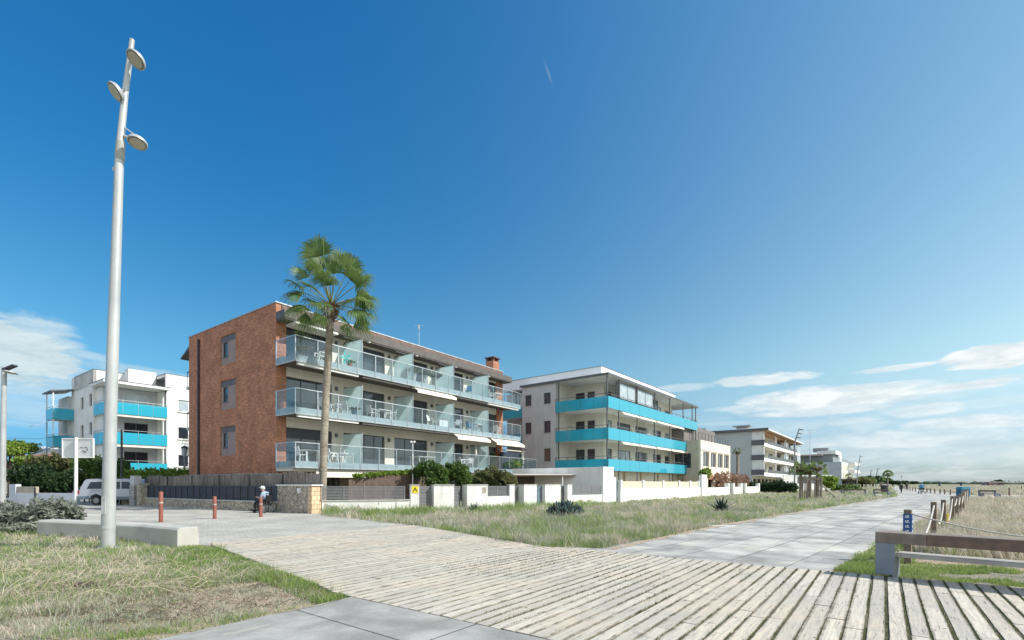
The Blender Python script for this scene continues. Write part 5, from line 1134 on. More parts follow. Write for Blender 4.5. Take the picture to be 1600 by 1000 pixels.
for k in range(4):
    z = .86 - k * .09
    for s in (0, 1):
        if s == 0: mb.box(-.03, .03, -.068, -.0645, z, z + .012); mb.box(-.008, .02, -.068, -.0645, z + .02, z + .045); mb.box(-.03, -.015, -.068, -.0645, z + .014, z + .04)
        else: mb.box(-.068, -.0645, -.03, .03, z, z + .012); mb.box(-.068, -.0645, -.02, .01, z + .02, z + .045); mb.box(-.068, -.0645, .02, .032, z + .014, z + .04)
mb.build('pictogram', PLAST, t)
x, y = np_[2]; tag(MB().obox((x + .12, y + .02, .3), Vector((.02, 0, 0)), Vector((0, .02, 0)), Vector((.02, 0, .3))).build('yellow_strip', mat('sign_yellow', (.8, .62, .03))), 'thin yellow strip leaning on the third rope fence post', 'marker strip')
# far fence curving away to the left
fp = [(1485, 773.8), (1476, 773), (1469, 772.3), (1460.6, 771.4), (1454, 770.7), (1448.5, 770.1), (1442, 769.4), (1436, 768.7), (1430.5, 768), (1426, 767.3), (1422, 766.5), (1419, 765.8), (1416, 765), (1413.5, 764.3), (1411, 763.6)]
for i, (px, py) in enumerate(fp):
    x, y = ground(px, py); fpost(x, y, .72, ['nearest post', 'second post', 'third post', 'fourth post', 'fifth post', 'sixth post', 'seventh post', 'eighth post', 'ninth post', 'tenth post', 'eleventh post', 'twelfth post', 'thirteenth post', 'fourteenth post', 'last post'][i] + ' of the far fence curving left beyond the junction', 'posts of the far fence', r=.075)
pr = None
for px, py in fp:
    x, y = ground(px, py)
    if pr: rope((*pr, .66), (x, y, .66), .08, 'span of thin rope starting at the %s post of the far curving fence' % ['nearest', 'second', 'third', 'fourth', 'fifth', 'sixth', 'seventh', 'eighth', 'ninth', 'tenth', 'eleventh', 'twelfth', 'thirteenth', 'fourteenth'][fp.index((px, py)) - 1], 'rope', .02)['group'] = 'ropes of the far fence'
    pr = (x, y)
# fence posts out in the dunes on the right
for i, (px, py, d) in enumerate([(1577, 776, 0), (1596, 768, 0)]):
    x, y = ground(px, py); fpost(x, y, 1.0, ['single dark post in the dune beside the far right bench', 'single post in the dune at the right edge'][i], 'single dune posts', r=.07)
# blue container
x, y = ground(1505, 777)
t = thing('rubbish_container', 'blue rounded container standing at the end of the near rope fence', 'container', (x, y, 0), R(8))
BC = mat('container_blue', (.02, .13, .25), (.018, .11, .21), 2, .45)
mb = MB(); mb.extr([(-.55, .12), (.55, .12), (.57, .75), (.52, .95), (.4, 1.04), (-.4, 1.04), (-.52, .95), (-.57, .75)], -.28, .28, 'xz'); mb.build('container_body', BC, t, .03)
MB().extr([(-.60, .86), (.60, .86), (.55, 1.02), (.4, 1.12), (-.4, 1.12), (-.55, 1.02)], -.31, .31, 'xz').build('container_lid', mat('container_lid_blue', (.06, .24, .34), None, 2, .4), t, .02)
MB().box(-.3, .3, -.30, -.281, .5, .72).build('container_slot', DARKM, t); MB().cyl((-.45, -.2, .0), (-.45, -.2, .12), .07, .07).cyl((.45, -.2, 0), (.45, -.2, .12), .07, .07).build('container_foot', DARKM, t)
# tall leaning lamps along the promenade
LD = mat('far_lamp_grey', (.30, .31, .31), None, 2, .5)
def far_lamp(px, py, pxb, pyb, pxt, pyt, label, n=3, bend=True, tint=LD):
    x, y = ground(px, py); t = thing('street_lamp', label, 'street lamp', (x, y, 0), 0, 'tall leaning lamps along the promenade')
    f = lambda a, b_: Vector((at(a, b_, y).x - x, 0, at(a, b_, y).z)); k = y / 88
    B_ = f(pxb, pyb); T_ = f(pxt, pyt); MB().tube([(0, 0, 0), B_, T_], [.14 * k ** .5, .12 * k ** .5, .08 * k ** .5], 10).build('pole', tint, t)
    for i in range(n):
        q = T_.lerp(B_, .12 + i * .3); MB().obox(q + Vector((.40 * k ** .3, -.1, .06)), Vector((.26, 0, -.05)) * k ** .4, Vector((0, .26, 0)), Vector((0, 0, .06))).build('lamp_head', tint, t); MB().bar(q, q + Vector((.4, -.1, .05)), .06).build('lamp_arm', tint, t)
far_lamp(1241.5, 768.5, 1242, 690, 1249, 669.5, 'tall leaning promenade lamp in front of the white terraced block')
far_lamp(1338.3, 761.2, 1340, 735, 1344.4, 711, 'leaning promenade lamp beside the farthest large building', 3)
far_lamp(1359.5, 759.5, 1359.8, 748, 1361, 734, 'distant leaning promenade lamp, the shorter of the two left of the round palm', 2); far_lamp(1368.5, 759.7, 1369, 746, 1371.3, 731.5, 'distant leaning promenade lamp nearest the round palm', 2)
# logs and boards lying about
mb = MB(); x, y = ground(58, 832); mb.obox((x, y, .06), Vector((.55, .12, 0)), Vector((-.02, .1, 0)), Vector((0, 0, .05))); tag(mb.build('driftwood_plank', mat('reddish_driftwood', (.26, .15, .11), (.16, .10, .08), 6, .9, bump=.4)), 'reddish rotten plank in front of the grey green shrub', 'plank')
x, y = ground(270, 919); tag(MB().tube([(x - .35, y - .1, .03), (x, y, .05), (x + .32, y + .13, .03)], [.04, .06, .03], 8).build('driftwood_log', mat('bleached_log', (.36, .29, .23), (.24, .18, .14), 7, .9, bump=.5)), 'short bleached log half buried in the sand patch', 'log')
x, y = ground(140, 922); tag(MB().tube([(x - .22, y + .06, .05), (x, y, .07), (x + .2, y - .02, .03), (x + .3, y + .05, .03)], [.05, .06, .04, .02], 8).build('bark_piece', mat('dark_bark', (.07, .055, .045), (.13, .10, .08), 9, .95, bump=.6)), 'dark piece of rotten bark lying in the left foreground grass', 'bark')
x, y = ground(1128, 823.5); tag(MB().obox((x, y, .035), Vector((.42, -.1, 0)), Vector((.04, .1, 0)), Vector((0, 0, .02))).build('white_board', PLAST), 'flat white board lying at the edge of the grass below the agave', 'board')
# small plinth row: timber frame around young palms
# ================= VEGETATION =================
LEAFM = {'green': leafmat('leaf_green', (.035, .075, .018), (.12, .20, .04), .3), 'dark': leafmat('leaf_dark', (.012, .035, .012), (.04, .085, .025), .25), 'bright': leafmat('leaf_bright', (.09, .16, .02), (.26, .36, .06), .4),
         'grey': leafmat('leaf_grey', (.10, .12, .09), (.26, .28, .22), .2, .7), 'olive': leafmat('leaf_olive', (.06, .08, .025), (.20, .20, .08), .3), 'red': leafmat('leaf_red', (.15, .09, .06), (.38, .24, .17), .3), 'blue': leafmat('leaf_blue_green', (.03, .06, .055), (.10, .15, .14), .1, .45)}
BARK = mat('bark_brown', (.13, .10, .075), (.08, .06, .045), 6, .95, bump=.5)
def leaves(name, m, parent, blobs, n, size, seed=1, aspect=1.8, noise_cut=.0, shell=.55):
    r = np.random.default_rng(seed); per = np.array([b[3] * b[4] * b[5] for b in blobs]) ** .67; per = per / per.sum(); P = []
    for b, q in zip(blobs, per):
        k = int(n * q) + 3; d = r.normal(size=(k, 3)); d /= np.linalg.norm(d, axis=1)[:, None]; rad = shell + (1 - shell) * r.random(k) ** .6
        rad = rad * (1 + .28 * (np.sin(d[:, 0] * 5 + seed) * np.cos(d[:, 1] * 4 + d[:, 2] * 6 + seed)))
        P.append(d * rad[:, None] * np.array(b[3:6]) + np.array(b[:3]))
    P = np.concatenate(P)
    if noise_cut: w = vnoise(P[:, :2] * 1.0 + P[:, 2:3] * .7 + 50, 1.4 / max(.3, blobs[0][3]) * 2, seed + 1); P = P[w > noise_cut]
    P = P[P[:, 2] > .02]; k = len(P)
    a = r.normal(size=(k, 3)); a /= np.linalg.norm(a, axis=1)[:, None]; b_ = np.cross(a, r.normal(size=(k, 3))); b_ /= np.linalg.norm(b_, axis=1)[:, None]
    s = size * r.uniform(.55, 1.35, k)[:, None]; c_ = np.cross(a, b_)
    V = np.stack([P - a * s * aspect / 2, P + b_ * s * .5 + c_ * s * .15, P + a * s * aspect / 2, P - b_ * s * .5 + c_ * s * .15], 1).reshape(-1, 3)
    me = bpy.data.meshes.new(name); me.vertices.add(k * 4); me.vertices.foreach_set('co', V.reshape(-1).astype(np.float32)); me.loops.add(k * 4); me.loops.foreach_set('vertex_index', np.arange(k * 4, dtype=np.int32))
    me.polygons.add(k); me.polygons.foreach_set('loop_start', (np.arange(k) * 4).astype(np.int32))
    me.update(calc_edges=True); me.materials.append(m); o = bpy.data.objects.new(name, me); col.objects.link(o); o.parent = parent; return o
def bush(name, label, cat, loc, blobs, n, size, kind, seed=1, group=None, stems=6, aspect=1.8, cut=.3, rz=0):
    t = thing(name, label, cat, loc, rz, group); leaves('foliage', LEAFM[kind], t, blobs, n, size, seed, aspect, cut)
    mb = MB(); r = random.Random(seed)
    for i in range(stems):
        b = blobs[i % len(blobs)]; p = Vector((b[0] + r.uniform(-.3, .3) * b[3], b[1] + r.uniform(-.3, .3) * b[4], 0)); q = Vector((b[0] + r.uniform(-.7, .7) * b[3], b[1] + r.uniform(-.7, .7) * b[4], b[2] + r.uniform(-.2, .6) * b[5])); m_ = p.lerp(q, .5) + Vector((r.uniform(-.1, .1), r.uniform(-.1, .1), 0))
        mb.tube([p, m_, q], [size * .22, size * .15, size * .07], 5, False)
    mb.build('stem', BARK, t); return t
# foreground grey shrub
x, y = ground(52, 829)
def gb(px, py, d, rx, ry, rz): p = at(px, py, d); return (p.x - x, p.y - y, p.z, rx, ry, rz)
bush('shrub', 'grey green spreading shrub in the left foreground beside the concrete block', 'shrub', (x, y, 0),
     [gb(20, 812, 15.6, .85, .8, .42), (0.25, .3, .42, .75, .7, .42), gb(76, 806, 15.2, .55, .6, .55), gb(102, 812, 15.4, .42, .5, .45), gb(-8, 808, 15.8, .7, .8, .45), gb(50, 826, 14.6, .7, .4, .22)], 15000, .055, 'grey', 3, stems=30, aspect=2.6, cut=.22)
# ivy over the wooden fence and the big ivy bushes
def cb(ox, oy, px, py, d, rx, ry, rz): p = at(px, py, d); return (p.x - ox, p.y - oy, p.z, rx, ry, rz)
def place(px, d): p = at(px, 755, d); return p.x, p.y
x, y = place(600, 29)
bl_ = [cb(x, y, 560 + i * 11, 743.5 - i * .9, 28 + i * .33, .36, .3, .13) for i in range(9)]
bush('ivy', 'bright green ivy trailing along the top of the brown wooden fence', 'climbing plant', (x, y, 0), bl_, 2600, .10, 'bright', 5, stems=4, aspect=1.3, cut=.2)
x, y = place(680, 29.2)
bush('ivy_bush', 'large leafy ivy bush hanging over the left white piers', 'shrub', (x, y, 0), [cb(x, y, 667, 733, 29.6, .75, .7, .5), cb(x, y, 655, 738, 29.8, .6, .5, .3), cb(x, y, 683, 743, 28.8, .62, .6, .62), cb(x, y, 678, 752, 28.4, .55, .5, .45), cb(x, y, 690, 752, 28.4, .35, .4, .4)], 5200, .12, 'green', 6, aspect=1.25, cut=.25)
x, y = place(715, 29.5)
bush('ivy_bush', 'rounded ivy bush in front of the white terrace chairs', 'shrub', (x, y, 0), [cb(x, y, 712, 737, 30, .75, .6, .55), cb(x, y, 724, 746, 29.8, .5, .5, .6), cb(x, y, 704, 733, 30, .4, .4, .4), cb(x, y, 728, 752, 29.6, .35, .4, .35)], 4200, .12, 'green', 7, aspect=1.25, cut=.25)
x, y = place(768, 31.5)
bush('shrub', 'fine leaved olive green shrub behind the dark slatted panel', 'shrub', (x, y, 0), [cb(x, y, 768, 746, 31.5, 1.15, .8, .65), cb(x, y, 750, 752, 31.3, .6, .6, .4), cb(x, y, 790, 750, 31.6, .75, .6, .5), cb(x, y, 800, 756, 31.5, .35, .4, .3)], 9000, .07, 'olive', 8, stems=14, aspect=3, cut=.25)
x, y = place(540, 27); 
# prickly pear like bush and aloes
x, y = ground(883, 808)
t = thing('cactus_bush', 'dense dark prickly bush with upright fleshy stems in the middle of the grass strip', 'shrub', (x, y, 0)); mb = MB(); r = random.Random(3)
for i in range(330):
    a = r.uniform(0, 6.28); q = r.random() ** .6; px_, py_ = math.cos(a) * q * .82, math.sin(a) * q * .55; h = (.78 * (1 - .5 * q * q)) * r.uniform(.55, 1.05); ln = r.uniform(-.1, .1); w = r.uniform(.022, .034)
    z0_ = max(0, h - r.uniform(.12, .25)); d = Vector((px_ * .35 + ln, py_ * .3, 1)).normalized(); p = Vector((px_, py_, z0_)); l = h - z0_
    mb.tube([p, p + d * l * .5, p + d * l], [w * .6, w * 1.5, w * .3], 5)
mb.build('pads', LEAFM['blue'], t)
mb = MB(); [mb.tube([(r.uniform(-.2, .2), r.uniform(-.15, .15), 0), (r.uniform(-.65, .65), r.uniform(-.45, .45), .5)], [.03, .02], 5) for i in range(30)]; mb.build('stem', BARK, t)
def rosette(name, label, px, py, n, L, w, seed, m, spread=1.0, rise=(.15, 1.35)):
    x, y = ground(px, py); t = thing(name, label, 'plant', (x, y, 0)); r = random.Random(seed); mb = MB()
    for i in range(n):
        a = i * 2.399 + r.uniform(-.1, .1); e = rise[0] + (rise[1] - rise[0]) * (i / n) + r.uniform(-.06, .06); l = L * r.uniform(.85, 1.1) * (1 - .12 * (i / n)); d = Vector((math.cos(a) * math.cos(e), math.sin(a) * math.cos(e), math.sin(e))); s = Vector((-math.sin(a), math.cos(a), 0)); nn = s.cross(d)
        vs = []; K = 5
        for k in range(K + 1):
            q = k / K; c = d * l * q + Vector((0, 0, .03 - .12 * l * q * q * (1 - e / 1.5))); ww = w * (math.sin(math.pi * min(1, .18 + q * .82)) ** .7) * (1 - q ** 4) + .002; th = w * .22 * (1 - q)
            vs += [c - s * ww + nn * -th * -1.2, c + nn * -th, c + s * ww + nn * th * 1.2, c + nn * (-th * 2.0)]
        fs = [(k * 4 + j, k * 4 + (j + 1) % 4, k * 4 + 4 + (j + 1) % 4, k * 4 + 4 + j) for k in range(K) for j in range(4)]; mb.add(vs, fs)
    mb.build('leaves', m, t); MB().sphere((0, 0, .05), w * 1.3, 8, 6).build('heart', m, t); return t
rosette('agave', 'large dark spiky agave beside the promenade', 1126.5, 800.5, 42, .98, .06, 2, leafmat('agave_leaf', (.02, .035, .035), (.09, .13, .12), .05, .4), rise=(.05, 1.4))
rosette('aloe', 'small dark aloe like plant at the foot of the stained white pier', 740, 800.5, 22, .72, .035, 5, LEAFM['blue'], rise=(.3, 1.3))
# ---------- tall fan palm ----------
FANM = leafmat('palm_leaf', (.04, .085, .02), (.22, .30, .09), .35, .45, 1.2); PETM = mat('palm_petiole', (.20, .22, .08), (.14, .15, .06), 3, .5)
def fan(mb, mp, base, d0, plen, Rr, n=34, droop=.6, r=random, half=1.35, roll=0):
    d0 = Vector(d0).normalized(); base = Vector(base); g_ = Vector((0, 0, -1)); pts = [base]; d = d0.copy(); K = 5
    for k in range(K): d = (d + g_ * .06 * (1 - abs(d.z) * .5)).normalized(); pts.append(pts[-1] + d * plen / K)
    mp.tube(pts, [.03, .026, .022, .02, .017, .014], 5, False)
    hub = pts[-1]; e = (d + g_ * .22 * (1.05 - max(0, d.z)) ).normalized(); s = e.cross(Vector((0, 0, 1)))
    s = s.normalized() if s.length > .1 else Vector((1, 0, 0)); nn = s.cross(e).normalized(); s, nn = s * math.cos(roll) + nn * math.sin(roll), nn * math.cos(roll) - s * math.sin(roll)
    for i in range(n):
        ph = -half + 2 * half * i / (n - 1); fold = .22 * math.cos(ph * 1.1); L = Rr * (.72 + .28 * math.cos(ph)) * r.uniform(.9, 1.08)
        dr = (e * math.cos(ph) + s * math.sin(ph) + nn * (fold - .12)).normalized(); side = (s * math.cos(ph) - e * math.sin(ph)).normalized(); dph = half / (n - 1) * 1.02
        vs = []; T = (0, .25, .5, .68, .84, 1.0); W = (.004, dph * .27, dph * .56, dph * .40, dph * .24, .008); dd_ = droop * r.uniform(.7, 1.4) * (.55 + .45 * (1 - max(0, d.z))); tw = r.uniform(-.06, .06)
        for q, w in zip(T, W):
            u = max(0, q - .42); c = hub + dr * L * (q - .55 * u * u) + g_ * L * dd_ * 1.5 * u * u + side * tw * u * L; wv_ = side * w * L * (1 if q <= .5 else .8)
            vs += [c - wv_, c + nn * w * L * .35, c + wv_]
        fs = []
        for k in range(5):
            a = k * 3; fs += [(a, a + 1, a + 4, a + 3), (a + 1, a + 2, a + 5, a + 4)]
        mb.add(vs, fs)
def washingtonia(name, label, base, h, specs, pr, rt=(.25, .21), curve=(0, 0), seed=4, Rr=1.15, plen=1.25, nleaf=34, skirt=True, k=1.0):
    t = thing(name, label, 'palm tree', base); r = random.Random(seed); top = Vector((curve[0], curve[1], h)); pts = [Vector((curve[0] * q ** 1.5, curve[1] * q, h * q)) for q in (0, .03, .1, .25, .4, .55, .7, .85, .97)]
    rs = [rt[0] * 1.25, rt[0] * 1.08] + [rt[0] + (rt[1] - rt[0]) * q for q in (.1, .25, .4, .55, .7, .85, 1)]
    m, g = newmat('palm_trunk'); tcn = g.n('ShaderNodeTexCoord').outputs['Object']; mp_ = g.n('ShaderNodeMapping'); g.t.links.new(tcn, mp_.inputs[0]); mp_.inputs['Scale'].default_value = (1.5, 1.5, 14)
    ri = g.noise(mp_.outputs[0], 1.2, 4, .6); bb = g.noise(tcn, 2.5, 6, .65); cc = g.mix(g.rng(bb, .35, .65), (.36, .32, .26, 1), (.24, .20, .155, 1)); cc = g.mix(g.rng(ri, .5, .62, 0, .55), cc, (.15, .125, .10, 1)); finish(g, pbsdf(g, cc, .95, 0, bumpn(g, g.m('ADD', ri, bb), .9, .03), .1))
    MB().tube(pts, rs, 16).build('trunk', m, t)
    if skirt:
        mb = MB()
        for i in range(60):
            a = r.uniform(0, 6.28); z = h * .93 + r.uniform(-.1, 1) * h * .07; e = r.uniform(.4, 1.2); c = Vector((curve[0], curve[1], z)); d = Vector((math.cos(a), math.sin(a), e)).normalized(); mb.bar(c + Vector((math.cos(a), math.sin(a), 0)) * rt[1] * .7, c + Vector((math.cos(a), math.sin(a), 0)) * rt[1] * .8 + d * .32 * k, .09 * k, .03 * k)
        mb.build('leaf_boots', mat('leaf_boot', (.22, .12, .08), (.12, .07, .05), 8, .9), t)
    mp = MB()
    for i, (dx_, dz_, dep, sc) in enumerate(specs):
        mb = MB(); d = Vector((dx_, dep, dz_)); fan(mb, mp, top + Vector((dx_ * .1, dep * .1, .1)), d, plen * sc * (1 + .30 * max(0, min(1, (dz_ - .3) / .6)) if h > 8 else 1), Rr * sc, nleaf, r.uniform(.45, .95), r, 1.5, r.uniform(-.75, .75) if dz_ < .9 else r.choice((-1, 1)) * r.uniform(.7, 1.2)); mb.build('frond', FANM, t)
    mp.build('leaf_stalk', PETM, t); return t
# direction (sideways, up, depth, size) of every frond
spec = [(-.18, 1.0, -.15, 1.32), (-.05, 1.0, -.25, 1.18), (.08, 1.0, .12, 1.15), (-.34, 1.0, .1, 1.15), (.45, .95, -.1, 1.08), (.66, .80, .2, 1.05), (.78, .62, -.2, 1.0), (.92, .42, .1, 1.02), (1.0, .22, -.15, 1.05), (.98, .05, .2, 1.0), (.9, -.12, -.3, 1.0), (.82, -.34, .1, 1.0), (.55, -.5, -.3, .85),
        (-.6, .78, -.15, 1.0), (-.8, .55, .2, 1.0), (-.92, .40, -.1, 1.02), (-1.0, .20, .15, 1.0), (-.98, .02, -.25, .98), (-.7, -.42, -.2, .88), (-.3, -.6, -.5, .75), (.25, .5, -.8, .85), (-.35, .45, -.8, .85), (.25, .6, .8, .95), (-.3, .5, .85, .95), (.55, .15, .8, .9), (-.6, .0, .8, .9), (.3, -.5, .4, .8), (.0, -.1, -1, .7), (-.15, .75, -.6, .9), (.25, .8, -.5, .9)]
spec += [(math.cos(i * 2.4) * .9, .35 + .09 * i, math.sin(i * 2.4) * .8, .95) for i in range(6)]
pb = at(503.5, 755, 26.0); tp = at(517.5, 479, 26.0)
washingtonia('palm_tree', 'tall slender fan palm in front of the red brick block', (pb.x, pb.y, 0), tp.z, spec, .44, (.205, .175), (tp.x - pb.x, 0), 4, 1.32, 1.42, 44)
def small_palm(px, py_top, d, label, h=None, n=16, R_=1.0, rt=.2, seed=1, group=None, name='palm_tree'):
    p = at(px, py_top, d); r = random.Random(seed); sp_ = []
    for i in range(n):
        a = i * 2.4 + r.uniform(-.3, .3); e = 1.3 - 1.9 * i / n; sp_.append((math.cos(a) * math.cos(e), math.sin(e), math.sin(a) * math.cos(e), r.uniform(.85, 1.1)))
    return washingtonia(name, label, (p.x, p.y, 0), p.z, sp_, .4, (rt, rt * .85), (0, 0), seed, R_, R_ * .9, 16, True, max(1, R_))
small_palm(1152.5, 706, 92, 'slim bare trunked palm in front of the white terraced block', n=12, R_=.55, rt=.3, seed=3)
small_palm(1387, 741, 150, 'round headed palm at the end of the promenade', n=30, R_=.95, rt=.2, seed=4)
small_palm(1251, 735, 47, 'leftmost young palm held by the timber props', n=13, R_=.56, rt=.14, seed=5); small_palm(1265.5, 738.5, 46.5, 'middle young palm held by the timber props', n=13, R_=.56, rt=.14, seed=6); small_palm(1277.5, 733, 46, 'tallest of the young palms, inside the timber props', n=14, R_=.56, rt=.14, seed=7)
# timber props around the young palms
WD = mat('grey_prop_wood', (.24, .20, .17), (.15, .125, .11), 5, .9)
x, y = ground(1272, 780.5)
t = thing('timber_frame', 'upright weathered timber props around the young palms', 'timber frame', (x, y, 0)); f = lambda px, py: Vector((at(px, py, y).x - x, 0, at(px, py, y).z))
for i, (px, pt_, dy_, w) in enumerate([(1260.5, 747, 0, .09), (1264.5, 747.5, .7, .08), (1268, 744, 1.4, .07), (1275, 745, .2, .09), (1279.5, 746, -.3, .14), (1282, 747, .3, .10), (1284, 746, 1.0, .09), (1271.5, 747, .9, .07)]):
    q = f(px, pt_); MB().bar((q.x, dy_, 0), (q.x + .05, dy_, q.z), w, w).build('prop', WD, t)
mb = MB(); a = f(1259, 748); b_ = f(1290, 748); mb.bar((a.x, .05, a.z), (f(1285, 748).x, .0, a.z), .1, .08); mb.bar((a.x, .9, a.z - .1), (b_.x, .9, a.z - .1), .09, .07); mb.build('cross_rail', WD, t)
x2, y2 = ground(1303, 778)
t = thing('leaning_board', 'pale board leaning diagonally against the timber props', 'board', (x2, y2, 0)); a = at(1281.5, 755.5, y2 - .4); MB().bar((0, 0, .25), (a.x - x2, a.y - y2, a.z), .2, .07).build('board', mat('pale_board', (.55, .52, .47), (.45, .42, .38), 5, .8), t); MB().bar((0, 0, 0), (0, 0, .4), .12, .12).build('stake', WD, t)
# broadleaf trees, hedges
def tree(name, label, px, d, ztop, rx, rz, n, size, kind, seed=1, group=None, trunk_r=.18, lobes=7, cat='tree', bark=BARK, flat=False):
    p = at(px, 755, d); t = thing(name, label, cat, (p.x, p.y, 0), 0, group); r = random.Random(seed); zc = ztop - rz; bl2 = []
    mb = MB(); mb.tube([(0, 0, 0), (r.uniform(-.1, .1), 0, zc * .5), (r.uniform(-.2, .2), 0, zc)], [trunk_r, trunk_r * .8, trunk_r * .5], 8)
    for i in range(lobes):
        a = i * 2.4; q = .62 * rx; c = (math.cos(a) * q * r.uniform(.4, 1), math.sin(a) * q * r.uniform(.4, 1), zc + (r.uniform(-.45, .55) if not flat else r.uniform(.0, .5)) * rz); bl2.append((*c, rx * r.uniform(.32, .5), rx * r.uniform(.32, .5), rz * r.uniform(.3, .5)))
        mb.tube([(0, 0, zc * .6), (c[0] * .5, c[1] * .5, zc * .85), c], [trunk_r * .5, trunk_r * .3, trunk_r * .12], 6)
    mb.build('trunk', bark, t); leaves('crown', LEAFM[kind], t, bl2, n, size, seed, 1.5, .22, .35); return t
tree('pine_tree', 'spreading light green pine behind the lamp post at the left edge', 16, 52, 6.3, 2.6, 1.7, 5200, .2, 'bright', 3, flat=True, trunk_r=.22, lobes=9)
tree('tree', 'leafy green tree between the old house and the blue awnings', 64, 50, 4.6, 2.3, 1.3, 3800, .22, 'bright', 4)
tree('tree', 'small rounded green tree in front of the farthest large building', 1291, 80, 3.1, 1.9, 1.3, 2400, .24, 'bright', 5)
def hedge(label, px0, px1, d0, d1, z0, z1, th, n, size, kind, seed=1, name='hedge', cut=.25, bumps=5):
    a = at(px0, 755, d0); b_ = at(px1, 755, d1); t, L = frame_thing(name, label, 'hedge', (a.x, a.y), (b_.x, b_.y)); r = random.Random(seed)
    bb = [(L * (i + .5) / bumps, 0, (z0 + z1) / 2 + r.uniform(-.08, .08) * (z1 - z0), L / bumps * .72, th / 2 * r.uniform(.85, 1.1), (z1 - z0) / 2 * r.uniform(.9, 1.12)) for i in range(bumps)]
    leaves('foliage', LEAFM[kind], t, bb, n, size, seed, 1.4, cut, .6); mb = MB()
    for i in range(bumps * 2): mb.tube([(L * (i + .5) / bumps / 2, 0, 0), (L * (i + .5) / bumps / 2, 0, z0 + (z1 - z0) * .6)], [.05, .03], 5, False)
    mb.build('stem', BARK, t); return t
hedge('dark green hedge on the wall at the far left', 24, 78, 39.5, 39.5, 1.1, 2.9, 1.6, 5200, .16, 'dark', 2); hedge('dark hedge spilling over the wall just left of the sign post', 58, 114, 37, 37, .8, 2.4, 1.1, 5000, .15, 'dark', 3)
hedge('loose variegated bushes above the dark hedge at the far left', 45, 120, 42, 41, 2.3, 3.9, 1.2, 3800, .17, 'olive', 4); hedge('green bushes behind the white van', 120, 200, 38.5, 38.5, 1.2, 3.5, 1.4, 6000, .16, 'green', 5)
hedge('yellow green hedge tops behind the brushwood screen', 196, 300, 38, 36.5, 1.4, 2.55, 1.0, 5200, .15, 'bright', 6, bumps=9)
hedge('clipped dark green hedge in front of the white terraced block', 1170, 1242, 84, 74, .0, 1.75, 1.7, 9000, .18, 'dark', 7, bumps=9, cut=.1)
q2 = at(1112, 755, 62); hedge('reddish flowering hedge over the low white wall of the beige house', 1116, 1166, 66, 84, .9, 3.0, 1.6, 5200, .22, 'red', 8, bumps=8)
hedge('round green bush beside the tall end pillar of the white wall', 1096, 1108, 60, 61, 2.1, 3.3, 1.0, 1400, .16, 'bright', 9, bumps=2)
for i, (px, d, zt, rx, kd, w) in enumerate([(1347, 190, 4.2, 4, 'olive', 'low olive trees beside the farthest lamp'), (1353, 210, 4.6, 4, 'green', 'rounded tree'), (1364, 230, 4.8, 4, 'dark', 'dark tree'), (1376, 250, 5.0, 5, 'green', 'green tree'), (1395, 280, 3.4, 5, 'dark', 'low dark tree'), (1404, 320, 3.0, 7, 'dark', 'low spreading tree'), (1418, 400, 3.0, 9, 'dark', 'very low spreading tree')]):
    lab = ['low olive coloured tree behind the leaning lamp next to the farthest large building', 'rounded tree just right of the farthest large building', 'dark distant tree between the two distant leaning lamps', 'green distant tree left of the round headed palm', 'low dark tree under the round headed palm', 'low spreading dark tree where the promenade vanishes', 'very low distant tree right of where the promenade vanishes'][i]
    tree('tree', lab, px, d, zt, rx, zt * .38, 1500, .9, kd, 20 + i, 'distant trees at the end of the promenade', .4)
for i, (px, py, d) in enumerate([(1352, 747.5, 200), (1365, 748, 210), (1376, 746, 230), (1326, 744, 185)]):
    small_palm(px, py + 2, d, ['small distant palm left of the distant leaning lamps', 'small distant palm between the distant leaning lamps', 'small distant palm close left of the round headed palm', 'small palm in front of the entrance canopy of the farthest building'][i], n=14, R_=1.0, rt=.25, seed=30 + i)
tree('tree', 'dark palm like tree at the left foot of the farthest large building', 1254, 120, 6.6, 2.3, 1.9, 1800, .4, 'olive', 41, lobes=8)
for i, (px, py, rx_) in enumerate([(1318, 766, 1.2), (1330, 765.5, 1.5), (1308, 766, .9)]):
    x, y = ground(px, py + 2); bush('shrub', ['low bush under the entrance canopy, the middle one', 'low bush under the entrance canopy, the rightmost', 'low bush under the entrance canopy, the leftmost'][i], 'shrub', (x, y, 0), [(0, 0, .6, rx_, rx_, .7)], 500, .25, 'green', 60 + i)
# distant skyline
for i, (px, py, w, d, lab) in enumerate([(1468, 752, .42, 205, 'dark slim round tower standing on the dunes near the walkers'), (1502, 753.8, .5, 230, 'dark slim round tower on the dunes above the blue container')]):
    p = at(px, py, d); t = thing('lookout_tower', lab, 'tower', (p.x, p.y, 0)); MB().cyl((0, 0, 0), (0, 0, p.z - .5), w * .8, w * .8, 12).build('tower_body', mat('tower_blue', (.05, .09, .14), None, 1, .7), t); MB().cyl((0, 0, p.z - .5), (0, 0, p.z), w, w * .6, 12).build('tower_cap', DARKM, t)
for i, (px, py) in enumerate([(1523, 752), (1535, 754), (1539, 753.3), (1554, 753), (1577, 751.5), (1587, 753), (1593, 752.3), (1409, 744), (1440, 754)]):
    p = at(px, py, 300); t = thing('beach_lamp', ['thin mast left of the red beach hut', 'short mast just left of the red beach hut', 'second short mast left of the red beach hut', 'mast above the red beach hut', 'tall mast right of the red beach hut', 'short mast near the right edge', 'mast nearest the right edge', 'tall thin mast above the walkers', 'low mast above the person in blue'][i], 'mast', (p.x, p.y, 0), 0, 'masts on the horizon')
    MB().cyl((0, 0, 0), (0, 0, p.z), .14, .1, 6).build('mast', LD, t); MB().sphere((0, 0, p.z), .55, 8, 6, .7).build('mast_head', LD, t)
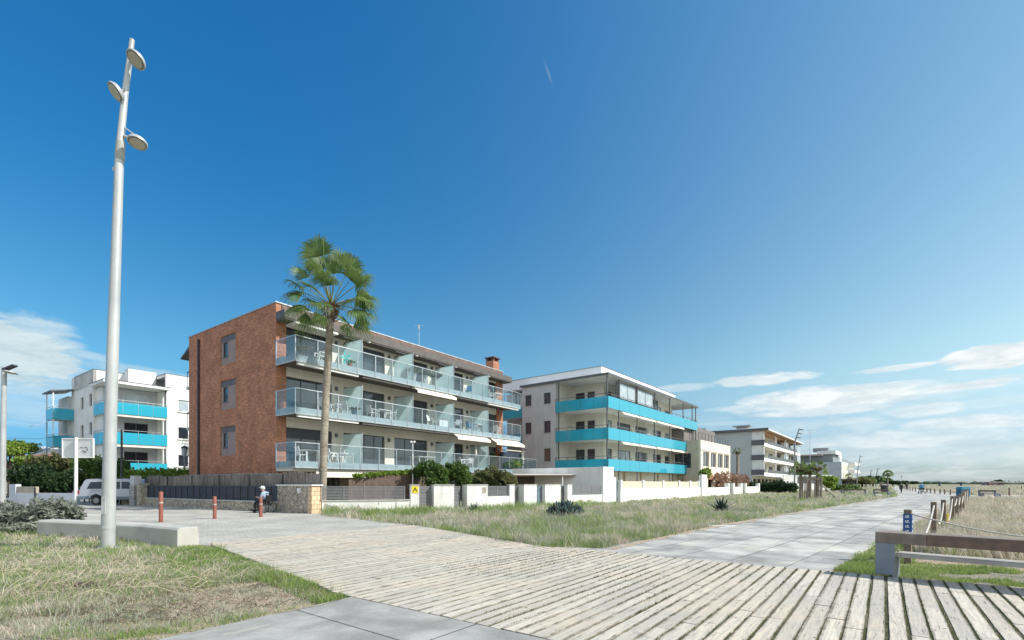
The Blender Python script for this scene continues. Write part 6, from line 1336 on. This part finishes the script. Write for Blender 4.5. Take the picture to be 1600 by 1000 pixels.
p = at(1545, 755, 300); t = thing('beach_hut', 'low long beach hut with a reddish wall on the horizon at the right', 'hut', (p.x, p.y, 0)); MB().box(0, 9.5, 0, 5, 0, 2.0).build('hut_wall', mat('hut_red', (.30, .14, .13), (.22, .2, .2), .4, .8), t); MB().box(-.5, 10.2, -.5, 5.5, 2.0, 2.4).build('hut_roof', mat('hut_roof', (.45, .43, .42), None, 1, .8), t); MB().box(5.5, 9, -.05, 0, .4, 1.6).build('hut_shutter', DARKM, t)
p = at(1553, 755, 330); tree('tree', 'dark round tree behind the red beach hut', 1560, 330, 3.6, 5, 1.4, 500, 1.2, 'dark', 71)
# far shore: low dark tree line and buildings on the horizon
r = random.Random(12)
far = groundmat('far_wood', (.09, .11, .07), (.13, .14, .10), (.07, .10, .06), .4, .6, .02)
mb = MB()
for i in range(60):
    a = R(35.5 + i * .32); d = 900; x = math.sin(a) * d; y = math.cos(a) * d; h = r.uniform(2.2, 4.6) * (1.0 if i < 20 else .8); mb.sphere((x, y, 0), 1, 10, 6); k = len(mb.v) - 77
    for j in range(k, len(mb.v)): v = mb.v[j]; mb.v[j] = (x + (v[0] - x) * 9, y + (v[1] - y) * 9, v[2] * h)
tag(mb.build('far_tree_belt', far), 'low dark belt of trees along the horizon on the right', 'far trees', kind='stuff')
# overhead wires at the far left
for i, (y0, y1) in enumerate([(684, 680), (699, 697), (706, 703)]):
    a = at(8, y0, 55); b_ = at(112, y1, 48); m_ = (a + b_) / 2 - Vector((0, 0, .25)); tag(MB().tube([a, m_, b_], .018, 5).build('overhead_wire', DARKM), ['topmost', 'middle', 'lowest'][i] + ' overhead wire crossing the sky left of the white block', 'wire')

# ================= BALCONY FURNITURE =================
def chair_proto(m, label, loc, rz, arms=True):
    t = thing('garden_chair', label, 'chair', loc, rz, 'garden chairs on the balconies')
    MB().box(-.24, .24, -.24, .24, .40, .44).build('seat', m, t, .01); MB().obox((0, .26, .66), Vector((.24, 0, 0)), Vector((0, .015, 0)), Vector((0, .05, .24))).build('backrest', m, t)
    for sx in (-1, 1):
        for sy in (-1, 1): MB().bar((sx * .25, sy * .26, 0), (sx * .22, sy * .21, .42), .045).build('leg', m, t)
        if arms: MB().bar((sx * .25, -.24, .64), (sx * .25, .26, .66), .05, .03).bar((sx * .25, -.22, .42), (sx * .25, -.22, .64), .04).build('armrest', m, t)
    return t
def table(m, label, loc, rz=0, r_=.45, rnd=True):
    t = thing('garden_table', label, 'table', loc, rz)
    (MB().cyl((0, 0, .70), (0, 0, .74), r_, r_, 20) if rnd else MB().box(-r_ * 1.5, r_ * 1.5, -r_, r_, .70, .74)).build('table_top', m, t)
    if rnd: MB().tube([(0, 0, 0), (0, 0, .15), (0, 0, .7)], [.26, .12, .06], 12).build('pedestal', m, t)
    else:
        for sx in (-1, 1):
            for sy in (-1, 1): MB().bar((sx * r_ * 1.4, sy * r_ * .85, 0), (sx * r_ * 1.4, sy * r_ * .85, .7), .05).build('leg', m, t)
    return t
def bp(a, b, k): v = bloc(TB, (-13.74, 28.5), a, b); return (v.x, v.y, FL[k])
METW = mat('chair_metal_white', (.70, .72, .73), None, 4, .4)
CH = [(2.1, -1.2, 2, -90, PLAST, 'pale armchair on the top balcony, left of the palm trunk'),
      (2.3, -1.3, 1, 90, METW, 'light metal chair on the middle balcony close left of the palm trunk'), (3.3, -1.1, 1, -80, METW, 'light metal chair on the middle balcony close right of the palm trunk'), (3.9, -1.3, 1, 100, METW, 'light metal chair on the middle balcony beside the first frosted screen'),
      (5.9, -1.2, 1, 90, METW, 'left of two thin metal chairs in the second bay of the middle balcony'), (7.6, -1.1, 1, -90, METW, 'right of two thin metal chairs in the second bay of the middle balcony'),
      (.8, -1.3, 0, 90, PLAST, 'white chair at the left end of the ground floor terrace'), (2.2, -1.3, 0, -90, PLAST, 'white chair right of the white table on the ground floor terrace'), (2.9, -1.25, 0, 80, PLAST, 'white armchair on the ground floor terrace hidden partly by the palm trunk'),
      (3.35, -1.2, 0, -100, PLAST, 'white armchair just right of the palm trunk on the ground floor terrace'), (4.0, -1.35, 0, 60, PLAST, 'brightest white armchair, leaning on the first frosted screen of the ground floor terrace'),
      (14.9, -1.3, 0, 60, PLAST, 'left white chair standing above the ivy on the ground floor terrace'), (15.8, -1.3, 0, -60, PLAST, 'right white chair standing above the ivy on the ground floor terrace'),
      (15.6, -1.3, 2, -70, BLUEF, 'blue folding chair on the top balcony, fourth bay'), (14.3, -1.3, 1, -60, METW, 'white folded chair on the middle balcony, fourth bay'), (15.9, -1.2, 1, 70, BLUEF, 'blue chair on the middle balcony, fourth bay'),
      (18.4, -1.3, 2, 90, PLAST, 'white chair at the far end of the top balcony'), (11.3, -1.3, 1, 20, PLAST, 'white chair in the third bay of the middle balcony'), (19.6, -1.2, 1, 90, PLAST, 'white chair at the far end of the middle balcony')]
for a, b, k, rz, m_, lab in CH: chair_proto(m_, lab, bp(a, b, k), TB + R(rz))
table(mat('grey_table', (.42, .40, .37), None, 5, .6), 'round grey pedestal table on the top balcony near its left corner', bp(1.0, -1.2, 2), 0, .5); table(METW, 'small round metal table on the middle balcony right of the palm trunk', bp(3.6, -.7, 1), 0, .35)
table(METW, 'thin metal table between two chairs in the second bay of the middle balcony', bp(6.8, -1.1, 1), TB, .35, False); table(PLAST, 'white rectangular table at the left end of the ground floor terrace', bp(1.5, -1.25, 0), TB, .4, False)
table(PLAST, 'white table above the ivy between two white chairs', bp(15.35, -.9, 0), TB, .4, False); table(PLAST, 'white table at the far end of the top balcony', bp(19.4, -1.2, 2), TB, .4, False); table(PLAST, 'white table in the fourth bay of the middle balcony', bp(17.0, -1.2, 1), TB, .3, False)
table(METW, 'long white table on the ground floor terrace beside the slim garden lamp', bp(10.5, -1.2, 0), TB, .55, False)
def pot(label, loc, m=TERRA, kind='green', s=.3, seed=1, n=220, leafs=.1, hh=.5, h=.35):
    t = thing('potted_plant', label, 'potted plant', loc); MB().tube([(0, 0, 0), (0, 0, h)], [s * .35, s * .5], 14).build('pot', m, t); leaves('foliage', LEAFM[kind], t, [(0, 0, h + hh * .5, s, s, hh * .5)], n, leafs, seed, 2); return t
pot('blue plastic pot with a low plant on the middle balcony beside the first frosted screen', bp(4.3, -1.5, 1), mat('blue_pot', (.10, .22, .32), None, 4, .5), 'green', .42, 3, 150, .08, .12, .42)
pot('terracotta pot with a plant beside the pinwheel on the top balcony', bp(4.1, -1.3, 2), TERRA, 'green', .3, 4, 80, .08, .2, .4)
for i, (a, lab) in enumerate([(9.3, 'left'), (10.4, 'middle'), (11.5, 'right')]): pot(lab + ' one of three pale planters with leafy plants on the top balcony, third bay', bp(a, -1.5, 2), mat('pale_planter', (.5, .52, .5), None, 3, .7), 'grey', .5, 10 + i, 240, .11, .35, .75)
pot('grassy potted plant at the right end of the ground floor terrace, behind the glass', bp(21.6, -1.4, 0), TERRA, 'bright', .8, 14, 380, .14, .7, .2); pot('leafy potted plant next to the dark terrace screen', bp(23.2, -1.0, 0), TERRA, 'green', .5, 15, 260, .13, .9, .3); pot('tall potted plant behind the last frosted screen of the ground floor terrace', bp(19.2, -1.0, 0), TERRA, 'green', .35, 16, 220, .12, 1.2, .3)
t = thing('pinwheel', 'teal toy pinwheel standing on the top balcony right of the palm trunk', 'pinwheel', bp(3.7, -1.4, 2), TB); MB().cyl((0, 0, 0), (0, 0, .62), .02, .02, 8).build('stick', PLAST, t)
mb = MB()
for i in range(5): a = i * 1.257 + .3; d = Vector((math.cos(a), 0, math.sin(a))); e = Vector((-math.sin(a), 0, math.cos(a))); c = Vector((0, -.03, .66)); mb.add([c, c + d * .42 + e * .03, c + d * .36 + e * .15 + Vector((0, -.05, 0)), c + d * .12 + e * .12 + Vector((0, -.04, 0)), c + Vector((0, .012, 0)), c + d * .42 + e * .03 + Vector((0, .012, 0)), c + d * .36 + e * .15 + Vector((0, -.038, 0)), c + d * .12 + e * .12 + Vector((0, -.028, 0))], [(0, 1, 2, 3), (7, 6, 5, 4), (0, 4, 5, 1), (1, 5, 6, 2), (2, 6, 7, 3), (3, 7, 4, 0)])
mb.build('vane', TEAL, t)
v = bp(19.0, -1.3, 0); t = thing('closed_parasol', 'closed white parasol standing on the ground floor terrace under the cream awning', 'parasol', bp(17.0, -.9, 0)); MB().cyl((0, 0, 0), (0, 0, 2.1), .025, .025, 8).build('pole', STEEL, t); MB().tube([(0, 0, .9), (0, 0, 1.2), (0, 0, 2.05)], [.05, .12, .03], 10).build('folded_canopy', CLOTHW, t)
o = MB().box(-.35, .35, -.03, .03, 0, .75).build('storage_panel', mat('towel_white', (.72, .73, .72), None, 3, .8)); o.location = bp(12.4, -1.3, 1); o.rotation_euler.z = TB; tag(o, 'white storage box in the third bay of the middle balcony', 'storage box')
o.data.clear_geometry(); mb = MB(); mb.box(-.5, .5, -.28, .28, 0, .62); mb.box(-.53, .53, -.31, .31, .621, .68); me = bpy.data.meshes.new('storage_box'); me.from_pydata(mb.v, [], mb.f); me.materials.append(PLAST); o.data = me; o.name = 'storage_box'

# ================= VAN =================
VP = mat('van_paint', (.42, .45, .50), (.38, .41, .46), 1, .3, .1); VB = mat('van_bumper', (.12, .17, .20), None, 3, .5); TYRE = mat('tyre_black', (.02, .02, .022), None, 4, .85)
x, y = ground(121, 789.5)
t = thing('van', 'white van parked behind the big lamp post, rear end to the left', 'van', (x, y, 0), R(4))
prof = [(.05, .45), (.02, .75), (.10, 1.0), (.42, 1.66), (.55, 1.76), (3.2, 1.80), (3.45, 1.72), (4.15, 1.08), (4.72, .92), (4.8, .7), (4.8, .42), (4.35, .38), (4.22, .62), (3.92, .74), (3.6, .62), (3.5, .38), (1.62, .38), (1.5, .64), (1.18, .78), (.86, .64), (.74, .42)]
MB().extr(prof, 0, 1.75, 'xz').build('body', VP, t, .03)
MB().extr([(.60, 1.12), (.85, 1.58), (1.95, 1.60), (1.95, 1.12)], -.012, 0, 'xz').build('side_window', PANE, t); MB().extr([(2.05, 1.12), (2.05, 1.60), (2.75, 1.60), (2.75, 1.12)], -.012, 0, 'xz').build('side_window', PANE, t); MB().extr([(2.85, 1.12), (2.85, 1.60), (3.3, 1.60), (3.75, 1.12)], -.012, 0, 'xz').build('side_window', PANE, t)
MB().add([(.13, .15, 1.06), (.13, 1.6, 1.06), (.39, 1.55, 1.60), (.39, .2, 1.60), (.11, .15, 1.07), (.11, 1.6, 1.07), (.37, 1.55, 1.61), (.37, .2, 1.61)], [(0, 1, 2, 3), (7, 6, 5, 4), (0, 4, 5, 1), (1, 5, 6, 2), (2, 6, 7, 3), (3, 7, 4, 0)]).build('rear_window', PANE, t)
MB().box(-.06, .75, -.02, 1.77, .40, .62).build('bumper', VB, t, .02); MB().box(1.62, 3.5, -.015, .0, .40, .58).build('side_skirt', VB, t); MB().box(.0, .12, -.01, .2, .75, 1.0).build('tail_light', mat('tail_light_red', (.35, .03, .03), None, 3, .3), t); MB().box(.8, 2.0, -.018, -.0, .98, 1.0).build('side_rail', VB, t)
MB().box(.7, 3.1, .1, .16, 1.80, 1.84).box(.7, 3.1, 1.6, 1.66, 1.80, 1.84).build('roof_rail', DGREY, t)
for wx in (1.18, 3.92):
    for wy in (.02, 1.53): w = MB().cyl((wx, wy, .32), (wx, wy + .2, .32), .32, .32, 22).build('wheel', TYRE, t); MB().cyl((wx, wy - .012, .32), (wx, wy + .01, .32), .19, .17, 16).build('rim', MGREY, w)
for xx, lab in ((.6, ''),): pass

# ================= PEOPLE =================
SKIN = mat('skin', (.50, .30, .22), (.44, .26, .19), 4, .55)
def skin(name, pts, edges, m, parent, sub=1):
    me = bpy.data.meshes.new(name); me.from_pydata([p[0] for p in pts], edges, []); o = bpy.data.objects.new(name, me); col.objects.link(o); o.parent = parent
    md = o.modifiers.new('skin', 'SKIN'); md.use_smooth_shade = True
    if not me.skin_vertices: me.attributes
    for i, p in enumerate(pts):
        r_ = p[1]; me.skin_vertices[0].data[i].radius = (r_, r_) if not hasattr(r_, '__len__') else r_
    me.skin_vertices[0].data[0].use_root = True
    s = o.modifiers.new('subsurf', 'SUBSURF'); s.levels = s.render_levels = sub; me.materials.append(m); return o
def mkskin(name, chain, m, parent, sub=1):     # chain: dict name -> (co, radius, parentname)
    names = list(chain); pts = [(chain[n][0], chain[n][1]) for n in names]; ed = [(names.index(chain[n][2]), names.index(n)) for n in names if chain[n][2]]
    me = bpy.data.meshes.new(name); me.from_pydata([p[0] for p in pts], ed, []); o = bpy.data.objects.new(name, me); col.objects.link(o); o.parent = parent
    md = o.modifiers.new('skin', 'SKIN'); md.use_smooth_shade = True
    sv_ = me.skin_vertices[0].data if len(me.skin_vertices) else None
    if sv_ is None: return o
    for i, p in enumerate(pts): r_ = p[1]; sv_[i].radius = (r_, r_) if not hasattr(r_, '__len__') else r_
    sv_[0].use_root = True; s = o.modifiers.new('subsurf', 'SUBSURF'); s.levels = s.render_levels = sub; me.materials.append(m); return o
def hand(ch, pref, wrist, d, up_, side, curl=.5):
    d = Vector(d).normalized(); up_ = Vector(up_).normalized(); side = Vector(side).normalized(); w = Vector(wrist); palm = w + d * .05; ch[pref + 'palm'] = (palm, (.035, .02), pref + 'wrist')
    for i, (o_, l) in enumerate(((-.030, .070), (-.010, .08), (.010, .075), (.030, .058))):
        k = palm + d * .045 + side * o_; ch[f'{pref}k{i}'] = (k, .010, pref + 'palm'); m_ = k + (d * (1 - curl * .5) - up_ * curl * .6) * l * .55; ch[f'{pref}m{i}'] = (m_, .009, f'{pref}k{i}'); ch[f'{pref}t{i}'] = (m_ + (d * (1 - curl) - up_ * curl) * l * .5, .007, f'{pref}m{i}')
    th = palm - side * .03 + d * .0; ch[pref + 'th1'] = (th - side * .015 + d * .02, .011, pref + 'palm'); ch[pref + 'th2'] = (th - side * .03 + d * .05 - up_ * .01, .008, pref + 'th1')
def person(label, loc, rz, J, top_m, leg_m, hair_m, shoe_m=DARKM, cap=None, scale=1.0, beard=False):
    """J: joints in local coordinates; the person faces local -x"""
    t = thing('person', label, 'person', loc, rz, None, scale); V = Vector; ch = {}
    ch['pelvis'] = (V(J['pelvis']), (.10, .09), None); ch['waist'] = (V(J['waist']), (.09, .08), 'pelvis'); ch['chest'] = (V(J['chest']), (.09, .08), 'waist'); ch['neck0'] = (V(J['neck']) - V((0, 0, .03)), .07, 'chest'); ch['neck'] = (V(J['neck']), .055, 'neck0')
    h = V(J['head']); ch['jaw'] = (h + V((-.015, 0, -.075)), .066, 'neck'); ch['face'] = (h + V((-.01, 0, 0)), (.088, .08), 'jaw'); ch['crown'] = (h + V((.008, 0, .065)), (.078, .072), 'face')
    for s, q in ((-1, 'l'), (1, 'r')):
        ch[q + 'sh'] = (V(J[q + 'sh']), .035, 'chest'); ch[q + 'el'] = (V(J[q + 'el']), .034, q + 'sh'); ch[q + 'wrist'] = (V(J[q + 'wr']), .027, q + 'el'); dd_ = V(J[q + 'wr']) - V(J[q + 'el'])
        hand(ch, q, J[q + 'wr'], dd_, (0, 0, 1) if abs(dd_.normalized().z) < .8 else (1, 0, 0), (0, s, 0))
        ch[q + 'hip'] = (V(J[q + 'hip']), .06, 'pelvis'); ch[q + 'kn'] = (V(J[q + 'kn']), .045, q + 'hip'); ch[q + 'an'] = (V(J[q + 'an']), .04, q + 'kn'); ch[q + 'toe'] = (V(J[q + 'an']) + V(J.get('toe', (-.16, 0, -.05))), .035, q + 'an')
    mkskin('body', ch, SKIN, t, 1)
    # clothes
    c = {'waist': (V(J['pelvis']) + V((0, 0, .04)), (.175, .15), None), 'w2': (V(J['waist']), (.17, .145), 'waist'), 'chest': (V(J['chest']), (.185, .148), 'w2'), 'col': (V(J['neck']) - V((0, 0, .05)), .085, 'chest')}
    for q in 'lr': c[q + 's'] = (V(J[q + 'sh']), .078, 'chest'); c[q + 'e'] = (V(J[q + 'el']), .058, q + 's'); c[q + 'w'] = (V(J[q + 'el']).lerp(V(J[q + 'wr']), .88), .042, q + 'e')
    mkskin('jacket', c, top_m, t, 1)
    c = {'p': (V(J['pelvis']), (.17, .15), None)}
    for q in 'lr': c[q + 'h'] = (V(J[q + 'hip']), .105, 'p'); c[q + 'k'] = (V(J[q + 'kn']), .076, q + 'h'); c[q + 'a'] = (V(J[q + 'an']) + V((0, 0, .03)), .058, q + 'k')
    mkskin('trousers', c, leg_m, t, 1)
    for q in 'lr':
        a = V(J[q + 'an']); o = MB().sphere((0, 0, 0), 1, 12, 8).build('shoe', shoe_m, t); o.location = a + V((-.07, 0, -.04)); o.scale = (.145, .052, .05)
    hd = MB(); hd.sphere(h + V((.022, 0, .045)), .108, 14, 10); hh = hd.build('hair', hair_m, t)
    hh.scale = (1, .92, 1); MB().sphere(h + V((-.085, .0, -.01)), .018, 8, 6, 1.4).build('nose', SKIN, t)
    mb = MB(); mb.sphere(h + V((-.078, -.03, .018)), .010, 8, 6); mb.sphere(h + V((-.078, .03, .018)), .010, 8, 6); mb.build('eyes', DARKM, t); MB().box(h.x - .089, h.x - .08, -.022, .022, h.z - .052, h.z - .046).build('mouth', mat('lip', (.3, .12, .1), None, 4, .6), t)
    mb = MB(); mb.sphere(h + V((.005, -.082, .0)), .02, 8, 6, 1.5); mb.sphere(h + V((.005, .082, .0)), .02, 8, 6, 1.5); mb.build('ears', SKIN, t)
    if cap:
        ck = MB(); ck.tube([h + V((0, 0, .055)), h + V((.005, 0, .10)), h + V((.01, 0, .145)), h + V((.01, 0, .16))], [.112, .108, .075, .02], 16); ck.obox(h + V((-.10, 0, .062)), V((.06, 0, -.01)), V((0, .07, 0)), V((0, 0, .006))); ck.build('cap', cap, t)
    return t
# person in the wheelchair: facing left (-x); origin on the ground below the wheel axle
wx_, wy_ = (414 - CX) / F * 24.6, 24.6
WZ = R(-8)
SIT = {'pelvis': (.02, 0, .56), 'waist': (.05, 0, .72), 'chest': (.02, 0, .93), 'neck': (-.06, 0, 1.10), 'head': (-.13, 0, 1.21), 'lsh': (.0, -.19, 1.0), 'rsh': (.0, .19, 1.0), 'lel': (-.06, -.26, .76), 'rel': (-.06, .26, .76), 'lwr': (-.30, -.17, .80), 'rwr': (-.30, .17, .78), 'lhip': (-.02, -.10, .54), 'rhip': (-.02, .10, .54), 'lkn': (-.43, -.11, .57), 'rkn': (-.43, .11, .56), 'lan': (-.50, -.11, .20), 'ran': (-.46, .11, .19)}
person('person in a pale blue jacket and white cap sitting in the wheelchair', (wx_, wy_, 0), WZ, SIT, mat('pale_blue_jacket', (.30, .38, .46), (.25, .32, .40), 5, .8), mat('black_trousers', (.02, .022, .026), None, 4, .85), mat('white_hair', (.6, .6, .58), None, 8, .8), cap=mat('cap_white', (.78, .77, .73), None, 5, .7))
t = thing('wheelchair', 'black wheelchair carrying the person in the white cap', 'wheelchair', (wx_, wy_, 0), WZ)
BLK = mat('wheelchair_black', (.02, .021, .024), None, 4, .5)
for s in (-1, 1):
    mb = MB(); c = Vector((.12, s * .30, .31)); pts = [c + Vector((math.cos(a), 0, math.sin(a))) * .29 for a in [2 * math.pi * i / 32 for i in range(33)]]; mb.tube(pts, .02, 8, False); w = mb.build('wheel', TYRE, t)
    mb = MB(); [mb.bar(c, c + Vector((math.cos(a), 0, math.sin(a))) * .28, .006) for a in [2 * math.pi * i / 16 for i in range(16)]]; mb.cyl(c - Vector((0, .04, 0)), c + Vector((0, .04, 0)), .035, .035, 10); mb.build('spoke', STEEL, w)
    mb = MB(); pts = [Vector((-.42, s * .22, .09)) + Vector((math.cos(a), 0, math.sin(a))) * .075 for a in [2 * math.pi * i / 16 for i in range(17)]]; mb.tube(pts, .018, 6, False); mb.cyl((-.42, s * .22 - .02, .09), (-.42, s * .22 + .02, .09), .06, .06, 10); mb.build('caster', TYRE, t)
    mb = MB(); mb.bar((.22, s * .25, .42), (.24, s * .25, 1.0), .03); mb.bar((.24, s * .25, .98), (.36, s * .25, 1.0), .03); mb.bar((.22, s * .25, .44), (-.28, s * .25, .46), .03); mb.bar((-.28, s * .25, .46), (-.42, s * .24, .16), .025); mb.bar((.22, s * .27, .68), (-.18, s * .27, .68), .05, .03); mb.bar((-.18, s * .26, .68), (-.2, s * .25, .46), .025); mb.bar((.12, s * .25, .31), (.14, s * .25, .46), .03); mb.build('frame', BLK, t)
    mb = MB(); mb.bar((-.30, s * .12, .45), (-.48, s * .12, .14), .025); mb.box(-.60, -.42, s * .12 - .07, s * .12 + .07, .115, .135); mb.build('footrest', BLK, t)
MB().box(-.26, .22, -.24, .24, .44, .49).build('seat', BLK, t); MB().obox((.225, 0, .73), Vector((.015, 0, 0)), Vector((0, .22, 0)), Vector((.008, 0, .17))).build('backrest', BLK, t)
WALK = {'pelvis': (0, 0, .93), 'waist': (0, 0, 1.1), 'chest': (-.01, 0, 1.30), 'neck': (-.02, 0, 1.47), 'head': (-.04, 0, 1.6), 'lsh': (0, -.19, 1.39), 'rsh': (0, .19, 1.39), 'lel': (.08, -.25, 1.13), 'rel': (-.06, .25, 1.13), 'lwr': (.0, -.26, .9), 'rwr': (-.2, .25, .95), 'lhip': (0, -.09, .9), 'rhip': (0, .09, .9), 'lkn': (-.16, -.1, .5), 'rkn': (.02, .1, .48), 'lan': (-.20, -.1, .09), 'ran': (.24, .1, .13)}
DK = mat('dark_clothes', (.03, .032, .035), None, 4, .85); 
x, y = ground(1408, 771.2); person('person in dark clothes walking on the promenade', (x, y, 0), R(200), WALK, DK, DK, DARKM, scale=.88)
x, y = ground(1416.5, 765.6); person('distant dark figure walking farther along the promenade', (x, y, 0), R(240), WALK, DK, mat('dark_clothes', (.03, .032, .035)), DARKM, scale=.95)
x, y = ground(1440, 771.6)
RIDE = {'pelvis': (.1, 0, .62), 'waist': (.1, 0, .78), 'chest': (.06, 0, .99), 'neck': (.0, 0, 1.17), 'head': (-.04, 0, 1.29), 'lsh': (.04, -.19, 1.07), 'rsh': (.04, .19, 1.07), 'lel': (-.1, -.27, .9), 'rel': (-.1, .27, .9), 'lwr': (-.35, -.24, .92), 'rwr': (-.35, .24, .92), 'lhip': (.05, -.1, .6), 'rhip': (.05, .1, .6), 'lkn': (-.36, -.12, .6), 'rkn': (-.36, .12, .6), 'lan': (-.42, -.12, .22), 'ran': (-.42, .12, .22)}
person('person in a bright blue jacket riding the white mobility cart', (x, y, 0), R(-125), RIDE, BLUEF, DK, mat('blue_cap', (.05, .15, .3), None, 4, .7), scale=1.1)
t = thing('mobility_cart', 'white three wheeled mobility cart under the person in blue', 'mobility cart', (x, y, 0), R(-125), None, 1.1)
MB().box(-.75, .45, -.3, .3, .2, .28).build('platform', PLAST, t, .02); MB().box(-.05, .45, -.3, .3, .281, .52).build('rear_cover', PLAST, t, .03); MB().box(-.12, .32, -.25, .25, .521, .57).box(.32, .38, -.25, .25, .54, .8).build('seat', DARKM, t); MB().bar((-.7, 0, .28), (-.45, 0, .95), .06).bar((-.42, -.28, .95), (-.42, .28, .95), .04).build('handlebar', DGREY, t); MB().box(.451, .47, -.2, .2, .3, .42).build('rear_panel', DARKM, t)
for wx in ((.25, -.36), (.25, .30), (-.7, -.03)): MB().cyl((wx[0], wx[1], .15), (wx[0], wx[1] + .07, .15), .15, .15, 16).build('wheel', TYRE, t)
# wooded street beyond the left edge of the picture
r = random.Random(31); mb = MB()
for i in range(26):
    a = R(-49.5 - i * 2.6); d = r.uniform(95, 125); x = math.sin(a) * d; y = math.cos(a) * d; h = r.uniform(4.5, 8); rx_ = r.uniform(4, 6.5); k = len(mb.v); mb.sphere((x, y, 0), 1, 14, 9)
    for j in range(k, len(mb.v)):
        v = mb.v[j]; q = 1 + .18 * math.sin(v[0] * 3 + v[2] * 7) ; mb.v[j] = (x + (v[0] - x) * rx_ * q, y + (v[1] - y) * rx_ * q, v[2] * h * q)
tag(mb.build('far_wood', far), 'wooded gardens beyond the left edge', 'far trees', kind='stuff')
